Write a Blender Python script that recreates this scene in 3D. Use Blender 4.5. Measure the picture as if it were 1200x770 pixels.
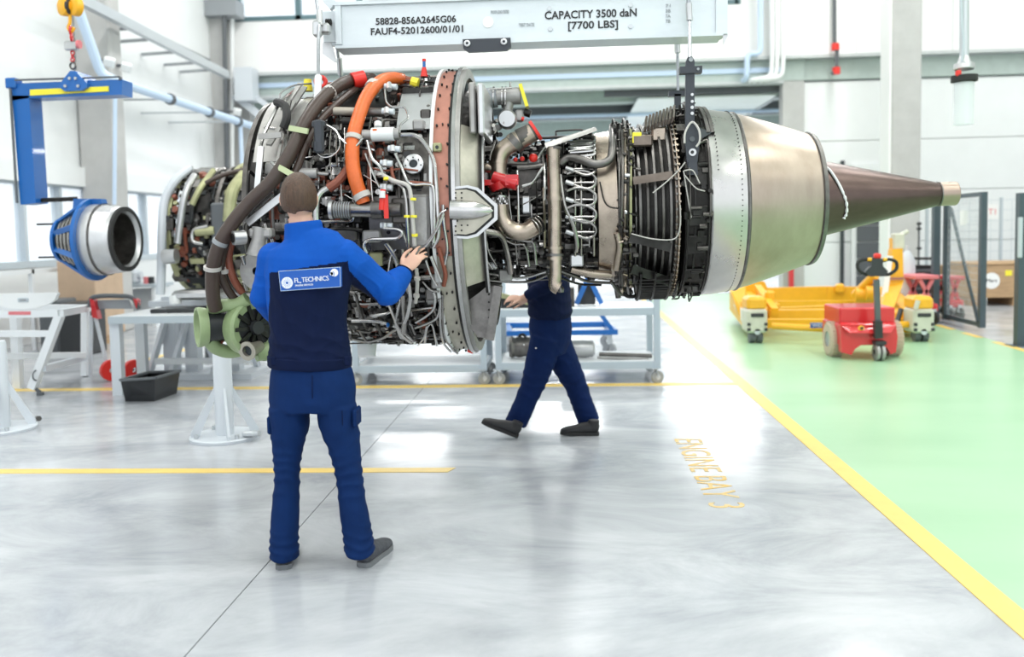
import bpy, math, random
import numpy as np
from mathutils import Vector, Matrix, Euler, noise
PI = math.pi
sc = bpy.context.scene
COL = sc.collection
for o in list(bpy.data.objects):
    bpy.data.objects.remove(o)

# ---------------------------------------------------------------- camera
FPX, CH = 1000.0, 1.55                       # focal length in pixels of a 1200 px wide frame, eye height
PITCH, ROLL = 0.065, 0.020
def _cam_matrix(yaw):
    # columns: right, up, back of the camera in the world
    f = Vector((-math.sin(yaw) * math.cos(PITCH), math.cos(yaw) * math.cos(PITCH), -math.sin(PITCH)))
    r = f.cross(Vector((0, 0, 1))).normalized()
    u = r.cross(f)
    c, s = math.cos(ROLL), math.sin(ROLL)
    r2 = r * c - u * s
    u2 = u * c + r * s
    return r2, u2, f
def _vp(yaw):
    r, u, f = _cam_matrix(yaw)
    return FPX * r.y / f.y, -FPX * u.y / f.y
yaw = 0.06
for _ in range(30):
    yaw += (60.0 - _vp(yaw)[0]) / FPX
CR, CU, CF = _cam_matrix(yaw)
PPY = 270.0 - _vp(yaw)[1]                    # picture height of the lens axis
CAM = Vector((0, 0, CH))
cd = bpy.data.cameras.new('camera')
cam = bpy.data.objects.new('camera', cd)
COL.objects.link(cam)
cam.matrix_world = Matrix(((CR.x, CU.x, -CF.x, 0), (CR.y, CU.y, -CF.y, 0), (CR.z, CU.z, -CF.z, CH), (0, 0, 0, 1)))
cd.sensor_width = 36.0
cd.lens = FPX * 36.0 / 1200.0
cd.shift_y = (PPY - 385.0) / 1200.0
cd.clip_end = 200
cd.dof.use_dof = True
cd.dof.focus_distance = 4.5
cd.dof.aperture_fstop = 1.5
sc.camera = cam

# ---------------------------------------------------------------- light and exposure
sc.view_settings.view_transform = 'Standard'
sc.view_settings.look = 'None'
sc.view_settings.gamma = 1.0
sc.view_settings.use_curve_mapping = False
sc.view_settings.exposure = 0.58
try:
    sc.cycles.use_denoising = True
    sc.cycles.max_bounces = 8
    sc.cycles.diffuse_bounces = 4
    sc.cycles.glossy_bounces = 4
    sc.cycles.transmission_bounces = 4
    sc.cycles.transparent_max_bounces = 12
    sc.cycles.caustics_reflective = False
    sc.cycles.caustics_refractive = False
    sc.cycles.sample_clamp_indirect = 6
except Exception:
    pass
w = bpy.data.worlds.new('overcast_sky'); sc.world = w
w.use_nodes = True
bg = w.node_tree.nodes['Background']
bg.inputs[0].default_value = (0.90, 0.95, 1.0, 1)
bg.inputs[1].default_value = 1.25
def area(loc, sx, sy, power, rot=(0, 0, 0), col=(1, 1, 1)):
    l = bpy.data.lights.new('hall_light', 'AREA'); l.shape = 'RECTANGLE'
    l.size, l.size_y, l.energy, l.color = sx, sy, power, col
    o = bpy.data.objects.new('hall_light', l); COL.objects.link(o)
    o.location = loc; o.rotation_euler = rot
    return o
HALL_LIGHTS = [(x, y) for y in (-2.5, 2.5, 7.5, 12.5, 17.0) for x in (-5.2, 0.4, 6.0, 11.0)]
for x, y in HALL_LIGHTS:
    area((x, y, 8.55), 0.5, 3.0, 105, col=(1, 0.99, 0.97))
for x in (-4.5, 0.0, 4.5):                    # lamps of the further hall
    area((x, 24.5, 4.35), 2.0, 1.0, 150)
    area((x, 30.5, 4.35), 2.0, 1.0, 150)

# ---------------------------------------------------------------- picture -> place
def ray(px, py):
    return CR * ((px - 600.0) / FPX) - CU * ((py - PPY) / FPX) + CF
def at(px, py, Y):
    d = ray(px, py); return CAM + d * (Y / d.y)
def fl(px, py, z=0.0):
    d = ray(px, py); return CAM + d * ((z - CH) / d.z)
def atx(px, py, X):
    d = ray(px, py); return CAM + d * (X / d.x)
def proj(p):
    v = Vector(p) - CAM; z = v.dot(CF)
    return 600 + FPX * v.dot(CR) / z, PPY - FPX * v.dot(CU) / z

# ---------------------------------------------------------------- materials
MATS = {}
def mat(name, col, rough=0.5, metal=0.0, var=0.0, vscale=6.0, bump=0.0, bscale=60.0, col2=None, stretch=None, emit=0, alpha=1, trans=0, coat=0, rvar=0.0, spots=None, spec=0.5):
    m = bpy.data.materials.new(name); m.use_nodes = True
    nt = m.node_tree; N = nt.nodes; L = nt.links
    b = N['Principled BSDF']
    c = tuple(col) + (1,)
    b.inputs['Base Color'].default_value = c
    b.inputs['Roughness'].default_value = rough
    b.inputs['Metallic'].default_value = metal
    b.inputs['Alpha'].default_value = alpha
    b.inputs['Specular IOR Level'].default_value = spec
    b.inputs['Transmission Weight'].default_value = trans
    b.inputs['Coat Weight'].default_value = coat
    if emit:
        b.inputs['Emission Color'].default_value = c
        b.inputs['Emission Strength'].default_value = emit
    if var or bump or rvar:
        tc = N.new('ShaderNodeTexCoord'); mp = N.new('ShaderNodeMapping')
        L.new(tc.outputs['Object'], mp.inputs['Vector'])
        if stretch: mp.inputs['Scale'].default_value = stretch
    if var or rvar:
        n = N.new('ShaderNodeTexNoise'); n.inputs['Scale'].default_value = vscale
        n.inputs['Detail'].default_value = 5; n.inputs['Roughness'].default_value = 0.62
        L.new(mp.outputs[0], n.inputs['Vector'])
    if var:
        r = N.new('ShaderNodeValToRGB')
        r.color_ramp.elements[0].position = 0.32; r.color_ramp.elements[1].position = 0.68
        d = col2 if col2 else tuple(x * (1 - var) for x in col)
        r.color_ramp.elements[0].color = tuple(d) + (1,)
        r.color_ramp.elements[1].color = c
        L.new(n.outputs['Fac'], r.inputs['Fac'])
        src = r.outputs[0]
        if spots:
            n3 = N.new('ShaderNodeTexNoise'); n3.inputs['Scale'].default_value = spots[0]; n3.inputs['Detail'].default_value = 3
            L.new(mp.outputs[0], n3.inputs['Vector'])
            r3 = N.new('ShaderNodeValToRGB'); r3.color_ramp.elements[0].position = spots[1]; r3.color_ramp.elements[1].position = spots[1] + 0.06
            L.new(n3.outputs['Fac'], r3.inputs['Fac'])
            mx = N.new('ShaderNodeMix'); mx.data_type = 'RGBA'
            L.new(r3.outputs[0], mx.inputs[0]); L.new(src, mx.inputs[6]); mx.inputs[7].default_value = tuple(spots[2]) + (1,)
            src = mx.outputs[2]
        L.new(src, b.inputs['Base Color'])
    if rvar:
        mr = N.new('ShaderNodeMapRange')
        mr.inputs['To Min'].default_value = max(0.02, rough - rvar); mr.inputs['To Max'].default_value = rough + rvar
        mr.inputs['From Min'].default_value = 0.3; mr.inputs['From Max'].default_value = 0.7
        L.new(n.outputs['Fac'], mr.inputs['Value']); L.new(mr.outputs[0], b.inputs['Roughness'])
    if bump:
        n2 = N.new('ShaderNodeTexNoise'); n2.inputs['Scale'].default_value = bscale; n2.inputs['Detail'].default_value = 4
        L.new(mp.outputs[0], n2.inputs['Vector'])
        bp = N.new('ShaderNodeBump'); bp.inputs['Strength'].default_value = bump; bp.inputs['Distance'].default_value = 0.01
        L.new(n2.outputs['Fac'], bp.inputs['Height']); L.new(bp.outputs[0], b.inputs['Normal'])
    MATS[name] = m
    return m

# ---------------------------------------------------------------- mesh collector
def frame_of(d):
    d = Vector(d).normalized()
    a = Vector((0, 0, 1)) if abs(d.z) < 0.9 else Vector((1, 0, 0))
    u = d.cross(a).normalized(); v = d.cross(u).normalized()
    return u, v, d
def catmull(pts, k=6):
    pts = [Vector(p) for p in pts]
    if len(pts) < 3: return pts
    P = [pts[0] * 2 - pts[1]] + pts + [pts[-1] * 2 - pts[-2]]
    out = []
    for i in range(1, len(P) - 2):
        p0, p1, p2, p3 = P[i - 1:i + 3]
        for j in range(k):
            t = j / k
            out.append(0.5 * ((2 * p1) + (p2 - p0) * t + (2 * p0 - 5 * p1 + 4 * p2 - p3) * t * t + (3 * p1 - p0 - 3 * p2 + p3) * t ** 3))
    out.append(pts[-1])
    return out
def rounded(pts, r=0.03, k=4):
    pts = [Vector(p) for p in pts]
    out = [pts[0]]
    for i in range(1, len(pts) - 1):
        a, b, c = pts[i - 1], pts[i], pts[i + 1]
        da, dc = (a - b), (c - b)
        q = min(r, da.length * 0.45, dc.length * 0.45)
        if q < 1e-5: out.append(b); continue
        s, e = b + da.normalized() * q, b + dc.normalized() * q
        for j in range(k + 1):
            t = j / k
            out.append(s * (1 - t) ** 2 + b * 2 * t * (1 - t) + e * t * t)
    out.append(pts[-1])
    return out
class MB:
    def __init__(s): s.v = []; s.f = []; s.m = []; s.mi = 0
    def add(s, vs, fs, mi=None):
        o = len(s.v); s.v += [tuple(v) for v in vs]
        s.f += [tuple(i + o for i in f) for f in fs]
        s.m += [s.mi if mi is None else mi] * len(fs)
    def box(s, c, d, R=None, mi=None, taper=1.0):
        c = Vector(c); x, y, z = d[0] / 2, d[1] / 2, d[2] / 2
        vs = []
        for sz in (-1, 1):
            t = taper if sz > 0 else 1
            for sx, sy in ((-1, -1), (1, -1), (1, 1), (-1, 1)):
                p = Vector((sx * x * t, sy * y * t, sz * z))
                vs.append(c + (R @ p if R else p))
        s.add(vs, [(0, 3, 2, 1), (4, 5, 6, 7), (0, 1, 5, 4), (1, 2, 6, 5), (2, 3, 7, 6), (3, 0, 4, 7)], mi)
    def bx(s, x0, x1, y0, y1, z0, z1, mi=None):
        s.box(((x0 + x1) / 2, (y0 + y1) / 2, (z0 + z1) / 2), (abs(x1 - x0), abs(y1 - y0), abs(z1 - z0)), None, mi)
    def rbox(s, c, d, b=0.01, R=None, mi=None):
        # box with chamfered edges
        c = Vector(c); h = [q / 2 for q in d]; b = min(b, min(h) * 0.8)
        vs = []; idx = {}
        for sx in (-1, 1):
            for sy in (-1, 1):
                for sz in (-1, 1):
                    for ax in range(3):
                        p = [sx * h[0], sy * h[1], sz * h[2]]
                        for k, sg in ((0, sx), (1, sy), (2, sz)):
                            if k != ax: p[k] -= sg * b
                        idx[(sx, sy, sz, ax)] = len(vs)
                        q = Vector(p); vs.append(c + (R @ q if R else q))
        fs = []
        def quad(ks):
            pts = [Vector(vs[k]) - c for k in ks]
            n = (pts[1] - pts[0]).cross(pts[2] - pts[0]); m = sum(pts, Vector()) / len(pts)
            fs.append(tuple(ks) if n.dot(m) > 0 else tuple(reversed(ks)))
        for ax in range(3):
            o = [k for k in range(3) if k != ax]
            for sg in (-1, 1):
                ks = []
                for a, b2 in ((-1, -1), (1, -1), (1, 1), (-1, 1)):
                    k = [0, 0, 0]; k[ax] = sg; k[o[0]] = a; k[o[1]] = b2
                    ks.append(idx[(k[0], k[1], k[2], ax)])
                quad(ks)
            for a in (-1, 1):
                for b2 in (-1, 1):
                    k0 = [0, 0, 0]; k0[ax] = -1; k0[o[0]] = a; k0[o[1]] = b2
                    k1 = list(k0); k1[ax] = 1
                    quad([idx[(*k0, o[0])], idx[(*k1, o[0])], idx[(*k1, o[1])], idx[(*k0, o[1])]])
        for sx in (-1, 1):
            for sy in (-1, 1):
                for sz in (-1, 1):
                    quad([idx[(sx, sy, sz, a)] for a in range(3)])
        s.add(vs, fs, mi)
    def bar(s, a, b, w, h=None, up=(0, 0, 1), mi=None):
        a, b = Vector(a), Vector(b); h = h or w
        d = (b - a); L = d.length; d.normalize()
        u = Vector(up)
        if abs(u.dot(d)) > 0.98: u = Vector((0, 1, 0)) if abs(d.y) < 0.9 else Vector((1, 0, 0))
        x = d.cross(u).normalized(); z = x.cross(d).normalized()
        R = Matrix((x, d, z)).transposed()
        s.box((a + b) / 2, (w, L, h), R, mi)
    def ring(s, c, u, v, ra, rb, n):
        return [c + u * (ra * math.cos(2 * PI * i / n)) + v * (rb * math.sin(2 * PI * i / n)) for i in range(n)]
    def tube(s, pts, r, n=8, cap=True, mi=None, rb=None, up=None):
        # r: number or list; rb: second radius list for an oval section (needs up)
        pts = [Vector(p) for p in pts]; k = len(pts)
        if k < 2: return
        rs = r if isinstance(r, (list, tuple)) else [r] * k
        rbs = rb if isinstance(rb, (list, tuple)) else ([rb] * k if rb else rs)
        tang = []
        for i in range(k):
            a = pts[max(0, i - 1)]; b = pts[min(k - 1, i + 1)]
            t = b - a
            tang.append(t.normalized() if t.length > 1e-9 else Vector((0, 0, 1)))
        if up is not None:
            u = Vector(up); u = (u - tang[0] * u.dot(tang[0])).normalized()
        else:
            u, _, _ = frame_of(tang[0])
        vs = []
        for i in range(k):
            t = tang[i]
            if up is not None: u = Vector(up)
            u = u - t * u.dot(t)
            if u.length < 1e-6: u = frame_of(t)[0]
            u.normalize(); v = t.cross(u)
            vs += s.ring(pts[i], u, v, rs[i], rbs[i], n)
        fs = []
        for i in range(k - 1):
            for j in range(n):
                a = i * n + j; b = i * n + (j + 1) % n
                fs.append((a, b, b + n, a + n))
        if cap:
            fs.append(tuple(reversed(range(n)))); fs.append(tuple((k - 1) * n + j for j in range(n)))
        s.add(vs, fs, mi)
    def cyl(s, a, b, r0, r1=None, n=16, cap=True, mi=None):
        s.tube([a, b], [r0, r0 if r1 is None else r1], n, cap, mi)
    def lathe(s, prof, o=(0, 0, 0), ax=(1, 0, 0), n=48, a0=0.0, a1=2 * PI, mi=None, ref=None):
        # prof: (distance along ax, radius); the angle runs from ref (default: towards the viewer, -Y) round to +Z
        ax = Vector(ax).normalized(); o = Vector(o)
        u = Vector(ref) if ref else Vector((0, -1, 0))
        u = u - ax * u.dot(ax)
        if u.length < 1e-4: u = Vector((1, 0, 0)) - ax * ax.x
        u.normalize(); v = ax.cross(u)
        if v.z < 0 and ref is None and abs(ax.z) < 0.9: v = -v
        full = abs(a1 - a0 - 2 * PI) < 1e-6
        m = n if full else n + 1
        vs = []
        for x, r in prof:
            for i in range(m):
                t = a0 + (a1 - a0) * i / n
                vs.append(o + ax * x + u * (r * math.cos(t)) + v * (r * math.sin(t)))
        fs = []
        for k in range(len(prof) - 1):
            for i in range(n if full else n):
                a = k * m + i; b = k * m + (i + 1) % m
                fs.append((a, a + m, b + m, b))
        s.add(vs, fs, mi)
    def sphere(s, c, r, n=12, sc=(1, 1, 1), mi=None, R=None):
        c = Vector(c); vs = []; rings = n // 2
        for i in range(rings + 1):
            t = PI * i / rings
            for j in range(n):
                p = Vector((r * sc[0] * math.sin(t) * math.cos(2 * PI * j / n), r * sc[1] * math.sin(t) * math.sin(2 * PI * j / n), r * sc[2] * math.cos(t)))
                vs.append(c + (R @ p if R else p))
        fs = []
        for i in range(rings):
            for j in range(n):
                a = i * n + j; b = i * n + (j + 1) % n
                fs.append((a, a + n, b + n, b))
        s.add(vs, fs, mi)
    def prism(s, poly, ext, mi=None):
        # poly: 3D points in a plane; ext: extrusion vector
        poly = [Vector(p) for p in poly]; e = Vector(ext); n = len(poly)
        nrm = Vector((0, 0, 0))
        for i in range(n):
            nrm += poly[i].cross(poly[(i + 1) % n])
        if nrm.dot(e) < 0: poly = list(reversed(poly))
        vs = poly + [p + e for p in poly]
        fs = [tuple(reversed(range(n))), tuple(range(n, 2 * n))]
        for i in range(n):
            j = (i + 1) % n
            fs.append((i, j, j + n, i + n))
        s.add(vs, fs, mi)
    def torus(s, c, ax, R, r, n=24, k=8, mi=None, a0=0, a1=2 * PI):
        u, v, d = frame_of(ax); c = Vector(c)
        full = abs(a1 - a0 - 2 * PI) < 1e-6
        pts = [c + u * R * math.cos(a0 + (a1 - a0) * i / n) + v * R * math.sin(a0 + (a1 - a0) * i / n) for i in range(n + 1)]
        vs = []
        m = n if full else n + 1
        for i in range(m):
            t = a0 + (a1 - a0) * i / n
            e = u * math.cos(t) + v * math.sin(t)
            for j in range(k):
                q = 2 * PI * j / k
                vs.append(c + e * (R + r * math.cos(q)) + d * (r * math.sin(q)))
        fs = []
        for i in range(n):
            for j in range(k):
                a = i * k + j; b = i * k + (j + 1) % k
                c2 = ((i + 1) % m) * k + (j + 1) % k; d2 = ((i + 1) % m) * k + j
                fs.append((a, b, c2, d2))
        s.add(vs, fs, mi)
    def obj(s, name, mats, parent=None, smooth=True, ang=35, label=None, kind=None):
        ms = mats if isinstance(mats, (list, tuple)) else [mats]
        me = bpy.data.meshes.new(name)
        off = parent_origin(parent) if parent is not None else None
        V = np.array(s.v, dtype=float)
        if off is None:
            lo, hi = V.min(0), V.max(0)
            off = Vector(((lo[0] + hi[0]) / 2, (lo[1] + hi[1]) / 2, lo[2]))
            loc = off
        else:
            loc = Vector((0, 0, 0))
        V = V - np.array(off)
        me.from_pydata(V.tolist(), [], s.f)
        for m in ms: me.materials.append(MATS[m] if isinstance(m, str) else m)
        if any(s.m): me.polygons.foreach_set('material_index', s.m)
        if smooth:
            me.polygons.foreach_set('use_smooth', [True] * len(me.polygons))
            me.update()
            me.set_sharp_from_angle(angle=math.radians(ang))
        me.update()
        o = bpy.data.objects.new(name, me); COL.objects.link(o)
        o.location = loc
        if parent is not None: o.parent = parent
        if label: o['label'] = label
        if kind: o['kind'] = kind
        return o
def parent_origin(p):
    v = Vector((0, 0, 0))
    while p is not None:
        v += p.location; p = p.parent
    return v
def tag(o, label, cat, group=None, kind=None):
    o['label'] = label; o['category'] = cat
    if group: o['group'] = group
    if kind: o['kind'] = kind
    return o
def thing(name, loc, label, cat, group=None, kind=None):
    o = bpy.data.objects.new(name, None); COL.objects.link(o); o.location = loc
    o.empty_display_size = 0.1
    return tag(o, label, cat, group, kind)
def struct(o): o['kind'] = 'structure'; return o
def copy_tree(o, parent=None):
    c = o.copy(); COL.objects.link(c); c.parent = parent
    for ch in list(o.children): copy_tree(ch, c)
    return c
def lettering(text, size, org, xdir, ydir, matname, parent, depth=0.002, name='lettering', stretch=1.0, spacing=1.0, align='LEFT', bold=0.0):
    cu = bpy.data.curves.new('lettering', 'FONT'); cu.body = text; cu.size = size; cu.extrude = depth / 2; cu.offset = size * bold
    cu.space_character = spacing; cu.align_x = align; cu.resolution_u = 3
    o = bpy.data.objects.new('lettering_curve', cu); COL.objects.link(o)
    dg = bpy.context.evaluated_depsgraph_get()
    me = bpy.data.meshes.new_from_object(o.evaluated_get(dg))
    bpy.data.objects.remove(o)
    x = Vector(xdir).normalized() * stretch; y = Vector(ydir).normalized(); z = x.normalized().cross(y)
    off = parent_origin(parent) if parent else Vector((0, 0, 0))
    org = Vector(org)
    me.transform(Matrix(((x.x, y.x, z.x, org.x - off.x), (x.y, y.y, z.y, org.y - off.y), (x.z, y.z, z.z, org.z - off.z), (0, 0, 0, 1))))
    me.materials.clear(); me.materials.append(MATS[matname])
    q = bpy.data.objects.new(name, me); COL.objects.link(q)
    if parent: q.parent = parent
    return q

# ---------------------------------------------------------------- material list
mat('white_paint', (0.80, 0.82, 0.82), 0.45)
mat('panel_white', (0.80, 0.82, 0.82), 0.35, var=0.04, vscale=1.5)
mat('upper_white', (0.84, 0.84, 0.83), 0.5)
mat('seam_grey', (0.42, 0.45, 0.45), 0.6)
mat('pale_green_steel', (0.47, 0.55, 0.52), 0.5, var=0.1)
mat('steel_beam', (0.55, 0.58, 0.58), 0.45, var=0.1)
mat('concrete_column', (0.52, 0.52, 0.51), 0.8, var=0.12, vscale=3)
mat('glass_frame', (0.10, 0.17, 0.19), 0.4)
mat('grey_frame', (0.50, 0.56, 0.60), 0.4)
mat('galvanised', (0.55, 0.58, 0.60), 0.4, 0.6)
mat('blue_pipe', (0.30, 0.50, 0.80), 0.4)
mat('rack_grey', (0.42, 0.49, 0.55), 0.4)
mat('pale_blue_pipe', (0.55, 0.68, 0.85), 0.4)
mat('dark_void', (0.03, 0.04, 0.045), 0.6)
mat('black_plastic', (0.025, 0.027, 0.03), 0.45)
mat('black_rubber', (0.02, 0.02, 0.02), 0.75)
mat('dark_grey', (0.10, 0.11, 0.12), 0.5)
mat('red_paint', (0.62, 0.02, 0.025), 0.3, coat=0.4)
mat('red_plastic', (0.75, 0.03, 0.02), 0.4)
mat('pink_red', (0.70, 0.20, 0.22), 0.5)
mat('yellow_paint', (0.90, 0.45, 0.02), 0.4, var=0.12, vscale=5)
mat('yellow_hoist', (0.90, 0.45, 0.02), 0.35)
mat('yellow_tape', (0.90, 0.78, 0.05), 0.5)
mat('blue_paint', (0.006, 0.12, 0.42), 0.35, coat=0.3)
mat('light_grey_paint', (0.60, 0.64, 0.68), 0.4)
mat('bench_white', (0.75, 0.78, 0.80), 0.4)
mat('bench_edge', (0.42, 0.48, 0.52), 0.4)
mat('mid_grey', (0.30, 0.32, 0.34), 0.5)
mat('wood_crate', (0.52, 0.34, 0.19), 0.7, var=0.25, vscale=4, stretch=(1, 1, 6))
mat('cardboard', (0.55, 0.40, 0.28), 0.8, var=0.1)
mat('tan_tyre', (0.52, 0.42, 0.32), 0.8)
mat('cream_cover', (0.62, 0.62, 0.52), 0.45, var=0.15)
mat('clear_plastic', (0.85, 0.88, 0.90), 0.25, alpha=0.45)
mat('paper', (0.85, 0.85, 0.84), 0.7)
mat('black_ink', (0.02, 0.02, 0.022), 0.6)
mat('faint_ink', (0.35, 0.38, 0.40), 0.6)
mat('white_ink', (0.85, 0.87, 0.9), 0.6)
mat('floor_yellow', (0.85, 0.60, 0.15), 0.35, var=0.08, vscale=9)
mat('floor_yellow_worn', (0.80, 0.50, 0.10), 0.6, var=0.25, vscale=14, col2=(0.66, 0.56, 0.34))
mat('outside_white', (0.9, 0.92, 0.95), 0.9)
mat('galv_beam', (0.66, 0.71, 0.74), 0.38, 0.25, var=0.1, vscale=3, stretch=(1, 1, 3))
# engine metals
mat('case_dark', (0.028, 0.026, 0.024), 0.42, 0.75, var=0.6, vscale=9, bump=0.35, bscale=30)
mat('case_mid', (0.15, 0.14, 0.13), 0.38, 0.8, var=0.55, vscale=8, bump=0.25, bscale=30)
mat('steel_pipe', (0.38, 0.365, 0.35), 0.27, 0.95, var=0.25, vscale=12)
mat('bright_steel', (0.56, 0.55, 0.54), 0.25, 0.95, var=0.15, vscale=12)
mat('dull_steel', (0.21, 0.20, 0.19), 0.4, 0.9, var=0.4, vscale=14)
mat('dark_steel', (0.045, 0.043, 0.041), 0.4, 0.8, var=0.5, vscale=12)
mat('burnt_steel', (0.50, 0.42, 0.34), 0.3, 0.95, var=0.4, vscale=7, rvar=0.08)
mat('cast_alloy', (0.42, 0.41, 0.40), 0.5, 0.55, var=0.25, vscale=14, bump=0.2, bscale=60)
mat('grey_plate', (0.42, 0.41, 0.39), 0.42, 0.6, var=0.25, vscale=10)
mat('aluminium', (0.60, 0.605, 0.61), 0.35, 0.8, var=0.1, vscale=10)
mat('beige_case', (0.52, 0.49, 0.41), 0.42, 0.45, var=0.3, vscale=7)
mat('rose_band', (0.46, 0.20, 0.145), 0.45, 0.25, var=0.25, vscale=9)
mat('white_part', (0.75, 0.76, 0.76), 0.35)
mat('orange_hose', (0.78, 0.15, 0.025), 0.42, bump=0.25, bscale=70, var=0.25, vscale=10)
mat('brown_hose', (0.060, 0.038, 0.030), 0.42, bump=0.2, bscale=80, var=0.2)
mat('rust_hose', (0.24, 0.07, 0.04), 0.5, bump=0.3, bscale=70)
mat('clamp_white', (0.50, 0.48, 0.45), 0.5)
mat('green_strap', (0.50, 0.56, 0.33), 0.6)
mat('green_duct', (0.33, 0.43, 0.22), 0.45, var=0.2, vscale=8)
mat('tan_tube', (0.42, 0.38, 0.32), 0.45, 0.3)
mat('turbine_brown', (0.22, 0.18, 0.15), 0.38, 0.85, var=0.4, vscale=8)
mat('sling_black', (0.045, 0.05, 0.06), 0.42, 0.3)
mat('wire_rope', (0.45, 0.47, 0.50), 0.35, 0.8, var=0.3, vscale=90)
mat('gold_green', (0.50, 0.50, 0.28), 0.4, 0.4, var=0.3)
mat('skin', (0.70, 0.42, 0.31), 0.5, var=0.08, vscale=20)
mat('hair_brown', (0.10, 0.052, 0.030), 0.5, var=0.5, vscale=14, stretch=(9, 9, 1), bump=0.6, bscale=24)
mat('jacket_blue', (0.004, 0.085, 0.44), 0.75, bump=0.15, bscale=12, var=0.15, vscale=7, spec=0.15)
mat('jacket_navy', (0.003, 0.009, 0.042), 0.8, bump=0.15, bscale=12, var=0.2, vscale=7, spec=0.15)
mat('trouser_blue', (0.003, 0.022, 0.100), 0.8, bump=0.5, bscale=7, var=0.2, vscale=6, spec=0.15)
mat('trouser_navy', (0.003, 0.016, 0.080), 0.8, bump=0.2, bscale=9, var=0.2, vscale=6, spec=0.15)
mat('patch_blue', (0.006, 0.09, 0.42), 0.6)
mat('shoe_grey', (0.08, 0.085, 0.10), 0.7, var=0.4, vscale=60)
mat('shoe_sole', (0.16, 0.17, 0.18), 0.7)
mat('shoe_black', (0.018, 0.018, 0.02), 0.6)
mat('nozzle_metal', (0.46, 0.385, 0.32), 0.36, 0.9, var=0.22, vscale=5, stretch=(1, 1, 0.4), rvar=0.07, col2=(0.34, 0.275, 0.22))
mat('nozzle_skin', (0.56, 0.545, 0.53), 0.30, 0.9, var=0.15, vscale=5, rvar=0.05)
mat('tip_metal', (0.36, 0.28, 0.23), 0.35, 0.9)
mat('plug_metal', (0.125, 0.088, 0.078), 0.33, 0.9, var=0.25, vscale=4, stretch=(1, 3, 3))
# ================================================================ THE SETTING
# concrete floor: slab parts divided by saw-cut joints
m = bpy.data.materials.new('polished_concrete'); m.use_nodes = True
nt = m.node_tree; N = nt.nodes; L = nt.links; b = N['Principled BSDF']
tc = N.new('ShaderNodeTexCoord'); mp = N.new('ShaderNodeMapping'); mp.inputs['Scale'].default_value = (0.8, 1.5, 1)
L.new(tc.outputs['Object'], mp.inputs['Vector'])
n1 = N.new('ShaderNodeTexNoise'); n1.inputs['Scale'].default_value = 1.1; n1.inputs['Detail'].default_value = 8; n1.inputs['Roughness'].default_value = 0.68; n1.inputs['Distortion'].default_value = 0.6
L.new(mp.outputs[0], n1.inputs['Vector'])
r1 = N.new('ShaderNodeValToRGB'); e = r1.color_ramp.elements
e[0].position = 0.30; e[0].color = (0.30, 0.32, 0.35, 1); e[1].position = 0.66; e[1].color = (0.56, 0.575, 0.60, 1)
L.new(n1.outputs['Fac'], r1.inputs['Fac']); L.new(r1.outputs[0], b.inputs['Base Color'])
n2 = N.new('ShaderNodeTexNoise'); n2.inputs['Scale'].default_value = 2.5; n2.inputs['Detail'].default_value = 6
L.new(mp.outputs[0], n2.inputs['Vector'])
mr = N.new('ShaderNodeMapRange'); mr.inputs['From Min'].default_value = 0.3; mr.inputs['From Max'].default_value = 0.7
mr.inputs['To Min'].default_value = 0.12; mr.inputs['To Max'].default_value = 0.26
L.new(n2.outputs['Fac'], mr.inputs['Value']); L.new(mr.outputs[0], b.inputs['Roughness'])
b.inputs['Specular IOR Level'].default_value = 0.55
MATS['polished_concrete'] = m
m = bpy.data.materials.new('green_floor_coating'); m.use_nodes = True
nt = m.node_tree; N = nt.nodes; L = nt.links; b = N['Principled BSDF']
tc = N.new('ShaderNodeTexCoord'); mp = N.new('ShaderNodeMapping'); mp.inputs['Scale'].default_value = (0.5, 1.6, 1)
L.new(tc.outputs['Object'], mp.inputs['Vector'])
n1 = N.new('ShaderNodeTexNoise'); n1.inputs['Scale'].default_value = 0.9; n1.inputs['Detail'].default_value = 5
L.new(mp.outputs[0], n1.inputs['Vector'])
r1 = N.new('ShaderNodeValToRGB'); e = r1.color_ramp.elements
e[0].position = 0.3; e[0].color = (0.31, 0.53, 0.32, 1); e[1].position = 0.7; e[1].color = (0.38, 0.60, 0.38, 1)
L.new(n1.outputs['Fac'], r1.inputs['Fac']); L.new(r1.outputs[0], b.inputs['Base Color'])
b.inputs['Roughness'].default_value = 0.3
MATS['green_floor_coating'] = m

XL = 660.0
fr = thing('floor', (0, 10, 0), '', 'floor'); del fr['label']; del fr['category']; struct(fr)
ja, jb = fl(215.3, 770), fl(473.8, 479.9)      # the saw cut in view
jx = (ja.x + jb.x) / 2
jxs = [-20, jx - 6, jx, jx + 6, 20]
jys = [-9, 2.2, 8.9, 15.6, 20.15, 35]
for i in range(4):
    for j in range(5):
        mb = MB(); g = 0.006
        mb.bx(jxs[i] + g / 2, jxs[i + 1] - g / 2, jys[j] + g / 2, jys[j + 1] - g / 2, -0.12, 0.0)
        mb.obj('slab', 'polished_concrete', fr, smooth=False)
mb = MB(); mb.bx(-20, 20, -9, 35, -0.16, -0.03); mb.obj('joint_filler', 'mid_grey', fr, smooth=False)
# green lane and yellow lines
ga, gb = fl(856.5, 445.2), fl(1200, 748.3)      # outer (grey side) edge of the long yellow line
gx = (ga.x + gb.x) / 2
lw = 0.125
mb = MB(); mb.bx(gx + lw, 12.6, -6, 20.1, 0.0, 0.003)
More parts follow.
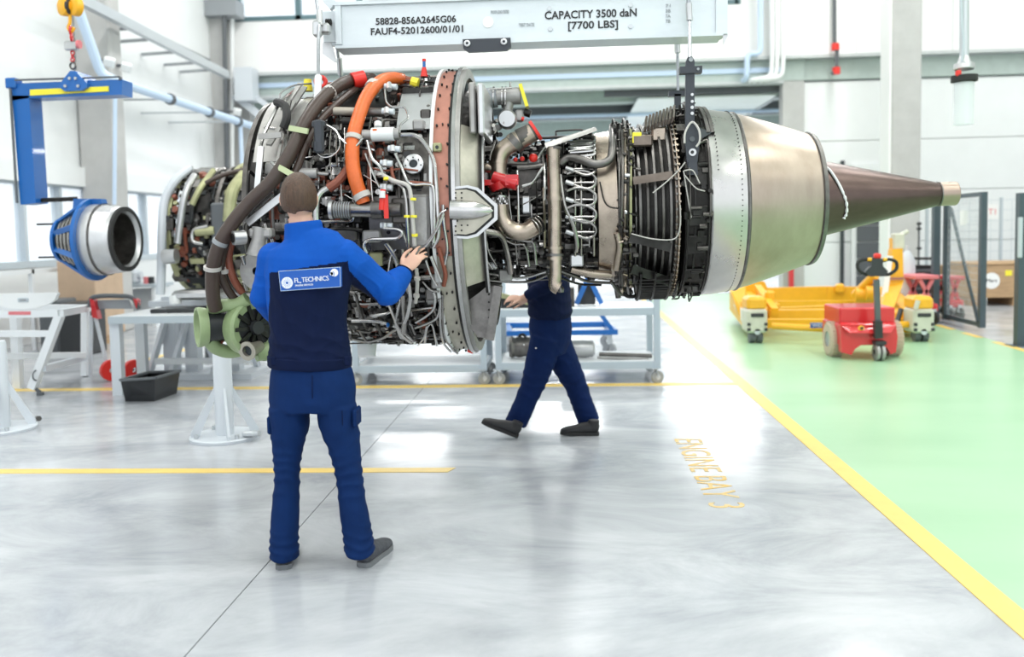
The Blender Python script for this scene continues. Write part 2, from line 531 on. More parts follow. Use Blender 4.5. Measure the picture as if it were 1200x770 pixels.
# the lane ends along a slanting dashed line at the fence
A, B = fl(1098, 381), fl(1200, 411)
dx = (B - A); s0 = A - dx * (8.6 / abs(dx.y)) if False else A
mb = MB()
k = (B.x - A.x) / (B.y - A.y)
def lanex(y): return A.x + 0.05 + (y - A.y) * k
poly = [(gx + lw, -6), (lanex(-6) if lanex(-6) < 19 else 19, -6), (19 if lanex(-6) > 19 else lanex(-6), 2.0), (lanex(9.0), 9.0), (lanex(A.y), A.y), (5.9, 14.5), (5.3, 20.1), (gx + lw, 20.1)]
poly = [(gx + lw, -6), (14, -6), (14, 6.2), (lanex(B.y), B.y), (lanex(A.y), A.y), (5.75, 15.5), (5.75, 20.1), (gx + lw, 20.1)]
mb.prism([(x, y, 0.0) for x, y in poly], (0, 0, 0.003))
struct(mb.obj('floor_lane', 'green_floor_coating', smooth=False))
mb = MB(); mb.bx(gx, gx + lw, -6, 20.1, 0.0, 0.004); struct(mb.obj('trim_1', 'floor_yellow', smooth=False))
p0, p1 = fl(-60, 552.5), fl(531, 551)
mb = MB(); y = (fl(200, 552).y + p1.y) / 2
mb.prism([(p0.x - 3, y - .05, 0), (p1.x - .03, y - .05, 0), (p1.x + .01, y + .05, 0), (p0.x - 3, y + .05, 0)], (0, 0, 0.003))
struct(mb.obj('trim_2', 'floor_yellow', smooth=False))
y = fl(660, 451.5).y
mb = MB(); mb.bx(-6.5, gx, y - .07, y + .07, 0, 0.003); struct(mb.obj('trim_3', 'floor_yellow', smooth=False))
p, q = fl(235, 405), fl(160, 425)
mb = MB(); mb.bar((p.x, p.y, 0.0015), (q.x, q.y, 0.0015), 0.12, 0.003); struct(mb.obj('trim_4', 'floor_yellow', smooth=False))
for i, (t0, t1) in enumerate([(0.0, 0.22), (0.36, 0.56), (0.72, 1.05), (1.2, 1.5)]):
    a2, b2 = A.lerp(B, t0), A.lerp(B, t1)
    mb = MB(); mb.bar((a2.x, a2.y, 0.0035), (b2.x, b2.y, 0.0035), 0.1, 0.003)
    struct(mb.obj('trim_5', 'floor_yellow', smooth=False))
# painted bay lettering on the floor, read from far to near
t0, t1 = fl(790, 514), fl(832, 594)
ft = lettering('ENGINE BAY 3', 0.285, (t1.x, t0.y, 0.001), (0, -1, 0), (1, 0, 0), 'floor_yellow_worn', None, 0.002, 'floor_lettering', stretch=1.0)
w_ = max(v.co.y for v in ft.data.vertices) - min(v.co.y for v in ft.data.vertices)
s_ = (t0.y - t1.y) / w_
for v in ft.data.vertices: v.co.y = t0.y + (v.co.y - t0.y) * s_
tag(ft, 'worn yellow ENGINE BAY 3 lettering painted on the grey floor', 'floor lettering')

# ---- back wall at Y = 20
YB = 20.0
def X(px, py=300): return at(px, py, YB).x
ox0, ox1 = X(296, 200), X(916, 200)             # doorway into the further hall
wl = at(262, 150, YB).x
zc = at(660, 103, YB).z; zb = at(660, 78, YB).z
wb = thing('wall_back', (0, YB, 0), '', ''); del wb['label']; del wb['category']; struct(wb)
# upper white wall, with the strip of windows cut out
wz0 = at(330, 27, YB).z; wx0 = at(283, 20, YB).x; wx1 = X(862, 10)
mb = MB()
mb.bx(wl, 17, YB - .25, YB + .2, zb, wz0)
mb.bx(wl, wx0, YB - .25, YB + .2, wz0, 9.2)
mb.bx(wx1, 17, YB - .25, YB + .2, wz0, 9.2)
mb.bx(wx0, wx1, YB - .25, YB + .2, wz0 + 1.6, 9.2)
mb.obj('upper_panel', 'upper_white', wb, smooth=False)
for i in range(1, 12):
    x = wl + (17 - wl) * i / 12
    mb = MB(); mb.bx(x - .006, x + .006, YB - .253, YB - .249, zb, wz0); mb.obj('panel_joint', 'steel_beam', wb, smooth=False)
mb = MB(); mb.bx(wl, 17, YB - .32, YB - .2, zb - .04, zb + .03); mb.obj('drip_edge', 'steel_beam', wb, smooth=False)
# lower white wall panels right of the doorway, each panel its own
cx0, cx1 = X(916, 200), X(941, 200)
for i, (z0, z1) in enumerate([(0, 1.15), (1.15, 2.3), (2.3, 3.45), (3.45, zc - .05)]):
    for (x0, x1) in [(cx1, cx1 + 5.2), (cx1 + 5.2, 17)]:
        mb = MB(); mb.rbox(((x0 + x1) / 2, YB + .05, (z0 + z1) / 2), (x1 - x0 - .012, .18, z1 - z0 - .012), .01)
        mb.obj('panel', 'panel_white', wb, smooth=False)
mb = MB(); mb.bx(cx1, 17, YB + .1, YB + .2, 0, zc); mb.obj('backing', 'panel_white', wb, smooth=False)
mb = MB(); mb.bx(cx0, cx1, YB - .1, YB + .25, 0, zb); mb.obj('jamb', 'concrete_column', wb, smooth=False)
mb = MB(); mb.bx(wl, ox0, YB - .05, YB + .25, 0, zb); mb.obj('jamb', 'concrete_column', wb, smooth=False)
mb = MB()
mb.bx(ox0, cx1, YB - .12, YB + .2, zc, zb - .04); mb.bx(cx1, 17, YB - .06, YB + .2, zc, zb - .04)
mb.obj('lintel_beam', 'pale_green_steel', wb, smooth=False)
mb = MB(); mb.bx(ox0, cx0, YB - .17, YB - .1, (zc + zb) / 2 - .06, (zc + zb) / 2 + .05); mb.obj('flange', 'pale_blue_pipe', wb, smooth=False)
mb = MB(); mb.bx(ox0, cx0, YB - .2, YB + .1, zc - .07, zc); mb.obj('lower_flange', 'steel_beam', wb, smooth=False)
# window strip
wn = thing('window_1', ((wx0 + wx1) / 2, YB, wz0), '', ''); del wn['label']; del wn['category']; struct(wn)
mb = MB()
mb.bx(wx0, wx1, YB - .27, YB - .1, wz0, wz0 + .1); mb.bx(wx0, wx1, YB - .27, YB - .1, wz0 + 1.5, wz0 + 1.6)
n = 8; ws = (wx1 - wx0) / n
for i in range(n + 1):
    x = wx0 + ws * i; mb.bx(x - .06, x + .06, YB - .27, YB - .1, wz0, wz0 + 1.6)
mb.obj('window_frame', 'glass_frame', wn, smooth=False)
mat('window_glass', (0.80, 0.88, 0.96), 0.05, alpha=0.35)
for i in range(n):
    x = wx0 + ws * i
    mb = MB(); mb.bx(x + .06, x + ws - .06, YB - .18, YB - .17, wz0 + .1, wz0 + 1.5); mb.obj('pane', 'window_glass', wn, smooth=False)

# ---- further hall through the doorway
mb = MB()
for (x0, x1, y0, y1) in [(-8.6, -8.4, 20.2, 35), (7.5, 7.7, 20.2, 35), (-8.6, 7.7, 34.8, 35)]:
    mb.bx(x0, x1, y0, y1, 0, 5.4)
struct(mb.obj('wall_hall', 'panel_white', smooth=False))
mb = MB(); mb.bx(-8.6, 7.7, 20.2, 35, 5.0, 5.2); struct(mb.obj('ceiling_hall', 'pale_green_steel', smooth=False))
for y, hh, mm in [(21.6, .30, 'pale_green_steel'), (24.2, .34, 'dark_grey'), (24.6, .30, 'pale_green_steel'), (27.6, .42, 'pale_green_steel'), (28.0, .5, 'mid_grey'), (31.5, .6, 'pale_green_steel'), (34.2, .7, 'pale_blue_pipe')]:
    mb = MB(); mb.bx(-8.4, 7.5, y, y + .25, 5.0 - hh, 5.0)
    struct(mb.obj('ceiling_beam', mm, smooth=False))
for y, z, rr in [(22.8, 4.55, .05), (26.2, 4.35, .08), (30.0, 3.95, .09)]:
    mb = MB(); mb.cyl((-8.3, y, z), (7.4, y, z), rr, n=10)
    tag(mb.obj('ceiling_pipe', 'pale_blue_pipe'), {22.8: 'thin pale blue pipe nearest the doorway under the green ceiling', 26.2: 'middle pale blue pipe crossing under the green hall ceiling', 30.0: 'thickest pale blue pipe deep in the further hall'}[y], 'pipe')
p = at(693, 128, 27); mb = MB(); mb.rbox(p, (.62, .5, .5), .06)  # plain white box standing for a lamp of the further hall, gives no light
u = mb.obj('lamp_box', 'white_paint', smooth=False); tag(u, 'white box heater hung under the ceiling of the further hall', 'lamp')
mb = MB()
for i in range(7):
    f = MB()
# opened sectional door lying under the ceiling
dx0, dx1 = at(748, 112, 20.35).x, at(912, 112, 20.35).x
zd = at(800, 113, 20.35).z
dr = thing('door_1', ((dx0 + dx1) / 2, 23, zd), '', ''); del dr['label']; del dr['category']; struct(dr)
mat('door_white', (0.80, 0.86, 0.84), 0.3)
for i in range(6):
    mb = MB(); mb.rbox(((dx0 + dx1) / 2, 20.95 + i * 1.0, zd), (dx1 - dx0, .98, .05), .01); mb.obj('panel', 'door_white', dr, smooth=False)
mb = MB()
for x in (dx1 + .06,):
    mb.tube(rounded([(x, 20.3, 0), (x, 20.3, zd - .1), (x, 20.9, zd - .02), (x, 26.5, zd - .02)], .4), .035, 6)
mb.obj('door_track', 'galvanised', dr)
mb = MB(); mb.bx(dx0 - .8, dx1 + .3, 20.22, 20.28, zd + .02, zc); struct(mb.obj('door_header', 'dark_grey', smooth=False))
# red-white post and grey post seen under the nozzle
pp = at(927, 330, YB - .3)
mb = MB(); mb.bx(pp.x - .05, pp.x + .05, YB - .35, YB - .25, 0, 1.2); tag(mb.obj('guard_post', 'red_paint'), 'short red guard post at the foot of the doorway jamb', 'post')
# dark louvred door on the right wall part
lx0, lx1 = X(1001, 300), X(1030, 300)
d2 = thing('door_2', ((lx0 + lx1) / 2, YB - .1, 0), '', ''); del d2['label']; del d2['category']; struct(d2)
mb = MB(); mb.bx(lx0 - .1, lx1 + .1, YB - .14, YB - .04, 0, 2.9); mb.obj('door_frame', 'white_paint', d2, smooth=False)
for i in range(7):
    mb = MB(); mb.rbox(((lx0 + lx1) / 2, YB - .16, .2 + .38 * i), (lx1 - lx0, .04, .36), .01); mb.obj('slat', 'dark_grey', d2, smooth=False)
for px in (985, 1036):
    mb = MB(); x = X(px); mb.bx(x - .03, x + .03, YB - .16, YB - .05, 0, 3.0); struct(mb.obj('trim_6', 'dark_void', smooth=False))
# service pipes down the back wall
def vpipe(pxs, r, mt, name, label, cat='pipe', Y=YB - .46, sag=True, group=None):
    mb = MB(); mb.tube(rounded([at(x, y, Y if len(q) == 0 else q[0]) for x, y, *q in pxs], .15), r, 8)
    return tag(mb.obj(name, mt), label, cat, group)
vpipe([(891, -40), (891, 63), (876, 63), (875, 92), (856, 104, 21.0)], .06, 'pale_blue_pipe', 'wall_pipe', 'pale blue pipe bent into the top of the doorway')
for k, x in enumerate((904, 910, 917)):
    vpipe([(x, -40), (x + 1, 62), (x, 90), (x - 24, 94), (x - 34, 102, 21.0)], .05, 'white_paint', 'wall_pipe',
          ['white pipe next to the blue one above the doorway corner', 'middle white pipe of three above the doorway corner', 'white pipe farthest from the blue one above the doorway'][k])
pr = thing('drain_pipe', at(978, 85, YB - .47), 'dark wall pipe with red couplings beside the concrete column', 'pipe')
mb = MB(); mb.tube(rounded([at(978, -40, YB - .47), at(978, 52, YB - .47), at(981, 58, YB - .47), at(980, 82, YB - .47), at(975, 87, YB - .47)], .1), .045, 8); mb.obj('pipe', 'dark_grey', pr)
for px, py in ((979, 55), (980, 83)):
    mb = MB(); mb.cyl(at(px, py - 4, YB - .47), at(px, py + 4, YB - .47), .085, n=10); mb.obj('coupling', 'red_plastic', pr)
vpipe([(262, -30), (264, 90), (266, 215)], .055, 'dark_grey', 'drain_pipe', 'dark drain pipe down the hall corner by the far engine', Y=19.25)
mb = MB(); a2 = at(256, 12, YB - .6); mb.box(a2, (1.0, .5, .35)); struct(mb.obj('beam', 'mid_grey', smooth=False))
vpipe([(272, -10), (272, 215)], .05, 'white_paint', 'wall_pipe', 'thin white pipe in the hall corner beside the drain pipe')
du = thing('duct', at(290, 100, YB - .7), 'grey square air duct with slanting runs above the far engine', 'duct')
mb = MB(); mb.box(at(289, 100, YB - .55), (.42, .42, .75)); mb.obj('duct_box', 'light_grey_paint', du, smooth=False)
mb = MB()
mb.bar(at(275, 112, YB - .5), at(326, 152, YB - .4), .16, .16); mb.bar(at(296, 112, YB - .5), at(350, 148, YB - .4), .12, .12)
mb.bar(at(278, 116, YB - .6), at(300, 116, YB - .6), .08, .08)
mb.obj('duct_run', 'light_grey_paint', du, smooth=False)

# big concrete column on the right
ca, cb = at(1043, 200, 17.2), at(1078, 200, 17.2)
mb = MB(); mb.rbox(((ca.x + cb.x) / 2, 17.4, 4.6), (cb.x - ca.x, .5, 9.2), .03); struct(mb.obj('column_right', 'concrete_column', smooth=False))
mb = MB(); q0 = at(1036, 200, 17.6); mb.bx(ca.x - .04, ca.x, 17.16, 17.64, 0, 9.2); struct(mb.obj('trim_7', 'upper_white', smooth=False))

# ---- left wall at X = wl
XW = wl
wlf = thing('wall_left', (XW, 8, 0), '', ''); del wlf['label']; del wlf['category']; struct(wlf)
z_sill, z_head = 1.2, 2.45
ys = [-9, -3.5, 1.2, 5.6, 10.1, 14.5, 19.9]
for i in range(len(ys) - 1):
    y0, y1 = ys[i], ys[i + 1]
    mb = MB(); mb.rbox((XW - .1, (y0 + y1) / 2, z_sill / 2), (.2, y1 - y0 - .01, z_sill), .01); mb.obj('panel', 'panel_white', wlf, smooth=False)
    for z0, z1 in ((z_head + .28, 5.6), (5.6, 9.2)):
        mb = MB(); mb.rbox((XW - .1, (y0 + y1) / 2, (z0 + z1) / 2), (.2, y1 - y0 - .03, z1 - z0 - .03), .012); mb.obj('panel', 'panel_white', wlf, smooth=False)
    wn = thing('window_2', (XW, (y0 + y1) / 2, z_sill), '', ''); del wn['label']; del wn['category']; struct(wn)
    mb = MB()
    ya, yb = y0 + .35, y1 - .35
    for yy in (y0, yb): mb.bx(XW - .2, XW, yy, yy + .35, z_sill, z_head)
    mb.obj('pier', 'panel_white', wn, smooth=False)
    mb = MB()
    k = 4
    for q in range(k + 1):
        yy = ya + (yb - ya) * q / k; mb.bx(XW - .14, XW + .01, yy - .035, yy + .035, z_sill, z_head)
    for z in (z_sill, z_head): mb.bx(XW - .14, XW + .02, ya, yb, z - .05, z + .05)
    mb.obj('window_frame', 'grey_frame', wn, smooth=False)
    for q in range(k):
        y2 = ya + (yb - ya) * q / k; y3 = ya + (yb - ya) * (q + 1) / k
        mb = MB(); mb.bx(XW - .08, XW - .07, y2 + .035, y3 - .035, z_sill + .05, z_head - .05); mb.obj('pane', 'window_glass', wn, smooth=False)
mb = MB(); mb.bx(XW - .3, XW - .18, -9, 19.9, z_head, 9.2); mb.obj('backing', 'seam_grey', wlf, smooth=False)
mb = MB(); mb.bx(XW - .02, XW + .1, -9, 19.9, z_head - .02, z_head + .30); mb.obj('ledge', 'white_paint', wlf, smooth=False)
for yc in (4.4, 9.2, 14.0):
    mb = MB(); mb.rbox((XW + .32, yc, 4.6), (.60, .4, 9.2), .03); struct(mb.obj('column', 'concrete_column', smooth=False))
mb = MB(); mb.bx(XW, XW + .30, 19.4, 19.7, 0, 9.2); struct(mb.obj('column', 'concrete_column', smooth=False))
# right wall, rear part, roof
mb = MB(); mb.bx(17, 17.2, -9, 20, 0, 9.2); struct(mb.obj('wall_right', 'panel_white', smooth=False))
rc = thing('ceiling', (0, 5, 9.2), '', ''); del rc['label']; del rc['category']; struct(rc)
mb = MB(); mb.bx(XW - .3, 17.2, -9, 20.2, 9.2, 9.4); mb.obj('roof_deck', 'panel_white', rc, smooth=False)
for y in (-5, 0, 5, 10, 15):
    mb = MB(); mb.bx(XW, 17, y - .15, y + .15, 8.6, 9.2); mb.obj('roof_beam', 'steel_beam', rc, smooth=False)
for x, y in HALL_LIGHTS:
    mb = MB(); mb.bx(x - .3, x + .3, y - 1.55, y + 1.55, 8.58, 8.66); mb.obj('lamp_housing', 'white_paint', rc, smooth=False)
# cable tray and blue pipe along the left wall
ct = thing('cable_tray', (XW + .5, 16, 5.3), 'long grey cable tray running high along the panelled side wall', 'cable tray')
ta, tb = atx(86, -5, XW + .8), atx(266, 88, XW + .8)
mb = MB(); mb.bar(ta, tb, .12, .16); mb.obj('tray', 'galvanised', ct, smooth=False)
mb = MB()
for t in (.32, .45, .62, .78, .9):
    p = ta.lerp(tb, t); mb.bar(p, (XW + .02, p.y, p.z - .03), .05, .05)
mb.obj('bracket', 'mid_grey', ct, smooth=False)
bp = thing('air_pipe', at(200, 115, 15.5), 'pale blue compressed air pipe along the panelled side wall', 'pipe')
q0, q1, q2, q3 = at(92, 12, 12.6), at(118, 86, 13.0), at(135, 95, 13.1), at(308, 152, 18.3)
mb = MB(); mb.tube(rounded([q0, q1, q2, q3], .12), .075, 10); mb.obj('pipe', 'pale_blue_pipe', bp)
for t in (.3, .56, .78):
    p = q2.lerp(q3, t); d = (q3 - q2).normalized()
    mb = MB(); mb.tube([p, Vector((XW + .0, p.y, p.z + .02))], .02, 6); mb.obj('hanger', 'galvanised', bp)
    mb = MB(); mb.cyl(p - d * .04, p + d * .04, .1, n=10); mb.obj('clip', 'dark_grey', bp)
mb = MB(); mb.tube([q2.lerp(q3, .0) + Vector((0, 0, 0)), at(134, 240, q2.y)], .03, 6); mb.obj('drop_pipe', 'pale_blue_pipe', bp)
pp = q2.lerp(q3, .80); mb = MB(); mb.tube([pp, Vector((pp.x, pp.y, 2.9))], .04, 6); mb.obj('drop_pipe', 'pale_blue_pipe', bp)
for i, (px, py) in enumerate(((128, 73), (148, 79), (278, 131))):
    fl_ = thing('floodlight', atx(px, py, XW + (.78 if i < 2 else .7)), ['white floodlight nearer the blue lifting arm', 'white floodlight second from the blue lifting arm', 'white floodlight above the far engine near the corner'][i], 'light')
    p = Vector(fl_.location)
    Rm = Euler((.5, .2, .5)).to_matrix()
    mb = MB(); mb.rbox(p, (.17, .12, .15), .02, Rm); mb.obj('housing', 'white_paint', fl_, smooth=False)
    mb = MB(); mb.tube([p, p + Vector((-.15 if i < 2 else -.72, 0, .04))], .03, 6); mb.obj('bracket', 'dark_grey', fl_)
# white yard wall and sky are seen outside the windows: pale ground outside
mb = MB(); mb.bx(-40, XW - .3, -9, 35, -.2, -.1); struct(mb.obj('ground_outside', 'outside_white', smooth=False))
# ================================================================ THE MAIN ENGINE
D = 5.15
def zax(x): return 1.66 + (x + 1.3) * 0.0165
def EP(x, th, r): return Vector((x, D - r * math.cos(th), zax(x) + r * math.sin(th)))
def es(px, py, r):
    # point of the engine's surface of radius r that the picture shows at px, py
    d = ray(px, py); a, b_ = zax(0), 0.0165
    y0, y1 = -D, d.y
    z0, z1 = CH - a, d.z - b_ * d.x
    A_ = y1 * y1 + z1 * z1; B_ = 2 * (y0 * y1 + z0 * z1); C_ = y0 * y0 + z0 * z0 - r * r
    q = B_ * B_ - 4 * A_ * C_
    t = (-B_ - math.sqrt(q)) / (2 * A_) if q > 0 else -B_ / (2 * A_)
    return CAM + d * t
def xn(px, r): return es(px, 255, r).x
engine = thing('jet_engine', (0, D, 0.85), 'large stripped jet engine hanging from the lifting beam, orange hose and long brown tail cone', 'jet engine')
E = engine
def epath(pts, R):
    out = []
    for i, p in enumerate(pts):
        r = p[2] if len(p) > 2 else R
        out.append(es(p[0], p[1], r))
    return out
def pipe(pts, rr, R, mt='steel_pipe', name='pipe', n=8, k=5, label=None, parent=None, ends=None, curve=True):
    mb = MB(); P = epath(pts, R)
    C = catmull(P, k) if curve else rounded(P, rr * 4)
    mb.tube(C, rr, n)
    if ends:
        for a, b in ((C[0], C[1]), (C[-1], C[-2])):
            d = (b - a).normalized(); mb.cyl(a - d * .004, a + d * rr * 2.2, rr * 1.45, n=6)
    return mb.obj(name, mt, parent or E, label=label)
def lathe_part(prof, mt, name='casing', n=72, label=None, a0=0, a1=2 * PI, parent=None):
    mb = MB()
    mb.lathe([(x, r) for x, r in prof], (0, D, zax(0)), (1, 0, 0.0165), n, a0, a1)
    return mb.obj(name, mt, parent or E, label=label)
def band(x0, x1, r, mt, t=.012, name='flange', **kw):
    return lathe_part([(x0, r - t - .02), (x0, r), (x1, r), (x1, r - t - .02)], mt, name, **kw)
def bolts(x, r, n, mt='dark_steel', size=.011, name='bolt_ring', a0=-PI, a1=PI, h=.012):
    mb = MB()
    for i in range(n):
        t = a0 + (a1 - a0) * i / n
        p = EP(x, t, r); o = EP(x, t, r + h)
        mb.cyl(p, o, size * .6, n=6)
    return mb.obj(name, mt, E, kind='stuff')
# --- casings
lathe_part([(-1.66, .05), (-1.66, .30), (-1.70, .42), (-1.66, .52), (-1.55, .58), (-1.3, .62), (-1.0, .66), (-.72, .70), (-.66, .80)], 'case_dark', 'fan_case')
band(-1.70, -1.675, .70, 'case_mid', name='front_flange')
band(-1.675, -1.62, .68, 'dark_steel', name='front_rib')
for x, r in ((-1.45, .66), (-1.18, .70), (-.92, .735)):
    band(x - .012, x + .012, r, 'dull_steel', name='case_rib', n=56)
# pale strakes on the front quarter
for px0, py0, px1, py1, w_ in ((357, 102, 315, 170, .03), (345, 120, 322, 160, .02), (352, 98, 332, 128, .03)):
    mb = MB(); mb.bar(es(px0, py0, .80), es(px1, py1, .78), w_, .012, up=(0, -1, .5)); mb.obj('strake', 'grey_plate', E, smooth=False)
# grey plate area beside the big ring
def arc_plate(x0, x1, py0, py1, r, mt, name, label=None, t=.01, n=14):
    th0 = math.asin(max(-1, min(1, (es((x0 + x1) / 2 * 1000 / 4.3 + 660, py0, r).z - zax(x0)) / r)))
    th1 = math.asin(max(-1, min(1, (es((x0 + x1) / 2 * 1000 / 4.3 + 660, py1, r).z - zax(x0)) / r)))
    mb = MB(); mb.lathe([(x0, r - t), (x0, r), (x1, r), (x1, r - t)], (0, D, zax(0)), (1, 0, .0165), n, min(th0, th1), max(th0, th1))
    return mb.obj(name, mt, E, label=label)
arc_plate(-.86, -.665, 106, 152, .79, 'aluminium', 'skin_plate', 'pale aluminium skin plate')
arc_plate(-.86, -.665, 156, 235, .765, 'case_mid', 'skin_plate')
arc_plate(-1.22, -.90, 106, 128, .775, 'dark_steel', 'skin_plate')
arc_plate(-1.64, -1.42, 118, 190, .72, 'grey_plate', 'skin_plate')
arc_plate(-1.0, -.67, 230, 293, .79, 'dull_steel', 'gearbox_cover')
# --- the big split ring
thT, thB = 0.42, -PI / 2
def ring_seg(x0, x1, r, t, a0, a1, mt, name, label=None, n=40):
    mb = MB(); mb.lathe([(x0, r - t), (x0, r), (x1, r), (x1, r - t), (x0, r - t)], (0, D, zax(0)), (1, 0, .0165), n, a0, a1)
    return mb.obj(name, mt, E, label=label)
tb_ = math.asin((es(515, 300, .83).z - zax(-.6)) / .83)
ring_seg(-.655, -.575, .828, .03, tb_, 2.6, 'rose_band', 'ring_segment', 'rose-brown ring segment')
ring_seg(-.655, -.575, .826, .03, -2.6, tb_ - .004, 'beige_case', 'ring_segment', 'grey-beige ring segment')
ring_seg(-.672, -.655, .842, .05, 0, 2 * PI, 'white_part', 'ring_edge', 'white ring edge', n=96)
ring_seg(-.575, -.560, .838, .05, 0, 2 * PI, 'dark_steel', 'ring_edge', n=96)
ring_seg(-.560, -.540, .850, .05, 0, 2 * PI, 'bright_steel', 'ring_edge', 'bright steel ring edge', n=96)
ring_seg(-.540, -.518, .835, .05, 0, 2 * PI, 'grey_plate', 'ring_edge', n=96)
bolts(-.645, .83, 46, 'dark_steel', .010); bolts(-.585, .83, 46, 'dark_steel', .010); bolts(-.615, .83, 17, 'dark_steel', .008)
mb = MB(); p = es(513, 173, .83); mb.rbox(p + Vector((0, -.01, 0)), (.045, .03, .045), .006); b1 = mb.obj('port_block', 'gold_green', E, smooth=False, label='gold square port block')
mb = MB(); mb.cyl(p + Vector((0, -.024, 0)), p + Vector((0, -.032, 0)), .009, n=10); mb.obj('port_hole', 'black_plastic', b1)
# inner sleeve behind the ring: pale below and beside, open dark hollow above
lathe_part([(-.53, .74), (-.42, .69), (-.42, .67), (-.53, .72)], 'case_dark', 'inner_sleeve', n=64)
th1 = math.asin((es(540, 157, .72).z - 1.67) / .72); th2 = math.asin((es(552, 330, .74).z - 1.67) / .74)
def sleeve(a0, a1, mt, x1=-.425, r1=.70, lab=None):
    mb = MB(); mb.lathe([(-.53, .80), (x1, r1 + .04), (x1 + .01, r1 + .02), (-.53, .77)], (0, D, zax(0)), (1, 0, .0165), 30, a0, a1)
    return mb.obj('sleeve_panel', mt, E, label=lab)
sleeve(th2, th1, 'beige_case', lab='pale beige sleeve panel')
ring_seg(-.425, -.412, .752, .03, th2 - .1, th1, 'dark_steel', 'sleeve_edge'); ring_seg(-.412, -.402, .750, .03, th2 - .1, th1, 'bright_steel', 'sleeve_edge')
# closing bulkhead of the front part
lathe_part([(-.54, .80), (-.56, .60), (-.52, .36), (-.48, .30)], 'case_dark', 'bulkhead', n=64)
# top box at the ring
def ebox(px0, py0, px1, py1, r, depth, mt, name, label=None, b=.008, parent=None, dy=0.0):
    a = es(px0, py0, r); c = es(px1, py1, r); m_ = es((px0 + px1) / 2, (py0 + py1) / 2, r)
    cy = m_.y + depth / 2 + dy
    a = at(px0, py0, m_.y + dy); c = at(px1, py1, m_.y + dy)
    mb = MB(); mb.rbox(((a.x + c.x) / 2, cy, (a.z + c.z) / 2), (abs(c.x - a.x), depth, abs(a.z - c.z)), b)
    return mb.obj(name, mt, parent or E, smooth=False, label=label)
tbx = ebox(549, 96, 558, 156, .72, .5, 'grey_plate', 'top_fairing_box', dy=-.25)
ebox(559, 97, 568, 157, .72, .5, 'aluminium', 'top_fairing_box', dy=-.27)
ebox(536, 97, 549, 150, .70, .3, 'dark_void', 'top_fairing_box', dy=.10)
for i in range(7):
    mb = MB(); p = at(553, 110 + i * 6, es(555, 120, .72).y - .252); mb.cyl(p, p + Vector((0, -.006, 0)), .006, n=6); mb.obj('rivet', 'dark_steel', tbx)
# octagonal fairing with its bulge
Yf = D - .835
fp = [(530, 219), (548, 217), (560, 220), (583, 240), (583, 257), (560, 277), (548, 280), (532, 279)]
mb = MB(); mb.prism([at(x, y, Yf) for x, y in fp], (0, .03, 0)); fo = mb.obj('side_fairing', 'aluminium', E, smooth=False, label='eight-sided pale fairing')
fp2 = [(531, 222), (547, 220), (558, 223), (579, 242), (579, 255), (558, 274), (547, 277), (532, 276)]
mb = MB(); mb.prism([at(x, y, Yf - .004) for x, y in fp2], (0, .006, 0)); mb.obj('black_seal', 'black_rubber', fo, smooth=False)
fp3 = [(532, 223), (546, 222), (556, 225), (576, 243), (576, 254), (556, 272), (546, 275), (533, 274)]
mb = MB(); mb.prism([at(x, y, Yf - .010) for x, y in fp3], (0, .010, 0)); mb.obj('cover_plate', 'beige_case', fo, smooth=False)
mb = MB()
A0, A1 = at(528, 246, Yf - .01), at(578, 247, Yf - .01)
pr_ = [A0.lerp(A1, t) for t in (0, .15, .35, .55, .75, .9, 1)]
mb.tube(pr_, [.048, .048, .047, .043, .034, .02, .003], 20, up=(0, -1, 0), rb=[.052, .052, .050, .047, .036, .022, .003])
mb.obj('bulge', 'bright_steel', fo)
mb = MB()
for x, y in ((534, 226), (541, 226), (534, 232), (541, 232), (534, 265), (541, 264), (534, 271), (541, 270), (548, 264), (536, 259)):
    p = at(x, y, Yf - .01); mb.cyl(p, p + Vector((0, -.004, 0)), .005, n=6)
mb.obj('rivet_row', 'dark_steel', fo, kind='stuff')
# lower fin panel
Yl = 4.62
fp = [(541, 338), (556, 334), (584, 336), (582, 352), (577, 392), (574, 397), (560, 395), (552, 385), (545, 360)]
mb = MB(); mb.prism([at(x, y, Yl - .02) for x, y in fp], (0, .25, 0)); lo_ = mb.obj('lower_fin', 'dull_steel', E, smooth=False)
mb = MB(); mb.bar(at(584, 335, Yl - .04), at(574, 398, Yl - .04), .045, .05, up=(0, 1, 0)); mb.obj('fin_edge', 'dull_steel', lo_, smooth=False)
mb = MB()
for y in (345, 354, 363, 372, 381):
    p = at(573, y, Yl - .022); mb.cyl(p, p + Vector((0, -.005, 0)), .006, n=6)
mb.obj('rivet_row', 'dark_steel', lo_, kind='stuff')
# --- core casings
lathe_part([(-.50, .28), (-.35, .30), (-.1, .32), (0, .34), (.10, .36), (.20, .40)], 'case_dark', 'compressor_case')
for x, r in ((-.44, .335), (-.32, .345), (-.20, .35), (-.08, .37), (.02, .385), (.12, .40)):
    band(x - .012, x + .012, r, 'dark_steel', name='case_rib', n=56)
    bolts(x, r, 52, 'case_mid', .010, h=.008)
lathe_part([(.19, .42), (.195, .435), (.30, .448), (.305, .42)], 'burnt_steel', 'combustor_band', label='pale tan sheet metal band')
lathe_part([(.30, .40), (.33, .42), (.40, .44), (.62, .50), (.66, .46)], 'case_dark', 'turbine_case')
for i in range(9):
    x = .31 + i * .008 if i < 4 else .345 + (i - 4) * .012
    if i % 2 == 0: band(x, x + .006, .455 + i * .003, 'dull_steel', name='flange', n=80)
bolts(.335, .455, 70, 'case_mid', .010, h=.014); bolts(.355, .46, 70, 'dull_steel', .010, h=.012)
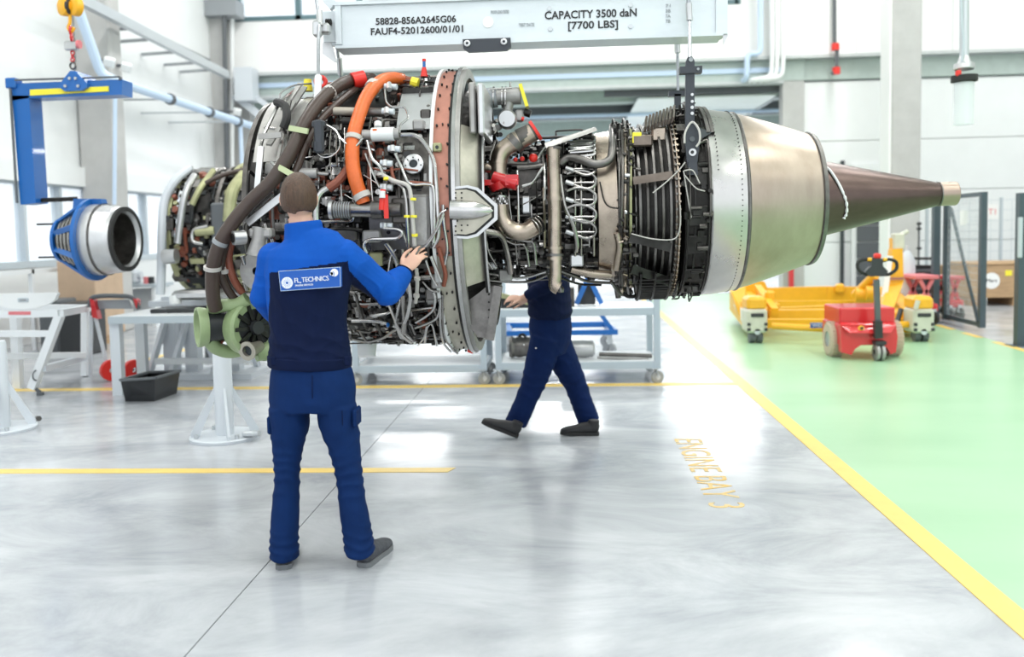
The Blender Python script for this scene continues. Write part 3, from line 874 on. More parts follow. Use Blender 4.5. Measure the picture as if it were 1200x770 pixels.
# alternate dark and worn hoops of the turbine case
for i, x in enumerate((.415, .455, .495, .535, .575)):
    band(x, x + .013, .466 + i * .012, 'case_mid' if i % 2 else 'dull_steel', name='cooling_hoop', t=.03, n=80)
band(.602, .612, .53, 'turbine_brown', name='turbine_flange', n=96)
band(.618, .626, .535, 'burnt_steel', name='turbine_flange', n=96)
bolts(.607, .528, 84, 'dull_steel', .012, h=.018); bolts(.624, .535, 84, 'burnt_steel', .011, h=.014)
# horizontal manifold bars over the hoops
for (x0, y0, x1, y1, w_) in ((742, 212, 788, 205, .042), (738, 278, 786, 290, .050), (740, 315, 784, 330, .05)):
    mb = MB(); mb.bar(es(x0, y0, .54), es(x1, y1, .55), w_, .02, up=(0, -1, 0)); mb.obj('manifold_bar', 'turbine_brown' if y0 < 250 else 'dark_steel', E, smooth=False)
for (x0, y0, x1, y1) in ((738, 165, 768, 160),):
    pass
hb = ebox(741, 158, 765, 171, .52, .07, 'turbine_brown', 'bracket_box', dy=-.02)
ebox(764, 149, 781, 165, .50, .1, 'burnt_steel', 'bracket_box', dy=-.02)
ebox(741, 155, 752, 168, .52, .01, 'yellow_tape', 'tape_patch', label='yellow tape square', dy=-.035)
# upright teeth along the top of the turbine case
for i in range(9):
    px = 756 + i * 4.0
    mb = MB(); a = es(px, 152 - i * 1.4, .56); c = es(px + 1.2, 139 - i * 1.6, .56)
    mb.bar(a, c, .012, .035, up=(0, 1, 0)); mb.obj('top_tooth', 'turbine_brown', E, smooth=False)
# scalloped lower rim
mb = MB()
for i in range(11):
    t = -1.40 + i * .055
    mb.box(EP(.5, t, .555), (.17, .012, .03), Euler((t, 0, 0)).to_matrix())
for xx in (.42, .50, .585):
    mb.lathe([(xx - .006, .54), (xx - .006, .57), (xx + .006, .57), (xx + .006, .54)], (0, D, zax(0)), (1, 0, .0165), 30, -1.45, -.75)
mb.obj('lower_scallop', 'dark_steel', E, smooth=False, kind='stuff')
# rear frame in front of the nozzle
lathe_part([(.64, .46), (.655, .525), (.72, .535), (.78, .535), (.80, .50)], 'case_dark', 'rear_frame')
for t in (-1.15, -.85, -.45, -.15, .25):
    mb = MB(); p = EP(.72, t, .54); mb.rbox(p, (.10, .012, .11), .004, Euler((-t, 0, 0)).to_matrix()); mb.obj('frame_panel', 'dark_steel', E, smooth=False)
for x, r in ((.66, .545), (.70, .542), (.775, .545)): band(x, x + .01, r, 'dark_steel', name='frame_flange', n=80)
# little clutter of the rear frame
# --- nozzle and tail cone
noz = thing('nozzle', (0, 0, 0), '', ''); del noz['label']; del noz['category']
noz.parent = E; noz.location = (0, 0, 0)
def pn(prof, mt, name, a0=0, a1=2 * PI, n=96, label=None):
    return lathe_part(prof, mt, name, n, label, a0, a1, parent=noz)
pn([(.795, .500), (.79, .538), (.80, .545), (.86, .543), (.96, .527), (.985, .522)], 'nozzle_skin', 'front_skin', label='pale riveted front skin')
pn([(.985, .520), (.992, .526), (1.000, .526), (1.006, .519)], 'dull_steel', 'seam_band')
pn([(1.004, .516), (1.08, .497), (1.18, .466), (1.29, .430), (1.38, .398), (1.425, .383)], 'nozzle_metal', 'rear_skin', label='brushed tan-grey rear skin')
pn([(1.425, .386), (1.430, .392), (1.452, .384), (1.455, .372), (1.440, .370)], 'dull_steel', 'lip')
pn([(1.455, .374), (1.35, .385), (1.1, .42), (.9, .44)], 'case_dark', 'inner_liner')
mb = MB()
for i in range(60):
    t = -1.6 + i * .053; p = EP(.955, t, .527); mb.cyl(p, EP(.955, t, .531), .0035, n=5)
for i in range(26):
    t = .3 + i * .05; p = EP(.83, t, .545); mb.cyl(p, EP(.83, t, .549), .0035, n=5)
mb.obj('rivet_row', 'dark_steel', noz, kind='stuff')
# small dark triangular gap at the top of the nozzle edge
mb = MB(); q = [es(818, 150, .557), es(834, 156, .55), es(818, 166, .552)]; mb.prism(q, (0, -.008, .004)); mb.obj('open_notch', 'dark_void', noz, smooth=False)
for x, r in ((.80, .565), (.825, .562)): 
    mb = MB(); mb.lathe([(x - .009, r - .03), (x - .009, r), (x + .009, r), (x + .009, r - .03)], (0, D, zax(0)), (1, 0, .0165), 20, .72, 1.9); mb.obj('top_band', 'dull_steel', noz)
cone = thing('tail_cone', (0, 0, 0), '', ''); del cone['label']; del cone['category']; cone.parent = E
lathe_part([(1.0, .30), (1.25, .275), (1.40, .245), (1.55, .215), (1.80, .158), (2.05, .100), (2.18, .070), (2.195, .064)], 'plug_metal', 'cone_shell', 72, parent=cone)
lathe_part([(2.19, .062), (2.19, .070), (2.285, .070), (2.29, .066), (2.285, .050), (2.22, .050)], 'tip_metal', 'tip_tube', 32, parent=cone)
lathe_part([(2.185, .0735), (2.192, .0735)], 'dull_steel', 'tip_seam', 32, parent=cone)
def cr(X_): return .245 + (.215 - .245) * (X_ - 1.4) / .15 if X_ < 1.55 else .215 - (X_ - 1.55) * .228
mb = MB(); pts = []
for (x, y) in ((963, 193), (972, 199), (981, 212), (988, 226), (992, 238), (992, 250), (989, 256)):
    X_ = at(x, y, D - .2).x; pts.append(es(x, y, cr(X_) + .006))
mb.tube(catmull(pts, 5), [.008 if i < 16 else .004 + .006 * math.sin(i) ** 2 for i in range(len(catmull(pts, 5)))], 8, up=(0, -1, 0))
mb.obj('tape_strip', 'paper', cone, label='torn white tape strip')

# --- hoses and larger pipes on the front part, read off the photograph
R8 = .86
pipe([(470, 93, .80), (458, 92, .84), (444, 97, .87), (430, 113, .88), (420, 138, .88), (414, 162, .88), (413, 188, .88), (417, 212, .88), (426, 238, .86)], .036, R8, 'orange_hose', 'hose', 14, label='thick orange hose')
pipe([(472, 93, .80), (484, 97, .78)], .026, R8, 'rust_hose', 'hose', 10, label='rust-red hose end')
pipe([(482, 96, .80), (490, 98, .79)], .03, R8, 'yellow_tape', 'cap', 10, label='yellow cap')
pipe([(436, 93, .76), (420, 93, .82), (400, 99, .86), (378, 116, .88), (358, 143, .90), (340, 180, .90), (318, 213, .90), (295, 235, .90), (272, 262, .92), (256, 290, .94), (249, 320, .95), (250, 350, .96), (253, 362, .96)], .036, R8, 'brown_hose', 'hose', 14, label='thick dark brown hose')
pipe([(418, 103, .80), (395, 122, .84), (372, 146, .86), (358, 172, .86), (347, 200, .86), (338, 215, .86)], .020, R8, 'brown_hose', 'hose', 10, label='thin dark brown hose')
pipe([(268, 272, .86), (262, 295, .88), (258, 318, .9), (266, 338, .9), (276, 352, .9)], .022, R8, 'brown_hose', 'hose', 10, label='thin dark brown hose')
pipe([(276, 270, .84), (268, 300, .86), (273, 325, .88), (284, 343, .88)], .020, R8, 'rust_hose', 'hose', 10, label='rust-brown hose')
pipe([(417, 178, .80), (409, 196, .83), (397, 212, .84), (385, 221, .84)], .024, R8, 'rust_hose', 'hose', 10, label='rust-brown hose')
pipe([(387, 219, .84), (376, 226, .85), (371, 238, .85), (371, 262, .84)], .017, R8, 'bright_steel', 'pipe', 10)
for (x0, y0, x1, y1, R_, mt, rr) in ((415, 160, 414, 165, .88, 'clamp_white', .045), (423, 227, 426, 233, .87, 'clamp_white', .045), (439, 100, 436, 104, .87, 'clamp_white', .044),
                                     (413, 95, 427, 92, .84, 'red_plastic', .045), (384, 110, 388, 107, .87, 'clamp_white', .041), (249, 312, 249, 316, .95, 'clamp_white', .044), (262, 315, 262, 319, .89, 'clamp_white', .028),
                                     (257, 286, 259, 282, .94, 'mid_grey', .040)):
    mb = MB(); mb.cyl(es(x0, y0, R_), es(x1, y1, R_), rr, n=16); mb.obj('hose_clamp', mt, E)
for (x0, y0, x1, y1) in ((339, 150, 361, 154), (327, 196, 343, 205)):
    mb = MB(); mb.bar(es(x0, y0, .93), es(x1, y1, .95), .028, .012, up=(0, -1, 0)); mb.obj('strap', 'green_strap', E, smooth=False, label='pale green strap')
# silver struts on the front edge
for (x0, y0, x1, y1, w_, mt) in ((275, 250, 330, 205, .03, 'aluminium'), (296, 244, 318, 224, .05, 'bright_steel'), (306, 172, 300, 240, .03, 'aluminium'), (320, 218, 352, 170, .016, 'steel_pipe'), (290, 262, 333, 228, .035, 'aluminium'), (303, 160, 330, 158, .03, 'grey_plate'), (340, 118, 322, 205, .014, 'steel_pipe')):
    mb = MB(); mb.bar(es(x0, y0, .84), es(x1, y1, .84), w_, .015, up=(0, -1, 0)); mb.obj('strut', mt, E, smooth=False)
pipe([(352, 100, .78), (330, 118, .79), (318, 140, .80), (307, 165, .80), (303, 195, .80), (301, 225, .80), (299, 245, .8)], .010, .8, 'bright_steel')
pipe([(365, 98, .80), (345, 100, .82), (330, 108, .84), (327, 116, .82)], .005, .8, 'bright_steel')
pipe([(358, 150, .85), (348, 172, .86), (338, 186, .86), (325, 194, .85), (318, 190, .83)], .008, .8, 'bright_steel')
pipe([(324, 120, .80), (334, 124, .84), (336, 138, .85), (332, 150, .83)], .022, .8, 'black_rubber', 'hose', label='short black hose')
# yellow and red caps at the top front
mb = MB(); p = at(361, 107, D - .08); mb.cyl(p, p + Vector((0, 0, .07)), .03, .022, n=12); mb.obj('cap', 'yellow_tape', E, label='yellow cap')
mb = MB(); p = at(376, 96, D - .12); mb.torus(p, (.3, -1, 0), .028, .014, 16, 8); mb.obj('tag_loop', 'red_plastic', E, label='red tag loop')
# bell-shaped mount fittings with their pin
for px in (478, 490, 502, 509):
    mb = MB(); p = at(px, 106, D - .18); mb.lathe([(0, .052), (.03, .050), (.06, .03), (.075, .004)], p, (0, 0, 1), 14); mb.obj('mount_fitting', 'black_plastic' if px in (478, 502, 509) else 'dull_steel', E)
ebox(470, 103, 514, 110, .80, .2, 'dark_steel', 'mount_plate', dy=0)
mb = MB(); p = at(497, 90, D - .2); q = at(497, 79, D - .2); mb.cyl(p, q, .022, .012, n=12); mb.obj('pin', 'red_plastic', E, label='red pin base')
mb = MB(); p = at(497, 80, D - .2); q = at(497, 72, D - .2); mb.cyl(p, q, .009, n=10); mb.obj('pin', 'blue_paint', E, label='blue pin sleeve')
mb = MB(); p = at(497, 72, D - .2); q = at(497, 69, D - .2); mb.cyl(p, q, .011, n=10); mb.obj('pin', 'red_plastic', E, label='red pin tip')
for dx_ in (-5, 5):
    mb = MB(); mb.tube(catmull([at(497 + dx_ * .4, 93, D - .24), at(497 + dx_ * .5, 100, D - .26), at(497 + dx_ * .55, 107, D - .26)], 3), .009, 6); mb.obj('bracket', 'bright_steel', E)
# black bulb on the ring top
mb = MB(); p = at(536, 92, D - .05); mb.sphere(p, .05, 14, (1.1, 1, .75)); mb.obj('vent_bulb', 'black_rubber', E, label='black rubber bulb')
mb = MB(); p = at(541, 97, D - .1); mb.cyl(p, p + Vector((.02, 0, .05)), .03, .035, n=12); mb.obj('bulb_collar', 'dull_steel', E)
# white actuator
act = thing('actuator', (0, 0, 0), '', ''); del act['label']; del act['category']; act.parent = E
def ecyl(x0, y0, x1, y1, R_, r0, mt, name='fitting', r1=None, parent=None, label=None, n=16, R2=None):
    mb = MB(); mb.cyl(es(x0, y0, R_), es(x1, y1, R2 or R_), r0, r1, n=n); return mb.obj(name, mt, parent or E, label=label)
ecyl(436, 158, 462, 157, .86, .036, 'white_part', 'body', parent=act, label='white cylinder body')
ecyl(425, 158, 436, 158, .86, .026, 'cast_alloy', 'end_fitting', parent=act); ecyl(462, 157, 468, 157, .86, .030, 'cast_alloy', 'end_fitting', parent=act)
ecyl(443, 149, 443, 144, .86, .02, 'white_part', 'nipple', parent=act)
p = es(441, 155, .86); mb = MB(); mb.box(p + Vector((0, -.037, 0)), (.022, .004, .026)); mb.obj('sticker', 'orange_hose', act, smooth=False, label='orange sticker')
# horizontal tan tubes
for (x0, y0, x1, y1, r_, mt) in ((391, 130, 424, 131, .022, 'tan_tube'), (424, 131, 452, 132, .024, 'dull_steel'), (402, 142, 418, 143, .022, 'dark_steel'), (352, 203, 372, 203, .026, 'cast_alloy'), (372, 203, 385, 204, .010, 'steel_pipe')):
    ecyl(x0, y0, x1, y1, .84, r_, mt, 'canister')
# big horizontal duct into the gearbox
ecyl(387, 246, 391, 246, .86, .050, 'aluminium', 'duct_flange'); ecyl(391, 246, 413, 246, .86, .040, 'dull_steel', 'duct', label='ribbed grey duct')
for i in range(7): ecyl(393 + i * 2.8, 246, 394 + i * 2.8, 246, .86, .043, 'mid_grey', 'duct_rib')
ecyl(413, 246, 437, 246, .86, .038, 'steel_pipe', 'duct'); ecyl(436, 246, 449, 246, .86, .046, 'dull_steel', 'duct'); ecyl(449, 246, 470, 246, .85, .036, 'case_mid', 'duct')
gb = ebox(478, 228, 504, 290, .86, .16, 'cast_alloy', 'gearbox_block', b=.015, dy=.03)
ebox(458, 232, 480, 262, .84, .1, 'case_mid', 'gearbox_block', b=.01, dy=.02)
# red locking tag
ecyl(449, 222, 447, 246, .93, .014, 'red_plastic', 'red_tag', label='red locking pin')
mb = MB(); mb.bar(es(452, 228, .93), es(453, 256, .93), .022, .01, up=(0, -1, 0)); mb.obj('red_tag', 'red_plastic', E, smooth=False, label='red ribbon tag')
ecyl(448, 224, 448, 232, .945, .015, 'white_part', 'red_tag', label='white pin sleeve')
# round flange on dark plate
mb = MB(); p = es(485, 193, .80); mb.lathe([(0, .022), (0, .052), (.016, .052), (.018, .048), (.018, .022), (0, .022)], p + Vector((0, .0, 0)), (0, -1, .25), 32, ref=(1, 0, 0)); fo = mb.obj('round_flange', 'aluminium', E, label='pale round flange')
mb = MB()
for i in range(8):
    t = i * PI / 4; mb.cyl(p + Vector((.04 * math.cos(t), -.018, .04 * math.sin(t) - .004)), p + Vector((.04 * math.cos(t), -.022, .04 * math.sin(t) - .004)), .004, n=6)
mb.obj('bolt_holes', 'dark_steel', fo, kind='stuff')
mb = MB(); mb.cyl(p + Vector((0, -.001, 0)), p + Vector((0, -.006, 0)), .024, n=20); mb.obj('flange_hole', 'dark_void', fo)
# pipes of the front part
FP = [
 ([(470, 158), (487, 159), (499, 170), (508, 188), (511, 215), (513, 250), (514, 275), (508, 290)], .013, .85, 'bright_steel'),
 ([(430, 297), (427, 287), (433, 281), (455, 280), (466, 279), (471, 273), (465, 269), (450, 268)], .012, .88, 'bright_steel'),
 ([(471, 270), (478, 290), (480, 300)], .009, .87, 'steel_pipe'),
 ([(452, 285), (462, 300), (466, 312)], .014, .86, 'bright_steel'),
 ([(463, 180), (470, 195), (480, 215), (500, 216), (508, 222), (509, 260), (508, 285)], .009, .86, 'bright_steel'),
 ([(430, 165), (436, 185), (445, 195), (452, 208), (470, 218), (475, 232), (477, 262), (479, 300), (479, 318)], .010, .88, 'bright_steel'),
 ([(448, 205), (462, 212), (478, 218), (482, 235), (484, 262), (486, 288)], .013, .89, 'clamp_white'),
 ([(428, 180), (438, 205), (445, 220)], .008, .86, 'bright_steel'),
 ([(380, 145), (392, 152), (402, 165), (415, 172), (425, 162)], .007, .90, 'bright_steel'),
 ([(368, 160), (370, 176), (378, 184), (390, 182), (398, 172), (396, 158), (388, 150)], .005, .90, 'bright_steel'),
 ([(451, 105), (453, 120), (462, 126), (474, 126), (478, 138), (470, 146), (468, 156)], .007, .87, 'bright_steel'),
 ([(432, 196), (450, 200), (470, 198), (490, 200)], .006, .84, 'rust_hose'),
 ([(480, 214), (505, 216)], .012, .85, 'rust_hose'),
 ([(458, 190), (460, 205), (464, 215)], .011, .85, 'rust_hose'),
 ([(520, 250), (514, 265), (503, 283), (495, 292)], .009, .90, 'bright_steel'),
 ([(523, 246), (515, 252), (510, 270), (500, 284)], .006, .90, 'bright_steel'),
 ([(412, 376), (432, 376), (450, 378), (470, 386), (484, 400)], .012, .80, 'bright_steel'),
 ([(412, 397), (430, 400), (448, 396), (460, 388), (470, 384)], .012, .78, 'steel_pipe'),
 ([(455, 355), (463, 375), (470, 392), (482, 402)], .010, .83, 'bright_steel'),
 ([(470, 350), (466, 365), (464, 380), (470, 396)], .009, .83, 'bright_steel'),
 ([(479, 330), (481, 350), (478, 368), (474, 378)], .014, .87, 'bright_steel'),
 ([(472, 345), (474, 372), (473, 390)], .017, .85, 'steel_pipe'),
 ([(488, 315), (489, 335), (487, 355)], .012, .87, 'clamp_white'),
 ([(487, 378), (500, 370), (508, 362), (510, 350), (508, 342)], .009, .85, 'bright_steel'),
 ([(486, 384), (498, 380), (512, 372), (516, 356)], .009, .84, 'bright_steel'),
 ([(518, 345), (519, 375), (521, 395), (530, 408), (536, 414)], .009, .84, 'steel_pipe'),
 ([(516, 350), (516, 380), (520, 402), (528, 412)], .008, .85, 'bright_steel'),
 ([(498, 402), (500, 385), (506, 380), (510, 395), (512, 405)], .008, .82, 'bright_steel'),
 ([(490, 405), (497, 395), (500, 382)], .006, .83, 'bright_steel'),
 ([(519, 240), (520, 262), (524, 290), (521, 310)], .010, .85, 'bright_steel'),
 ([(514, 290), (518, 305), (522, 322), (520, 335)], .014, .85, 'rust_hose'),
 ([(505, 300), (511, 315), (517, 330)], .012, .87, 'bright_steel'),
 ([(499, 305), (505, 322), (512, 335)], .007, .87, 'bright_steel'),
 ([(495, 330), (505, 340), (515, 342)], .007, .85, 'steel_pipe'),
 ([(455, 318), (458, 300), (464, 292)], .006, .86, 'bright_steel'),
 ([(385, 270), (400, 268), (425, 270)], .014, .82, 'dark_steel'),
 ([(395, 152), (394, 175), (395, 195)], .005, .80, 'steel_pipe'),
 ([(404, 150), (404, 178), (403, 205)], .005, .80, 'steel_pipe'),
 ([(388, 150), (386, 180), (389, 210)], .005, .80, 'steel_pipe'),
 ([(433, 172), (434, 200), (436, 230), (438, 238)], .006, .86, 'bright_steel'),
 ([(426, 205), (440, 214), (455, 226)], .004, .86, 'bright_steel'),
 ([(404, 228), (415, 234), (430, 238)], .004, .85, 'bright_steel'),
 ([(399, 205), (400, 225), (401, 240)], .006, .84, 'steel_pipe'),
]
for pts, rr, R_, mt in FP: pipe(pts, rr * .82, R_, mt)
for (x, y) in ((484, 232), (485, 252), (486, 274), (477, 252), (489, 325), (488, 345), (453, 208), (446, 203)):
    ecyl(x, y, x, y + 3, .89, .016, 'yellow_tape' if y % 2 == 0 else 'clamp_white', 'pipe_clip', n=10)
# blue-grey valve pairs
for (x, y) in ((458, 101), (455, 130), (453, 191), (453, 219), (453, 264), (462, 174)):
    ecyl(x - 7, y, x + 7, y + 1, .86, .016, 'light_grey_paint', 'valve', n=12)
    ecyl(x - 2, y - 3, x - 2, y + 4, .87, .014, 'aluminium', 'valve', n=10)
for (x0, y0, x1, y1, R_, mt) in ((483, 140, 497, 152, .83, 'cast_alloy'), (492, 128, 505, 142, .80, 'case_mid'), (432, 296, 448, 312, .80, 'gold_green'), (390, 268, 418, 282, .83, 'case_mid'), (424, 270, 446, 284, .83, 'cast_alloy'),
                                 (505, 322, 518, 338, .84, 'cast_alloy'), (498, 338, 520, 352, .83, 'dull_steel'), (452, 372, 460, 384, .80, 'dark_steel'), (452, 378, 456, 384, .82, 'blue_paint'), (345, 188, 360, 200, .80, 'cast_alloy'), (310, 190, 326, 204, .78, 'grey_plate'), (414, 250, 424, 262, .80, 'dark_steel'),
                                 (500, 348, 512, 356, .80, 'cast_alloy'), (440, 360, 452, 372, .78, 'case_mid'), (415, 345, 436, 372, .70, 'cast_alloy')):
    ebox(x0, y0, x1, y1, R_, .06, mt, 'housing')
ecyl(430, 397, 430, 418, .66, .062, 'white_part', 'sump_can', r1=.052, label='white bottom canister', n=24)
ecyl(549, 409, 555, 411, .74, .02, 'red_plastic', 'cap', label='red drain cap')

# --- silver starter housing beside the worker's arm
st = thing('starter', (0, 0, 0), '', ''); del st['label']; del st['category']; st.parent = E
mb = MB(); p = es(298, 318, .93); mb.lathe([(0, .02), (0, .095), (.03, .105), (.06, .10), (.08, .07), (.16, .05)], p + Vector((0, .02, 0)), (.25, 1, 0), 28, ref=(1, 0, 0)); mb.obj('body', 'cast_alloy', st)
mb = MB(); mb.tube([es(300, 300, .92), es(303, 282, .90), es(306, 268, .88)], [.05, .035, .045], 14); mb.obj('neck', 'cast_alloy', st)
mb = MB(); mb.cyl(es(273, 279, .96), es(287, 278, .92), .036, n=18); mb.obj('port', 'aluminium', st)
mb = MB(); a = es(273, 279, .96); d = (es(287, 278, .92) - a).normalized(); mb.cyl(a - d * .004, a - d * .001, .024, n=16); mb.obj('port_mouth', 'dark_steel', st)
mb = MB(); mb.rbox(es(307, 273, .88), (.12, .07, .05), .01); mb.obj('block', 'cast_alloy', st, smooth=False)
for (x, y) in ((284, 300), (286, 330), (310, 262), (318, 280)):
    ecyl(x, y, x + 3, y + 10, .88, .012, 'steel_pipe', 'fitting')
# --- green ducts hanging at the lower front corner
gd = thing('green_duct', (0, 0, 0), '', ''); del gd['label']; del gd['category']; gd.parent = E; gd['label'] = 'pale green intake ducting'
Yg = 4.35
def gp(x, y, Y=Yg): return at(x, y, Y)
ax1 = Vector((-.85, -.55, .0)).normalized()
p = gp(240, 383)
mb = MB(); mb.lathe([(.0, .075), (.0, .098), (.035, .106), (.05, .104), (.05, .09), (0, .078)], p - ax1 * .01, ax1, 32); 
mb.obj('inlet_ring', 'green_duct', gd)
mb = MB(); mb.lathe([(0.045, .089), (-.10, .075), (-.10, .0)], p - ax1 * .01, ax1, 32); mb.obj('inlet_throat', 'black_plastic', gd)
mb = MB(); mb.tube(catmull([gp(246, 362), gp(262, 358), gp(280, 356), gp(290, 350)], 5), [.035] * 16, 12); mb.obj('upper_duct', 'green_duct', gd)
mb = MB(); mb.tube(catmull([gp(244, 398), gp(254, 408, 4.4), gp(268, 412, 4.45), gp(284, 410, 4.5)], 5), .036, 12); mb.obj('lower_duct', 'green_duct', gd)
p2 = gp(292, 384, 4.42); ax2 = Vector((.80, -.6, .05)).normalized()
mb = MB(); mb.lathe([(-.05, .105), (-.05, .13), (-.02, .145), (.06, .150), (.07, .135), (.06, .10)], p2, ax2, 36); mb.obj('volute_ring', 'green_duct', gd)
mb = MB(); mb.lathe([(.055, .14), (.045, .09), (.05, .04), (.09, .035), (.09, 0)], p2, ax2, 30); mb.obj('impeller_hub', 'black_plastic', gd)
for i in range(10):
    t = i * PI / 5; u_, v_, _ = frame_of(ax2); e_ = u_ * math.cos(t) + v_ * math.sin(t)
    mb = MB(); mb.bar(p2 + ax2 * .06 + e_ * .04, p2 + ax2 * .065 + e_ * .125, .012, .02); mb.obj('vane', 'dark_steel', gd, smooth=False)
p3 = gp(291, 411, 4.30); ax3 = Vector((-.25, -.95, -.1)).normalized()
mb = MB(); mb.lathe([(-.10, .03), (-.02, .036), (.0, .05), (.012, .05), (.012, .028), (-.05, .026)], p3, ax3, 26); mb.obj('port_flange', 'beige_case', gd)
mb = MB(); mb.cyl(p3 - ax3 * .01, p3 - ax3 * .02, .03, n=18); mb.obj('port_mouth', 'dark_void', gd)
mb = MB(); mb.tube(catmull([gp(300, 414, 4.4), gp(318, 410, 4.45), gp(332, 398, 4.5)], 4), [.045, .045, .05, .05, .05, .05, .05, .05, .04], 12); mb.obj('tail_duct', 'green_duct', gd)
random.seed(5)
for i in range(14):
    x, y = random.uniform(256, 282), random.uniform(366, 400)
    mb = MB(); mb.bar(gp(x, y, 4.40), gp(x + random.uniform(-8, 8), y + random.uniform(-10, 10), 4.42), .012, .012)
    mb.obj('link_rod', random.choice(['bright_steel', 'dull_steel', 'dark_steel', 'rust_hose']), gd, smooth=False)

# --- core: ducts and pipes
# upper valve body with the yellow cover
uv = thing('bleed_valve', (0, 0, 0), '', ''); del uv['label']; del uv['category']; uv.parent = E
Yu = 4.95
def up_(x, y, Y=Yu): return at(x, y, Y)
mb = MB(); mb.cyl(up_(569, 116), up_(582, 114), .062, .058, n=20); mb.obj('sleeve', 'mid_grey', uv)
mb = MB(); mb.cyl(up_(582, 114), up_(610, 112), .045, .050, n=20); mb.obj('body', 'cast_alloy', uv)
for x in (578, 588, 592):
    mb = MB(); mb.cyl(up_(x, 114), up_(x + 1.6, 114), .062, n=20); mb.obj('clamp_ring', 'bright_steel', uv)
mb = MB(); mb.bar(up_(610, 100), up_(618, 126), .02, .11, up=(0, 1, 0)); mb.obj('cover', 'yellow_tape', uv, smooth=False, label='yellow blanking cover')
mb = MB(); mb.tube([up_(596, 118), up_(595, 128), up_(594, 138)], [.035, .028, .03], 14); mb.obj('neck', 'cast_alloy', uv)
mb = MB(); mb.lathe([(0, .0), (0, .045), (.02, .055), (.07, .055), (.09, .03)], up_(594, 139, 4.85), (0, 1, 0), 24, ref=(1, 0, 0)); mb.obj('diaphragm', 'aluminium', uv)
mb = MB(); mb.rbox(up_(609, 136), (.05, .05, .07), .01); mb.obj('solenoid', 'cast_alloy', uv, smooth=False)
mb = MB(); mb.cyl(up_(614, 131), up_(622, 134), .022, n=12); mb.obj('solenoid', 'dark_steel', uv)
mb = MB(); mb.cyl(up_(611, 139, 4.9), up_(614, 140, 4.9), .012, n=10); mb.obj('red_cap', 'red_plastic', uv)
mb = MB(); mb.tube([up_(573, 105, 4.88), up_(600, 103, 4.88)], .006, 6); mb.tube([up_(598, 103), up_(598, 96)], .007, 6); mb.obj('sense_line', 'bright_steel', uv, kind='stuff')
for i in range(12):
    x, y = random.uniform(568, 590), random.uniform(145, 158); mb = MB()
    mb.cyl(up_(x, y, 4.9), up_(x + random.uniform(-6, 6), y + random.uniform(-5, 5), 4.85), random.uniform(.006, .016), n=8); mb.obj('fitting', random.choice(['dull_steel', 'dark_steel', 'steel_pipe']), uv)
# Y-shaped burnt duct with its red cover
yd = thing('bleed_duct', (0, 0, 0), '', ''); del yd['label']; del yd['category']; yd.parent = E
def yp(x, y, Y=4.68): return at(x, y, Y)
mb = MB(); mb.tube(catmull([yp(585, 212), yp(584, 193), yp(588, 178), yp(600, 168), yp(612, 162), yp(624, 155)], 6), [.047] * 18 + [.052] * 13, 22); mb.obj('elbow', 'burnt_steel', yd)
mb = MB(); mb.cyl(yp(601, 170), yp(607, 164.5), .058, n=22); mb.obj('clamp_ring', 'dull_steel', yd)
mb = MB(); mb.cyl(yp(608, 163), yp(626, 154), .055, .050, n=22); mb.obj('sleeve', 'case_mid', yd)
mb = MB(); a = yp(626, 154); b_ = yp(629, 152); mb.cyl(a, b_, .060, .060, n=22); mb.obj('cover', 'red_plastic', yd, label='red blanking cover')
mb = MB(); mb.cyl(yp(550, 196), yp(578, 198), .026, .030, n=16); mb.obj('branch', 'burnt_steel', yd)
for (x, y) in ((584, 190), (585, 205)):
    mb = MB(); mb.cyl(yp(x, y - 1.5), yp(x, y + 1.5), .052, n=22); mb.obj('clamp_ring', 'burnt_steel', yd)
mb = MB(); mb.cyl(yp(584, 214, 4.66), yp(587, 222, 4.66), .062, .05, n=18)
mb.box(yp(600, 211, 4.62), (.07, .05, .055)); mb.box(yp(574, 214, 4.64), (.06, .04, .03))
mb.cyl(yp(578, 208, 4.64), yp(606, 216, 4.62), .035, n=12)
mb.obj('red_cover', 'red_paint', yd, label='glossy red wrapped cover')
mb = MB(); mb.cyl(yp(586, 229), yp(585, 243), .05, .046, n=20)
for i in range(9): 
    x, y = 578 + i * 2, 233 + (i % 3) * 3; mb.sphere(yp(x, y, 4.63), .012, 6)
mb.obj('crumpled_seal', 'bright_steel', yd)
# lower steel elbow
el = [(586, 240), (587, 254), (593, 265), (604, 271), (616, 271), (627, 265)]
mb = MB(); mb.tube(catmull([yp(x, y, 4.62) for x, y in el], 7), .047, 24); e1 = mb.obj('steel_elbow', 'burnt_steel', E, label='large bright tan steel elbow')
mb = MB(); a = yp(622, 268, 4.62); b_ = yp(631, 262, 4.66)
for t in (0.1, .45, .8): mb.cyl(a.lerp(b_, t), a.lerp(b_, t + .1), .056, n=24)
mb.obj('clamp_ring', 'bright_steel', e1)
# long vertical steel pipe
vp_ = [(648, 173), (649, 210), (650, 250), (650, 290), (651, 305)]
mb = MB(); mb.tube(catmull([at(x, y, 4.60) for x, y in vp_], 5), .036, 22); v1 = mb.obj('drain_duct', 'burnt_steel', E, label='tall bright steel duct')
for (y0, y1, r_, mt) in ((230, 235, .041, 'burnt_steel'), (289, 292, .046, 'burnt_steel'), (297, 300, .048, 'dull_steel'), (301, 304, .042, 'burnt_steel'), (172, 175, .037, 'case_mid')):
    mb = MB(); mb.cyl(at(650, y0, 4.6), at(650, y1, 4.6), r_, n=22); mb.obj('joint_ring', mt, v1)
mb = MB(); mb.tube(catmull([at(651, 303, 4.6), at(651, 320, 4.6), at(650, 334, 4.6), at(655, 338, 4.6)], 4), [.032] * 5 + [.034] * 3 + [.036] * 5, 18); mb.obj('foot', 'burnt_steel', v1)
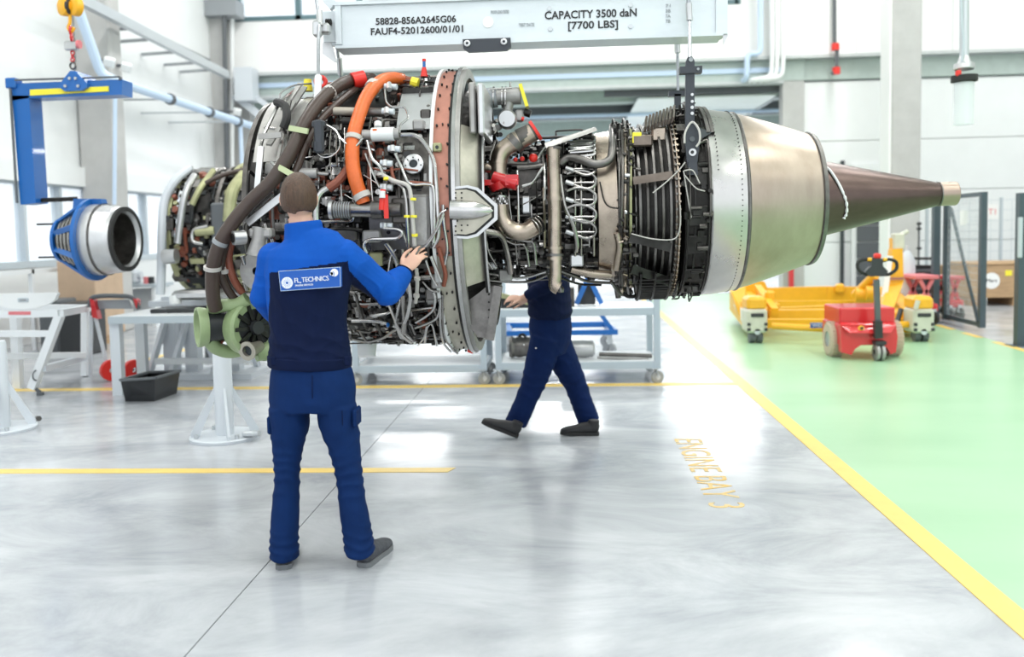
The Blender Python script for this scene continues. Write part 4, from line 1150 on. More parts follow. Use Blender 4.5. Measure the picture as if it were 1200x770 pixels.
# cowl lip
mb = MB(); q = [at(638, 168, 4.72), at(698, 149, 4.80), at(700, 153, 4.78), at(640, 174, 4.70)]; mb.prism(q, (0, .25, .03)); mb.obj('cowl_lip', 'grey_plate', E, smooth=False)
# fuel manifold loops
for k_, y in enumerate((196, 212, 232, 252, 270)):
    pipe([(664, y), (672, y + 4), (686, y + 9), (696, y + 6), (698, y - 3), (690, y - 10), (676, y - 12), (664, y - 8)], .0085, .47, 'steel_pipe')
    pipe([(664, y + 3), (680, y + 2), (697, y + 2)], .007, .46, 'steel_pipe')
    ecyl(663, y + 1, 672, y + 4, .48, .013, 'aluminium', 'fuel_nozzle', n=10)
for (x, ya, yb) in ((674, 165, 300), (681, 168, 300), (696, 160, 300)):
    pipe([(x, ya), (x, (ya + yb) / 2), (x, yb)], .007, .465, 'steel_pipe')
for y in (163, 168, 173, 178):
    pipe([(666, y), (680, y - 3), (694, y - 2), (696, y + 3), (684, y + 5), (668, y + 6)], .009, .47, 'bright_steel')
# dark hose from the band to the fuel area
pipe([(718, 148, .46), (718, 168, .49), (716, 184, .50), (708, 191, .50), (696, 192, .50), (680, 187, .49), (666, 185, .48), (657, 192, .46)], .023, .49, 'dull_steel', 'hose', 12, label='grey ribbed hose')
pipe([(656, 205), (661, 240), (672, 265), (676, 285), (675, 295)], .013, .48, 'steel_pipe')
pipe([(670, 315, .45), (690, 320, .47), (716, 322, .47)], .024, .46, 'burnt_steel', 'duct', 12)
pipe([(723, 273, .49), (726, 290, .50), (722, 315, .49)], .020, .46, 'burnt_steel', 'duct', 12)
pipe([(703, 213), (708, 235), (716, 243), (732, 244)], .004, .47, 'dark_steel')
pipe([(541, 268, .7), (575, 272, .6), (588, 278, .55), (595, 300, .5), (598, 320, .48)], .017, .5, 'steel_pipe')
CP = [
 ([(575, 261), (590, 276), (615, 282), (625, 285), (628, 310)], .009, .52, 'steel_pipe'), ([(570, 268), (600, 285), (615, 288), (620, 312)], .007, .53, 'steel_pipe'),
 ([(565, 280), (568, 300), (577, 315)], .008, .55, 'bright_steel'), ([(570, 282), (573, 296), (582, 312)], .007, .55, 'steel_pipe'), ([(604, 283), (606, 310)], .006, .5, 'steel_pipe'),
 ([(556, 318), (580, 322), (610, 326), (640, 318)], .009, .47, 'bright_steel'), ([(556, 326), (590, 330), (620, 330), (642, 322)], .009, .45, 'steel_pipe'),
 ([(606, 200), (607, 230), (608, 268)], .008, .50, 'bright_steel'), ([(612, 218), (624, 214), (632, 202), (636, 196)], .009, .50, 'bright_steel'),
 ([(628, 188), (634, 180), (640, 172)], .008, .48, 'bright_steel'), ([(606, 197), (622, 196), (636, 194)], .015, .47, 'dull_steel'),
 ([(636, 180), (638, 205), (638, 235)], .008, .47, 'bright_steel'), ([(637, 220), (638, 250), (638, 290)], .008, .47, 'burnt_steel'),
 ([(558, 290), (575, 294), (600, 292), (620, 290)], .008, .42, 'dull_steel'), ([(610, 308), (624, 308), (636, 306)], .015, .46, 'case_mid'),
 ([(640, 312), (670, 322), (690, 330), (730, 332)], .010, .45, 'dull_steel'), ([(655, 325), (680, 333), (705, 334)], .008, .44, 'dark_steel'),
 ([(580, 165), (574, 190), (575, 230)], .008, .48, 'dull_steel'), ([(568, 160), (566, 185), (568, 215)], .010, .50, 'dull_steel'),
 ([(596, 222), (597, 240), (600, 262)], .006, .48, 'steel_pipe'), ([(612, 240), (620, 236), (634, 228)], .004, .44, 'steel_pipe'),
]
for pts, rr, R_, mt in CP: pipe(pts, rr * .9, R_, mt)
for (x0, y0, x1, y1, R_, mt) in ((611, 230, 622, 250, .44, 'aluminium'), (605, 198, 636, 232, .38, 'case_mid'), (560, 196, 572, 214, .52, 'cast_alloy'), (584, 316, 600, 330, .48, 'cast_alloy'), (567, 308, 582, 316, .52, 'aluminium'), (560, 150, 572, 160, .5, 'cast_alloy'),
                                 (618, 186, 634, 192, .46, 'cast_alloy'), (620, 178, 632, 185, .44, 'dark_steel'), (668, 298, 684, 312, .48, 'aluminium'), (640, 184, 645, 200, .44, 'cast_alloy')):
    ebox(x0, y0, x1, y1, R_, .05, mt, 'housing')
for (x, y, r_) in ((625, 185, .025), (612, 186, .014), (604, 187, .013)):
    mb = MB(); mb.sphere(es(x, y, .50), r_, 10); mb.obj('cap', 'red_plastic', E, label='red protective cap')
# vertical bundle before the turbine case
for i, x in enumerate((726, 729, 732.5, 736, 739)):
    pipe([(x, 152), (x + (i % 2), 200), (x - (i % 2), 260), (x, 335)], .006 + .002 * (i % 3), .50 + .012 * (i % 2), ['dull_steel', 'case_mid', 'burnt_steel', 'dark_steel', 'gold_green'][i])
for i in range(26):
    x, y = random.choice((726, 731, 738, 743)) + random.uniform(-2, 2), 155 + i * 7.2
    ecyl(x, y, x + random.uniform(1, 6), y + random.uniform(-2, 3), .515, random.uniform(.006, .013), random.choice(['dull_steel', 'case_mid', 'dark_steel', 'aluminium', 'burnt_steel']), 'fitting', n=8)
for (x, y, l) in ((722, 330, 25), (735, 332, 22), (655, 335, 10), (745, 332, 22), (752, 338, 14), (727, 335, 12)):
    a = es(x, y, .44); mb = MB(); mb.tube([a, a + Vector((.01, 0, -l * .0022)), a + Vector((.012, 0, -l * .004))], [.016, .022, .016], 10); mb.obj('drain_fitting', random.choice(['dull_steel', 'burnt_steel', 'case_mid']), E)
pipe([(725, 335), (735, 347), (750, 345), (755, 335)], .012, .47, 'dark_steel'); pipe([(716, 330), (728, 345), (742, 342)], .010, .46, 'dull_steel')
# --- random fine plumbing
def clutter(E_, EPf, x0, x1, Rf, n_pipes, n_fit, mats, th=(-2.0, 2.0), rr=(.004, .011), name='pipe', seed=1, fit=(.01, .035), fname='small_fittings', layers=3):
    rnd = random.Random(seed)
    for i in range(n_pipes):
        x, t = rnd.uniform(x0, x1), rnd.uniform(*th)
        R0 = Rf(x) + rnd.uniform(.0, 1) * .07
        pts = [EPf(x, t, Rf(x))]
        pts.append(EPf(x, t, R0)); ax_ = rnd.random() < .5
        for k in range(rnd.randint(1, 4)):
            if ax_: x2 = min(x1, max(x0, x + rnd.choice((-1, 1)) * rnd.uniform(.05, .4)))
            else: x2 = x
            t2 = t + (rnd.choice((-1, 1)) * rnd.uniform(.1, .6) if not ax_ else rnd.uniform(-.06, .06))
            t2 = max(th[0], min(th[1], t2))
            m = 1 if ax_ else 5
            for q in range(1, m + 1):
                xx = x + (x2 - x) * q / m; tt = t + (t2 - t) * q / m
                pts.append(EPf(xx, tt, max(R0, Rf(xx) + .005)))
            x, t = x2, t2; ax_ = not ax_
        pts.append(EPf(x, t, Rf(x)))
        mb = MB(); r_ = rnd.uniform(*rr); mb.tube(rounded(pts, .03, 2), r_, 6)
        mb.obj(name, rnd.choice(mats), E_)
    groups = {}
    for i in range(n_fit):
        mt = rnd.choice(mats); mb = groups.setdefault(mt, MB())
        x, t = rnd.uniform(x0, x1), rnd.uniform(*th)
        p = EPf(x, t, Rf(x)); o = EPf(x, t, Rf(x) + rnd.uniform(.02, .06)); s_ = rnd.uniform(*fit)
        k = rnd.random()
        if k < .35: mb.cyl(p, o, s_ * .6, s_ * .5, n=8)
        elif k < .6:
            q = EPf(x + rnd.uniform(.02, .06), t, Rf(x) + .02); mb.cyl(EPf(x, t, Rf(x) + .02), q, s_ * .5, n=8)
        elif k < .8: mb.box(EPf(x, t, Rf(x) + .015), (s_ * rnd.uniform(1, 2.5), s_, s_ * rnd.uniform(.8, 2)), Euler((-t, 0, 0)).to_matrix())
        else:
            q = EPf(x, t + rnd.uniform(.03, .09), Rf(x) + .025); mb.cyl(EPf(x, t, Rf(x) + .025), q, s_ * .4, n=8)
    for mt, mb in groups.items(): mb.obj(fname, mt, E_, kind='stuff')
def Rfront(x): return .66 + .08 * max(0, min(1, (x + 1.6) / .6)) - .06 * max(0, (-1.5 - x) / .2)
clutter(E, EP, -1.68, -.70, Rfront, 120, 1500, ['dull_steel', 'steel_pipe', 'dark_steel', 'case_mid', 'dark_steel', 'cast_alloy', 'bright_steel'], seed=3)
clutter(E, EP, -1.68, -.70, lambda x: Rfront(x) - .02, 50, 900, ['dark_steel', 'black_plastic', 'case_mid', 'dark_steel', 'rust_hose'], seed=9, fit=(.02, .06), rr=(.006, .016))
def Rcore(x): return .36 + max(0, x) * .25
clutter(E, EP, -.46, .17, Rcore, 55, 520, ['dull_steel', 'steel_pipe', 'dark_steel', 'case_mid', 'dark_steel'], seed=4)
clutter(E, EP, .29, .40, lambda x: .46, 8, 120, ['dull_steel', 'dark_steel', 'case_mid'], seed=5, rr=(.004, .008), fit=(.008, .02))
clutter(E, EP, .64, .78, lambda x: .53, 8, 60, ['dark_steel', 'case_mid', 'dark_steel'], seed=6, rr=(.004, .008), th=(-1.6, 1.6))
# pale cable ties trailing over the rear
for pts in ([(803, 190, .60), (795, 200, .58), (780, 214, .57), (765, 226, .56)], [(801, 200, .60), (805, 225, .57), (810, 255, .56)], [(797, 240, .56), (797, 265, .56), (790, 280, .56), (765, 280, .56), (740, 274, .56)], [(802, 205, .6), (815, 220, .58), (826, 224, .56)], [(802, 200, .6), (812, 200, .6), (820, 215, .58)]):
    pipe(pts, .0035, .56, 'clamp_white', 'safety_wire')
# ================================================================ THE PEOPLE
def remesh(mb, vox, smooth_it=4):
    me = bpy.data.meshes.new('tmp'); me.from_pydata([tuple(v) for v in mb.v], [], mb.f)
    o = bpy.data.objects.new('tmp', me); COL.objects.link(o)
    r = o.modifiers.new('r', 'REMESH'); r.mode = 'VOXEL'; r.voxel_size = vox
    s = o.modifiers.new('s', 'SMOOTH'); s.factor = .5; s.iterations = smooth_it
    dg = bpy.context.evaluated_depsgraph_get()
    out = bpy.data.meshes.new_from_object(o.evaluated_get(dg))
    bpy.data.objects.remove(o); bpy.data.meshes.remove(me)
    return out
def place(me, name, mats, parent, disp=None, pick=None, label=None):
    n = len(me.vertices); co = np.empty(n * 3); me.vertices.foreach_get('co', co); co = co.reshape(-1, 3)
    if disp is not None:
        nr = np.empty(n * 3); me.vertices.foreach_get('normal', nr); nr = nr.reshape(-1, 3)
        co = co + nr * disp(co)[:, None]
    me.materials.clear()
    for m in mats: me.materials.append(MATS[m])
    if pick is not None:
        k = len(me.polygons); ce = np.empty(k * 3); me.polygons.foreach_get('center', ce); ce = ce.reshape(-1, 3)
        me.polygons.foreach_set('material_index', pick(ce).astype(np.int32))
    me.vertices.foreach_set('co', (co - np.array(parent_origin(parent))).ravel())
    me.polygons.foreach_set('use_smooth', [True] * len(me.polygons)); me.update()
    o = bpy.data.objects.new(name, me); COL.objects.link(o); o.parent = parent
    if label: o['label'] = label
    return o
def vn(co, f, seed):
    # cheap smooth value noise from summed sines, one value per row
    rnd = np.random.RandomState(seed); out = np.zeros(len(co))
    for i in range(7):
        k = rnd.normal(size=3); k *= f * rnd.uniform(.6, 1.8) / np.linalg.norm(k)
        out += np.sin(co @ k + rnd.uniform(0, 6.28))
    return out / 7
def folds(co, spots):
    # creases: (centre, fold direction, wavelength, spread, height)
    out = np.zeros(len(co))
    for c, d, wl_, sp, h in spots:
        c = np.array(c); d = np.array(Vector(d).normalized())
        q = co - c; s = q @ d
        g = np.exp(-(q ** 2).sum(1) / (2 * sp * sp))
        wob = vn(co, 9, 5) * 5.0 + vn(co, 25, 6) * 1.5
        out += h * .8 * g * (1 - 2 * np.abs(np.sin(PI * s / wl_ * .8 + wob)) ** .8) 
    return out
def hand(mb, wrist, d, back, side, s=1.0, curl=.5, spread=.12, r_=.0085):
    # wrist point, direction of the palm, direction of the back of the hand, side: where the thumb is
    d = Vector(d).normalized(); back = Vector(back); back = (back - d * back.dot(d)).normalized(); lat = d.cross(back) * side
    w = Vector(wrist); pc = w + d * .05 * s
    mb.tube([w - d * .02, w + d * .015, w + d * .05 * s, w + d * .085 * s, w + d * .098 * s], [.026 * s, .030 * s, .040 * s, .041 * s, .034 * s], 14, up=lat, rb=[.020 * s, .017 * s, .0155 * s, .0125 * s, .009 * s])
    for i, (L, o) in enumerate(((.074, .030), (.082, .010), (.076, -.010), (.060, -.029))):
        b = w + d * (.088 * s - abs(o) * .1) + lat * o * s
        dirs = []; a = 0; p = b; pts = [b - d * .02 * s, b]
        dd = (d + lat * (o / .03) * spread).normalized()
        for k, f in enumerate((.45, .30, .25)):
            a += curl * (.55 + .1 * i) * (1 if k else .7)
            p = p + (dd * math.cos(a) - back * math.sin(a)) * L * s * f
            pts.append(p)
        mb.tube(catmull(pts, 3), [r_ * s * (1 - .022 * j) for j in range(len(catmull(pts, 3)))], 8)
        mb.sphere(pts[-1], r_ * s * .74, 8)
    b = w + d * .025 * s + lat * .026 * s
    pts = [b - d * .01 * s, b + (d * .6 + lat * .8) * .03 * s, b + (d * 1.0 + lat * .75 - back * .25) * .052 * s, b + (d * 1.5 + lat * .65 - back * .6) * .062 * s]
    mb.tube(catmull(pts, 3), [.0125 * s, .0125 * s, .012 * s, .0115 * s, .011 * s, .0105 * s, .0105 * s, .010 * s, .009 * s, .008 * s], 8)
    mb.sphere(pts[-1], .008 * s, 8)
def head(mb, c, R, s=1.0):
    # c: centre of the skull; R: rotation (local -Y is the face)
    def T(x, y, z): return c + R @ Vector((x, y, z)) * s
    mb.sphere(c + R @ Vector((0, .012, .012)) * s, .1, 24, (.79 * s, .98 * s, 1.08 * s), R=R)
    mb.sphere(T(0, -.035, -.055), .1, 18, (.60 * s, .58 * s, .66 * s), R=R)
    mb.tube([T(0, -.086, .018), T(0, -.108, -.018), T(0, -.114, -.030), T(0, -.095, -.036)], [.008 * s, .011 * s, .014 * s, .010 * s], 8)
    mb.tube([T(-.022, -.090, -.062), T(0, -.097, -.062), T(.022, -.090, -.062)], .0065 * s, 8)
    for sx in (-1, 1):
        mb.sphere(T(sx * .032, -.080, .012), .013 * s, 10)
        mb.tube([T(sx * .014, -.091, .032), T(sx * .050, -.080, .034)], .006 * s, 6)
        mb.tube(catmull([T(sx * .078, -.004, -.030), T(sx * .085, .010, -.020), T(sx * .090, .018, .008), T(sx * .085, .006, .022), T(sx * .080, -.006, .008)], 3), .0065 * s, 8)
        mb.sphere(T(sx * .080, .004, -.002), .016 * s, 8, (.5, 1, 1.3), R=R)
def hair(c, R, parent, s=1.0):
    me_v, me_f = [], []
    mb = MB(); mb.sphere((0, 0, 0), 1, 44, (1, 1, 1))
    V = np.array(mb.v); keep = []
    vs = []
    for v in V:
        x, y, z = v
        lim = -.62 if y > .25 else (-.62 + (.25 - y) * 1.15)
        n_ = noise.noise(Vector((x * 3, y * 3, z * 5))) * .03 + noise.noise(Vector((x * 14, y * 14, z * 2.0))) * .02
        k = 1 + n_
        lim = max(-.97, lim - .04 * math.sin(x * 5)); ok_ = z > lim
        if not ok_:
            q_ = math.sqrt(max(0, 1 - lim * lim)) / max(1e-3, math.hypot(x, y)); x, y, z = x * q_, y * q_, lim
        vs.append(c + R @ Vector((x * .087 * k, .014 + y * .106 * k, .016 + z * .117 * k)) * s); keep.append(ok_)
    m2 = MB(); m2.add(vs, [f for f in mb.f if any(keep[i] for i in f)])
    o = m2.obj('hair', 'hair_brown', parent, ang=80); 
    md = o.modifiers.new('s', 'SOLIDIFY'); md.thickness = .006; md.offset = -1
    return o
def shoe(parent, heel, d, mt, sole, L=.29, name='shoe'):
    d = Vector(d); up = Vector((0, 0, 1)); flat = Vector(d).normalized()
    lat = flat.cross(up).normalized(); up = lat.cross(flat)
    h = Vector(heel)
    mb = MB()
    def P(x, z): return h + flat * x * L + up * z
    mb.tube([P(.0, .045), P(.06, .05), P(.25, .052), P(.45, .045), (P(.65, .036)), P(.85, .030), P(.97, .024), P(1.0, .022)],
            [.022, .036, .040, .044, .049, .045, .028, .012], 16, up=lat, rb=[.028, .045, .050, .044, .034, .027, .018, .01])
    mb.tube([P(.14, .05), P(.13, .09), P(.13, .115)], [.042, .040, .042], 14)
    m_ = remesh(mb, .006, 3)
    o = place(m_, name, [mt], parent)
    ms = MB(); out = []
    for t, w_ in ((-.01, .02), (.04, .036), (.2, .041), (.45, .043), (.65, .051), (.85, .046), (.97, .028), (1.01, .012)):
        out.append((t, w_))
    poly = [P(t, 0) + lat * w_ for t, w_ in out] + [P(t, 0) - lat * w_ for t, w_ in reversed(out)]
    ms.prism(poly, up * .024); ms.obj('sole', sole, o, smooth=False)
    return o
# ---------- the worker seen from behind
Y1 = 3.84; PXM = Y1 / 1000.0
def w1(x, y, dy=0.0): return at(x, y, Y1 + dy)
pr1 = thing('person', fl(370, 665), 'person seen from behind in a two-tone blue work jacket, one arm reaching to the engine', 'person')
Rh = Euler((0, 0, PI + .22)).to_matrix()
hc = w1(350.5, 235, .02)
shR, elR, wrR = w1(408, 296, .02), w1(455, 341, .16), w1(474, 318, .35)
shL, elL, wrL = w1(326, 305, .02), w1(307, 350, .04), w1(326, 372, .19)
def sec(mb, rows, dyf=lambda y: 0.0, dep=.6, up=(1, 0, 0), n=28):
    # rows: (y, centre x, half width px, depth half metres)
    mb.tube([w1(c, y, dyf(y)) for y, c, hw, dd in rows], [hw * PXM for y, c, hw, dd in rows], n, up=up, rb=[dd for y, c, hw, dd in rows])
legL = [(476, 339, 25, .105), (495, 340, 24.5, .105), (520, 338, 19.5, .088), (545, 336.5, 16, .076), (560, 336.5, 15, .072), (585, 335, 16, .074), (610, 334, 16.5, .075), (640, 333, 17.5, .082), (648, 334, 17.5, .088), (653, 334, 16, .080)]
legR = [(476, 394, 25, .105), (495, 396, 24, .105), (520, 403, 20, .088), (545, 408, 16.5, .076), (565, 410.5, 16, .072), (590, 413, 16.5, .074), (615, 417, 17, .075), (640, 421, 18, .084), (646, 422, 18, .088), (650, 422, 16, .080)]
# whole body under the clothes
bm_ = MB()
sec(bm_, [(470, 366, 42, .10), (455, 365, 44, .10), (430, 363, 38, .09), (400, 362, 37, .09), (350, 362, 41, .095), (310, 362, 44, .09), (290, 360, 36, .07), (279, 356, 22, .055)])
bm_.tube([w1(356, 288), w1(354, 268, .0), w1(352, 255, .01)], [.062, .058, .055], 16)
for rows in (legL, legR): sec(bm_, [(y, c, hw * .78, dd * .8) for y, c, hw, dd in rows[:-1]])
for a, b_, c_ in ((shR, elR, wrR), (shL, elL, wrL)):
    bm_.tube([a, a.lerp(b_, .5), b_, b_.lerp(c_, .4), c_], [.05, .045, .038, .037, .026], 14)
    bm_.sphere(a, .052, 12); bm_.sphere(b_, .039, 10)
head(bm_, hc, Rh, .93)
fd = (w1(491, 297, .38) - wrR)
hand(bm_, wrR, fd, (-.2, -1, .3), -1, 1.0, .5, .05)
hand(bm_, wrL, (.9, .35, .1), (-.5, 0, 1), -1, .95, .5)
body = place(remesh(bm_, .0052, 3), 'body', ['skin'], pr1)
hair(hc, Rh, pr1, .96)
# trousers
tr = MB()
sec(tr, [(480, 366, 50, .125), (470, 366, 53, .132), (452, 366, 52.5, .132), (436, 365, 50, .125), (424, 364, 46, .118), (420, 364, 44, .11)])
sec(tr, legL); sec(tr, legR)
def tr_disp(co):
    return vn(co, 22, 3) * .0035 + folds(co, [(w1(336, 555), (.15, 0, 1), .05, .09, .006), (w1(409, 560), (-.2, 0, 1), .05, .09, .006), (w1(333, 640), (0, 0, 1), .035, .06, .010), (w1(420, 636), (.15, 0, 1), .035, .06, .010), (w1(366, 478), (.7, 0, 1), .06, .11, .006), (w1(405, 500), (-.6, 0, 1), .06, .10, .005), (w1(325, 495), (.5, 0, 1), .06, .09, .005)])
t1 = place(remesh(tr, .008, 3), 'trousers', ['trouser_blue'], pr1, tr_disp)
def patch(name, pts, Yd, mt, parent, th=.012):
    mb = MB(); mb.prism([w1(x, y, Yd) for x, y in pts], (0, th, 0)); return mb.obj(name, mt, parent, smooth=False)
mb = MB(); mb.tube([w1(401, 481, -.10), w1(402, 520, -.075)], .002, 5); mb.obj('seam', 'jacket_navy', t1)
mb = MB(); mb.tube(catmull([w1(366, 440, -.135), w1(366, 462, -.132), w1(367, 484, -.10)], 4), .002, 5); mb.obj('seam', 'jacket_navy', t1)
for (x, y) in ((319.5, 488), (418, 480)):
    mb = MB(); mb.rbox(w1(x, y + 8, -.01), (.02, .11, .085), .009); mb.obj('cargo_pocket', 'trouser_blue', t1, smooth=False)
# jacket
jk = MB()
sec(jk, [(431, 363, 46, .125), (426, 363, 50, .135), (414, 363, 50.5, .135), (400, 362, 48.5, .135), (375, 361.5, 47, .135), (345, 361, 50, .14), (318, 361, 53, .135), (302, 361, 53, .12), (290, 361, 50, .10), (281, 359, 39, .085), (275, 357, 27, .08)])
jk.tube([w1(357, 284, .0), w1(356, 272, .0), w1(355.5, 264, .0), w1(355, 260, .0)], [.095, .088, .086, .082], 22, rb=[.085, .08, .078, .074], up=(1, 0, 0))
def arm(mb, a, b_, c_, rs):
    pts = [a, a.lerp(b_, .33), a.lerp(b_, .7), b_, b_.lerp(c_, .3), b_.lerp(c_, .7), c_]
    mb.tube(pts, rs, 20); mb.sphere(a, rs[0], 18); mb.sphere(b_, rs[3] * 1.0, 16)
arm(jk, w1(402, 302, .02), w1(453, 341, .16), w1(472, 322, .33), [.088, .082, .074, .074, .072, .060, .048])
arm(jk, w1(322, 304, .02), w1(308, 348, .04), w1(324, 371, .17), [.080, .070, .062, .062, .058, .052, .045])
def jk_disp(co):
    return vn(co, 18, 8) * .004 + folds(co, [(w1(455, 345), (1, 0, .3), .05, .09, .009), (w1(425, 325), (.8, 0, -.6), .06, .09, .007), (w1(362, 400), (.2, 0, 1), .07, .16, .005), (w1(330, 380), (.8, 0, .5), .06, .11, .006), (w1(395, 380), (-.8, 0, .5), .06, .11, .006), (w1(310, 340), (.2, 0, 1), .05, .06, .003)])
def sgn(p, q, ce_px):
    return None
def jk_pick(ce):
    out = np.zeros(len(ce), dtype=int)
    # picture-independent rule in metres: yoke line across the back and along the sleeves
    A_ = np.array(w1(300, 318)); ax = ce[:, 0] - w1(361, 300).x; z = ce[:, 2]
    zy = w1(361, 313).z + .026 * (ax / .2)
    navy = z < zy
    armR = ce[:, 0] > w1(411, 300).x
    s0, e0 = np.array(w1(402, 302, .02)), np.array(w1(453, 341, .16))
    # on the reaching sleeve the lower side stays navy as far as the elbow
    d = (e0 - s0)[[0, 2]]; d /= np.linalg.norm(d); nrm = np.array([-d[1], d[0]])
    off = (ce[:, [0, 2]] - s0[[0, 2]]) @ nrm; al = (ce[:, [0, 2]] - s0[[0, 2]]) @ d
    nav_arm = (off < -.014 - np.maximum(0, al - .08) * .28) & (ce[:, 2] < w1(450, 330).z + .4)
    navy = np.where(armR, nav_arm, navy)
    armL = (ce[:, 0] < w1(319, 330).x + .02 * np.sin((ce[:, 2] - 1.2) * 9)) | ((ce[:, 1] > Y1 + .10) & (ce[:, 0] < w1(340, 340).x))
    navy = np.where(armL & (z > w1(310, 385).z), False, navy)
    out[navy] = 1
    return out
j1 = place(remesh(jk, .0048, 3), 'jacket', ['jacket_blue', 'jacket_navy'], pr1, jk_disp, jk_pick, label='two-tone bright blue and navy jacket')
mb = MB(); a, b_ = w1(470, 325, .32), w1(475, 317, .345); mb.cyl(a, b_, .050, .046, n=20); mb.obj('cuff', 'jacket_navy', j1)
sb = MB(); sec(sb, [(430, 363, 49, .132), (428, 363, 50.5, .137), (418, 363, 51, .138), (416, 363, 49, .13)], n=40); wb_ = sb.obj('waistband', 'jacket_navy', j1)
for x in (321, 407):
    mb = MB(); mb.rbox(w1(x, 423, -.095), (.03, .02, .045), .006); mb.obj('waist_tab', 'jacket_navy', wb_, smooth=False)
# logo patch on the back
def bk(x, y): return w1(x, y, -.152)
pc = [bk(326.5, 318), bk(398.5, 313), bk(399, 336), bk(329, 341)]
pt = MB(); pt.prism(pc, (0, .03, 0)); pt_o = pt.obj('logo_patch', 'patch_blue', j1, smooth=False, label='blue patch with white company lettering')
xd = (pc[1] - pc[0]).normalized(); zd_ = Vector((0, -1, 0)).cross(xd); ydn = (pc[0] - pc[3]).normalized()
mb = MB()
for i in range(4): mb.tube([pc[i], pc[(i + 1) % 4]], .0011, 5)
mb.obj('patch_border', 'pale_blue_pipe', pt_o)
yup = Vector((-xd.z, 0, xd.x))
def on(x, y): return w1(x, y, -.1535)
def txt(s_, size, x, y, st=1.0): return lettering(s_, size, on(x, y), xd, yup, 'white_ink', pt_o, .002, 'lettering', st, .92)
txt('FL', .030, 344.8, 331.6, .95); txt('TECHNICS', .030, 353.6, 330.7, .92); txt('ENGINE SERVICES', .0115, 346, 335.8, .95)
mb = MB(); mb.cyl(on(352.4, 331.2), on(352.4, 331.2) + Vector((0, -.002, 0)), .0028, n=8)
mb.obj('lettering', 'white_ink', pt_o)
c0 = on(336.5, 331.5); mb = MB(); mb.cyl(c0, c0 + Vector((0, -.0015, 0)), .0255, n=28); em = mb.obj('round_emblem', 'white_ink', pt_o)
mb = MB(); mb.cyl(c0 + Vector((0, -.0014, 0)), c0 + Vector((0, -.0022, 0)), .006, n=14)
for i in range(16):
    t = i * PI / 8; e_ = Vector((math.cos(t), 0, math.sin(t))); mb.bar(c0 + e_ * .009 + Vector((0, -.0016, 0)), c0 + e_ * .022 + Vector((0, -.0016, 0)), .0011, .0012, up=(0, 1, 0))
mb.obj('emblem_blades', 'patch_blue', em, smooth=False)
c1 = on(391.8, 319.5); mb = MB(); mb.cyl(c1, c1 + Vector((0, -.0015, 0)), .0172, n=26)
c2 = on(389.5, 321.0)
em2 = mb.obj('crescent_emblem', 'white_ink', pt_o)
mb = MB(); mb.torus(c1 + Vector((-.0125, -.0018, -.006)), (0, 1, 0), .0125, .0014, 20, 6, a0=-1.0, a1=1.6); mb.obj('crescent_line', 'patch_blue', em2)
mb = MB(); mb.cyl(on(388.6, 320.8), on(388.6, 320.8) + Vector((0, -.0015, 0)), .0075, n=14); mb.obj('crescent_dot', 'white_ink', em2)
# collar seam and shoes
s1 = shoe(pr1, fl(332, 668), (-.22, 1, 0), 'shoe_grey', 'shoe_sole'); s2 = shoe(pr1, fl(425, 665.5), (.22, 1, 0), 'shoe_grey', 'shoe_sole')
# ---------- torque tool tip in the hand: a thin pencil-like pen
mb = MB(); mb.tube([w1(484, 304, .37), w1(494, 288, .39)], .0045, 8); tag(mb.obj('inspection_pen', 'dull_steel'), 'thin grey pen held by the worker at the engine pipes', 'pen')

# ---------- the walking worker behind the engine
Y2 = 6.5
def w2(x, y, dy=0.0): return at(x, y, Y2 + dy)
k2 = Y2 / 1000
pr2 = thing('person', fl(640, 512), 'person in dark navy workwear walking behind the engine, only hips and legs showing', 'person')
hc2 = w2(632, 252); Rh2 = Euler((0, 0, -PI / 2)).to_matrix()
hipF, kneeF, ankF = w2(641, 400, -.08), w2(624, 452, -.08), w2(603, 500, -.06)
hipB, kneeB, ankB = w2(649, 400, .08), w2(674, 450, .08), w2(692, 498, .06)
b2 = MB()
def tor(mb, rows, n=24):
    mb.tube([w2(c, y) for y, c, hx, hy in rows], [hx for y, c, hx, hy in rows], n, up=(1, 0, 0), rb=[hy for y, c, hx, hy in rows])
tor(b2, [(405, 645, .10, .15), (385, 645, .105, .15), (365, 645, .09, .13), (340, 644, .095, .14), (310, 643, .10, .17), (290, 641, .08, .17), (280, 639, .06, .10)])
b2.tube([w2(640, 285), w2(636, 270), w2(633, 258)], [.06, .056, .054], 14)
for h_, k_, a_ in ((hipF, kneeF, ankF), (hipB, kneeB, ankB)):
    b2.tube([h_, h_.lerp(k_, .5), k_, k_.lerp(a_, .4), a_], [.085, .072, .056, .054, .038], 14); b2.sphere(h_, .085, 12)
head(b2, hc2, Rh2, .95)
sA, eA, wA = w2(642, 292, -.19), w2(646, 332, -.20), w2(612, 350, -.12)
sB, eB, wB = w2(642, 292, .19), w2(650, 334, .22), w2(618, 352, .14)
for a, b_, c_ in ((sA, eA, wA), (sB, eB, wB)):
    b2.tube([a, a.lerp(b_, .5), b_, b_.lerp(c_, .5), c_], [.05, .044, .038, .033, .026], 12); b2.sphere(a, .052, 12); b2.sphere(b_, .039, 10)
hand(b2, wA, (-1, .1, .05), (0, -.6, .8), -1, .95, .7); hand(b2, wB, (-1, -.1, 0), (0, .6, .8), 1, .95, .6)
place(remesh(b2, .007, 3), 'body', ['skin'], pr2)
hair(hc2, Rh2, pr2, .98)
tr = MB()
tor(tr, [(415, 646, .105, .165), (400, 645, .155, .18), (385, 645, .165, .18), (368, 645, .155, .165), (358, 645, .14, .15)])
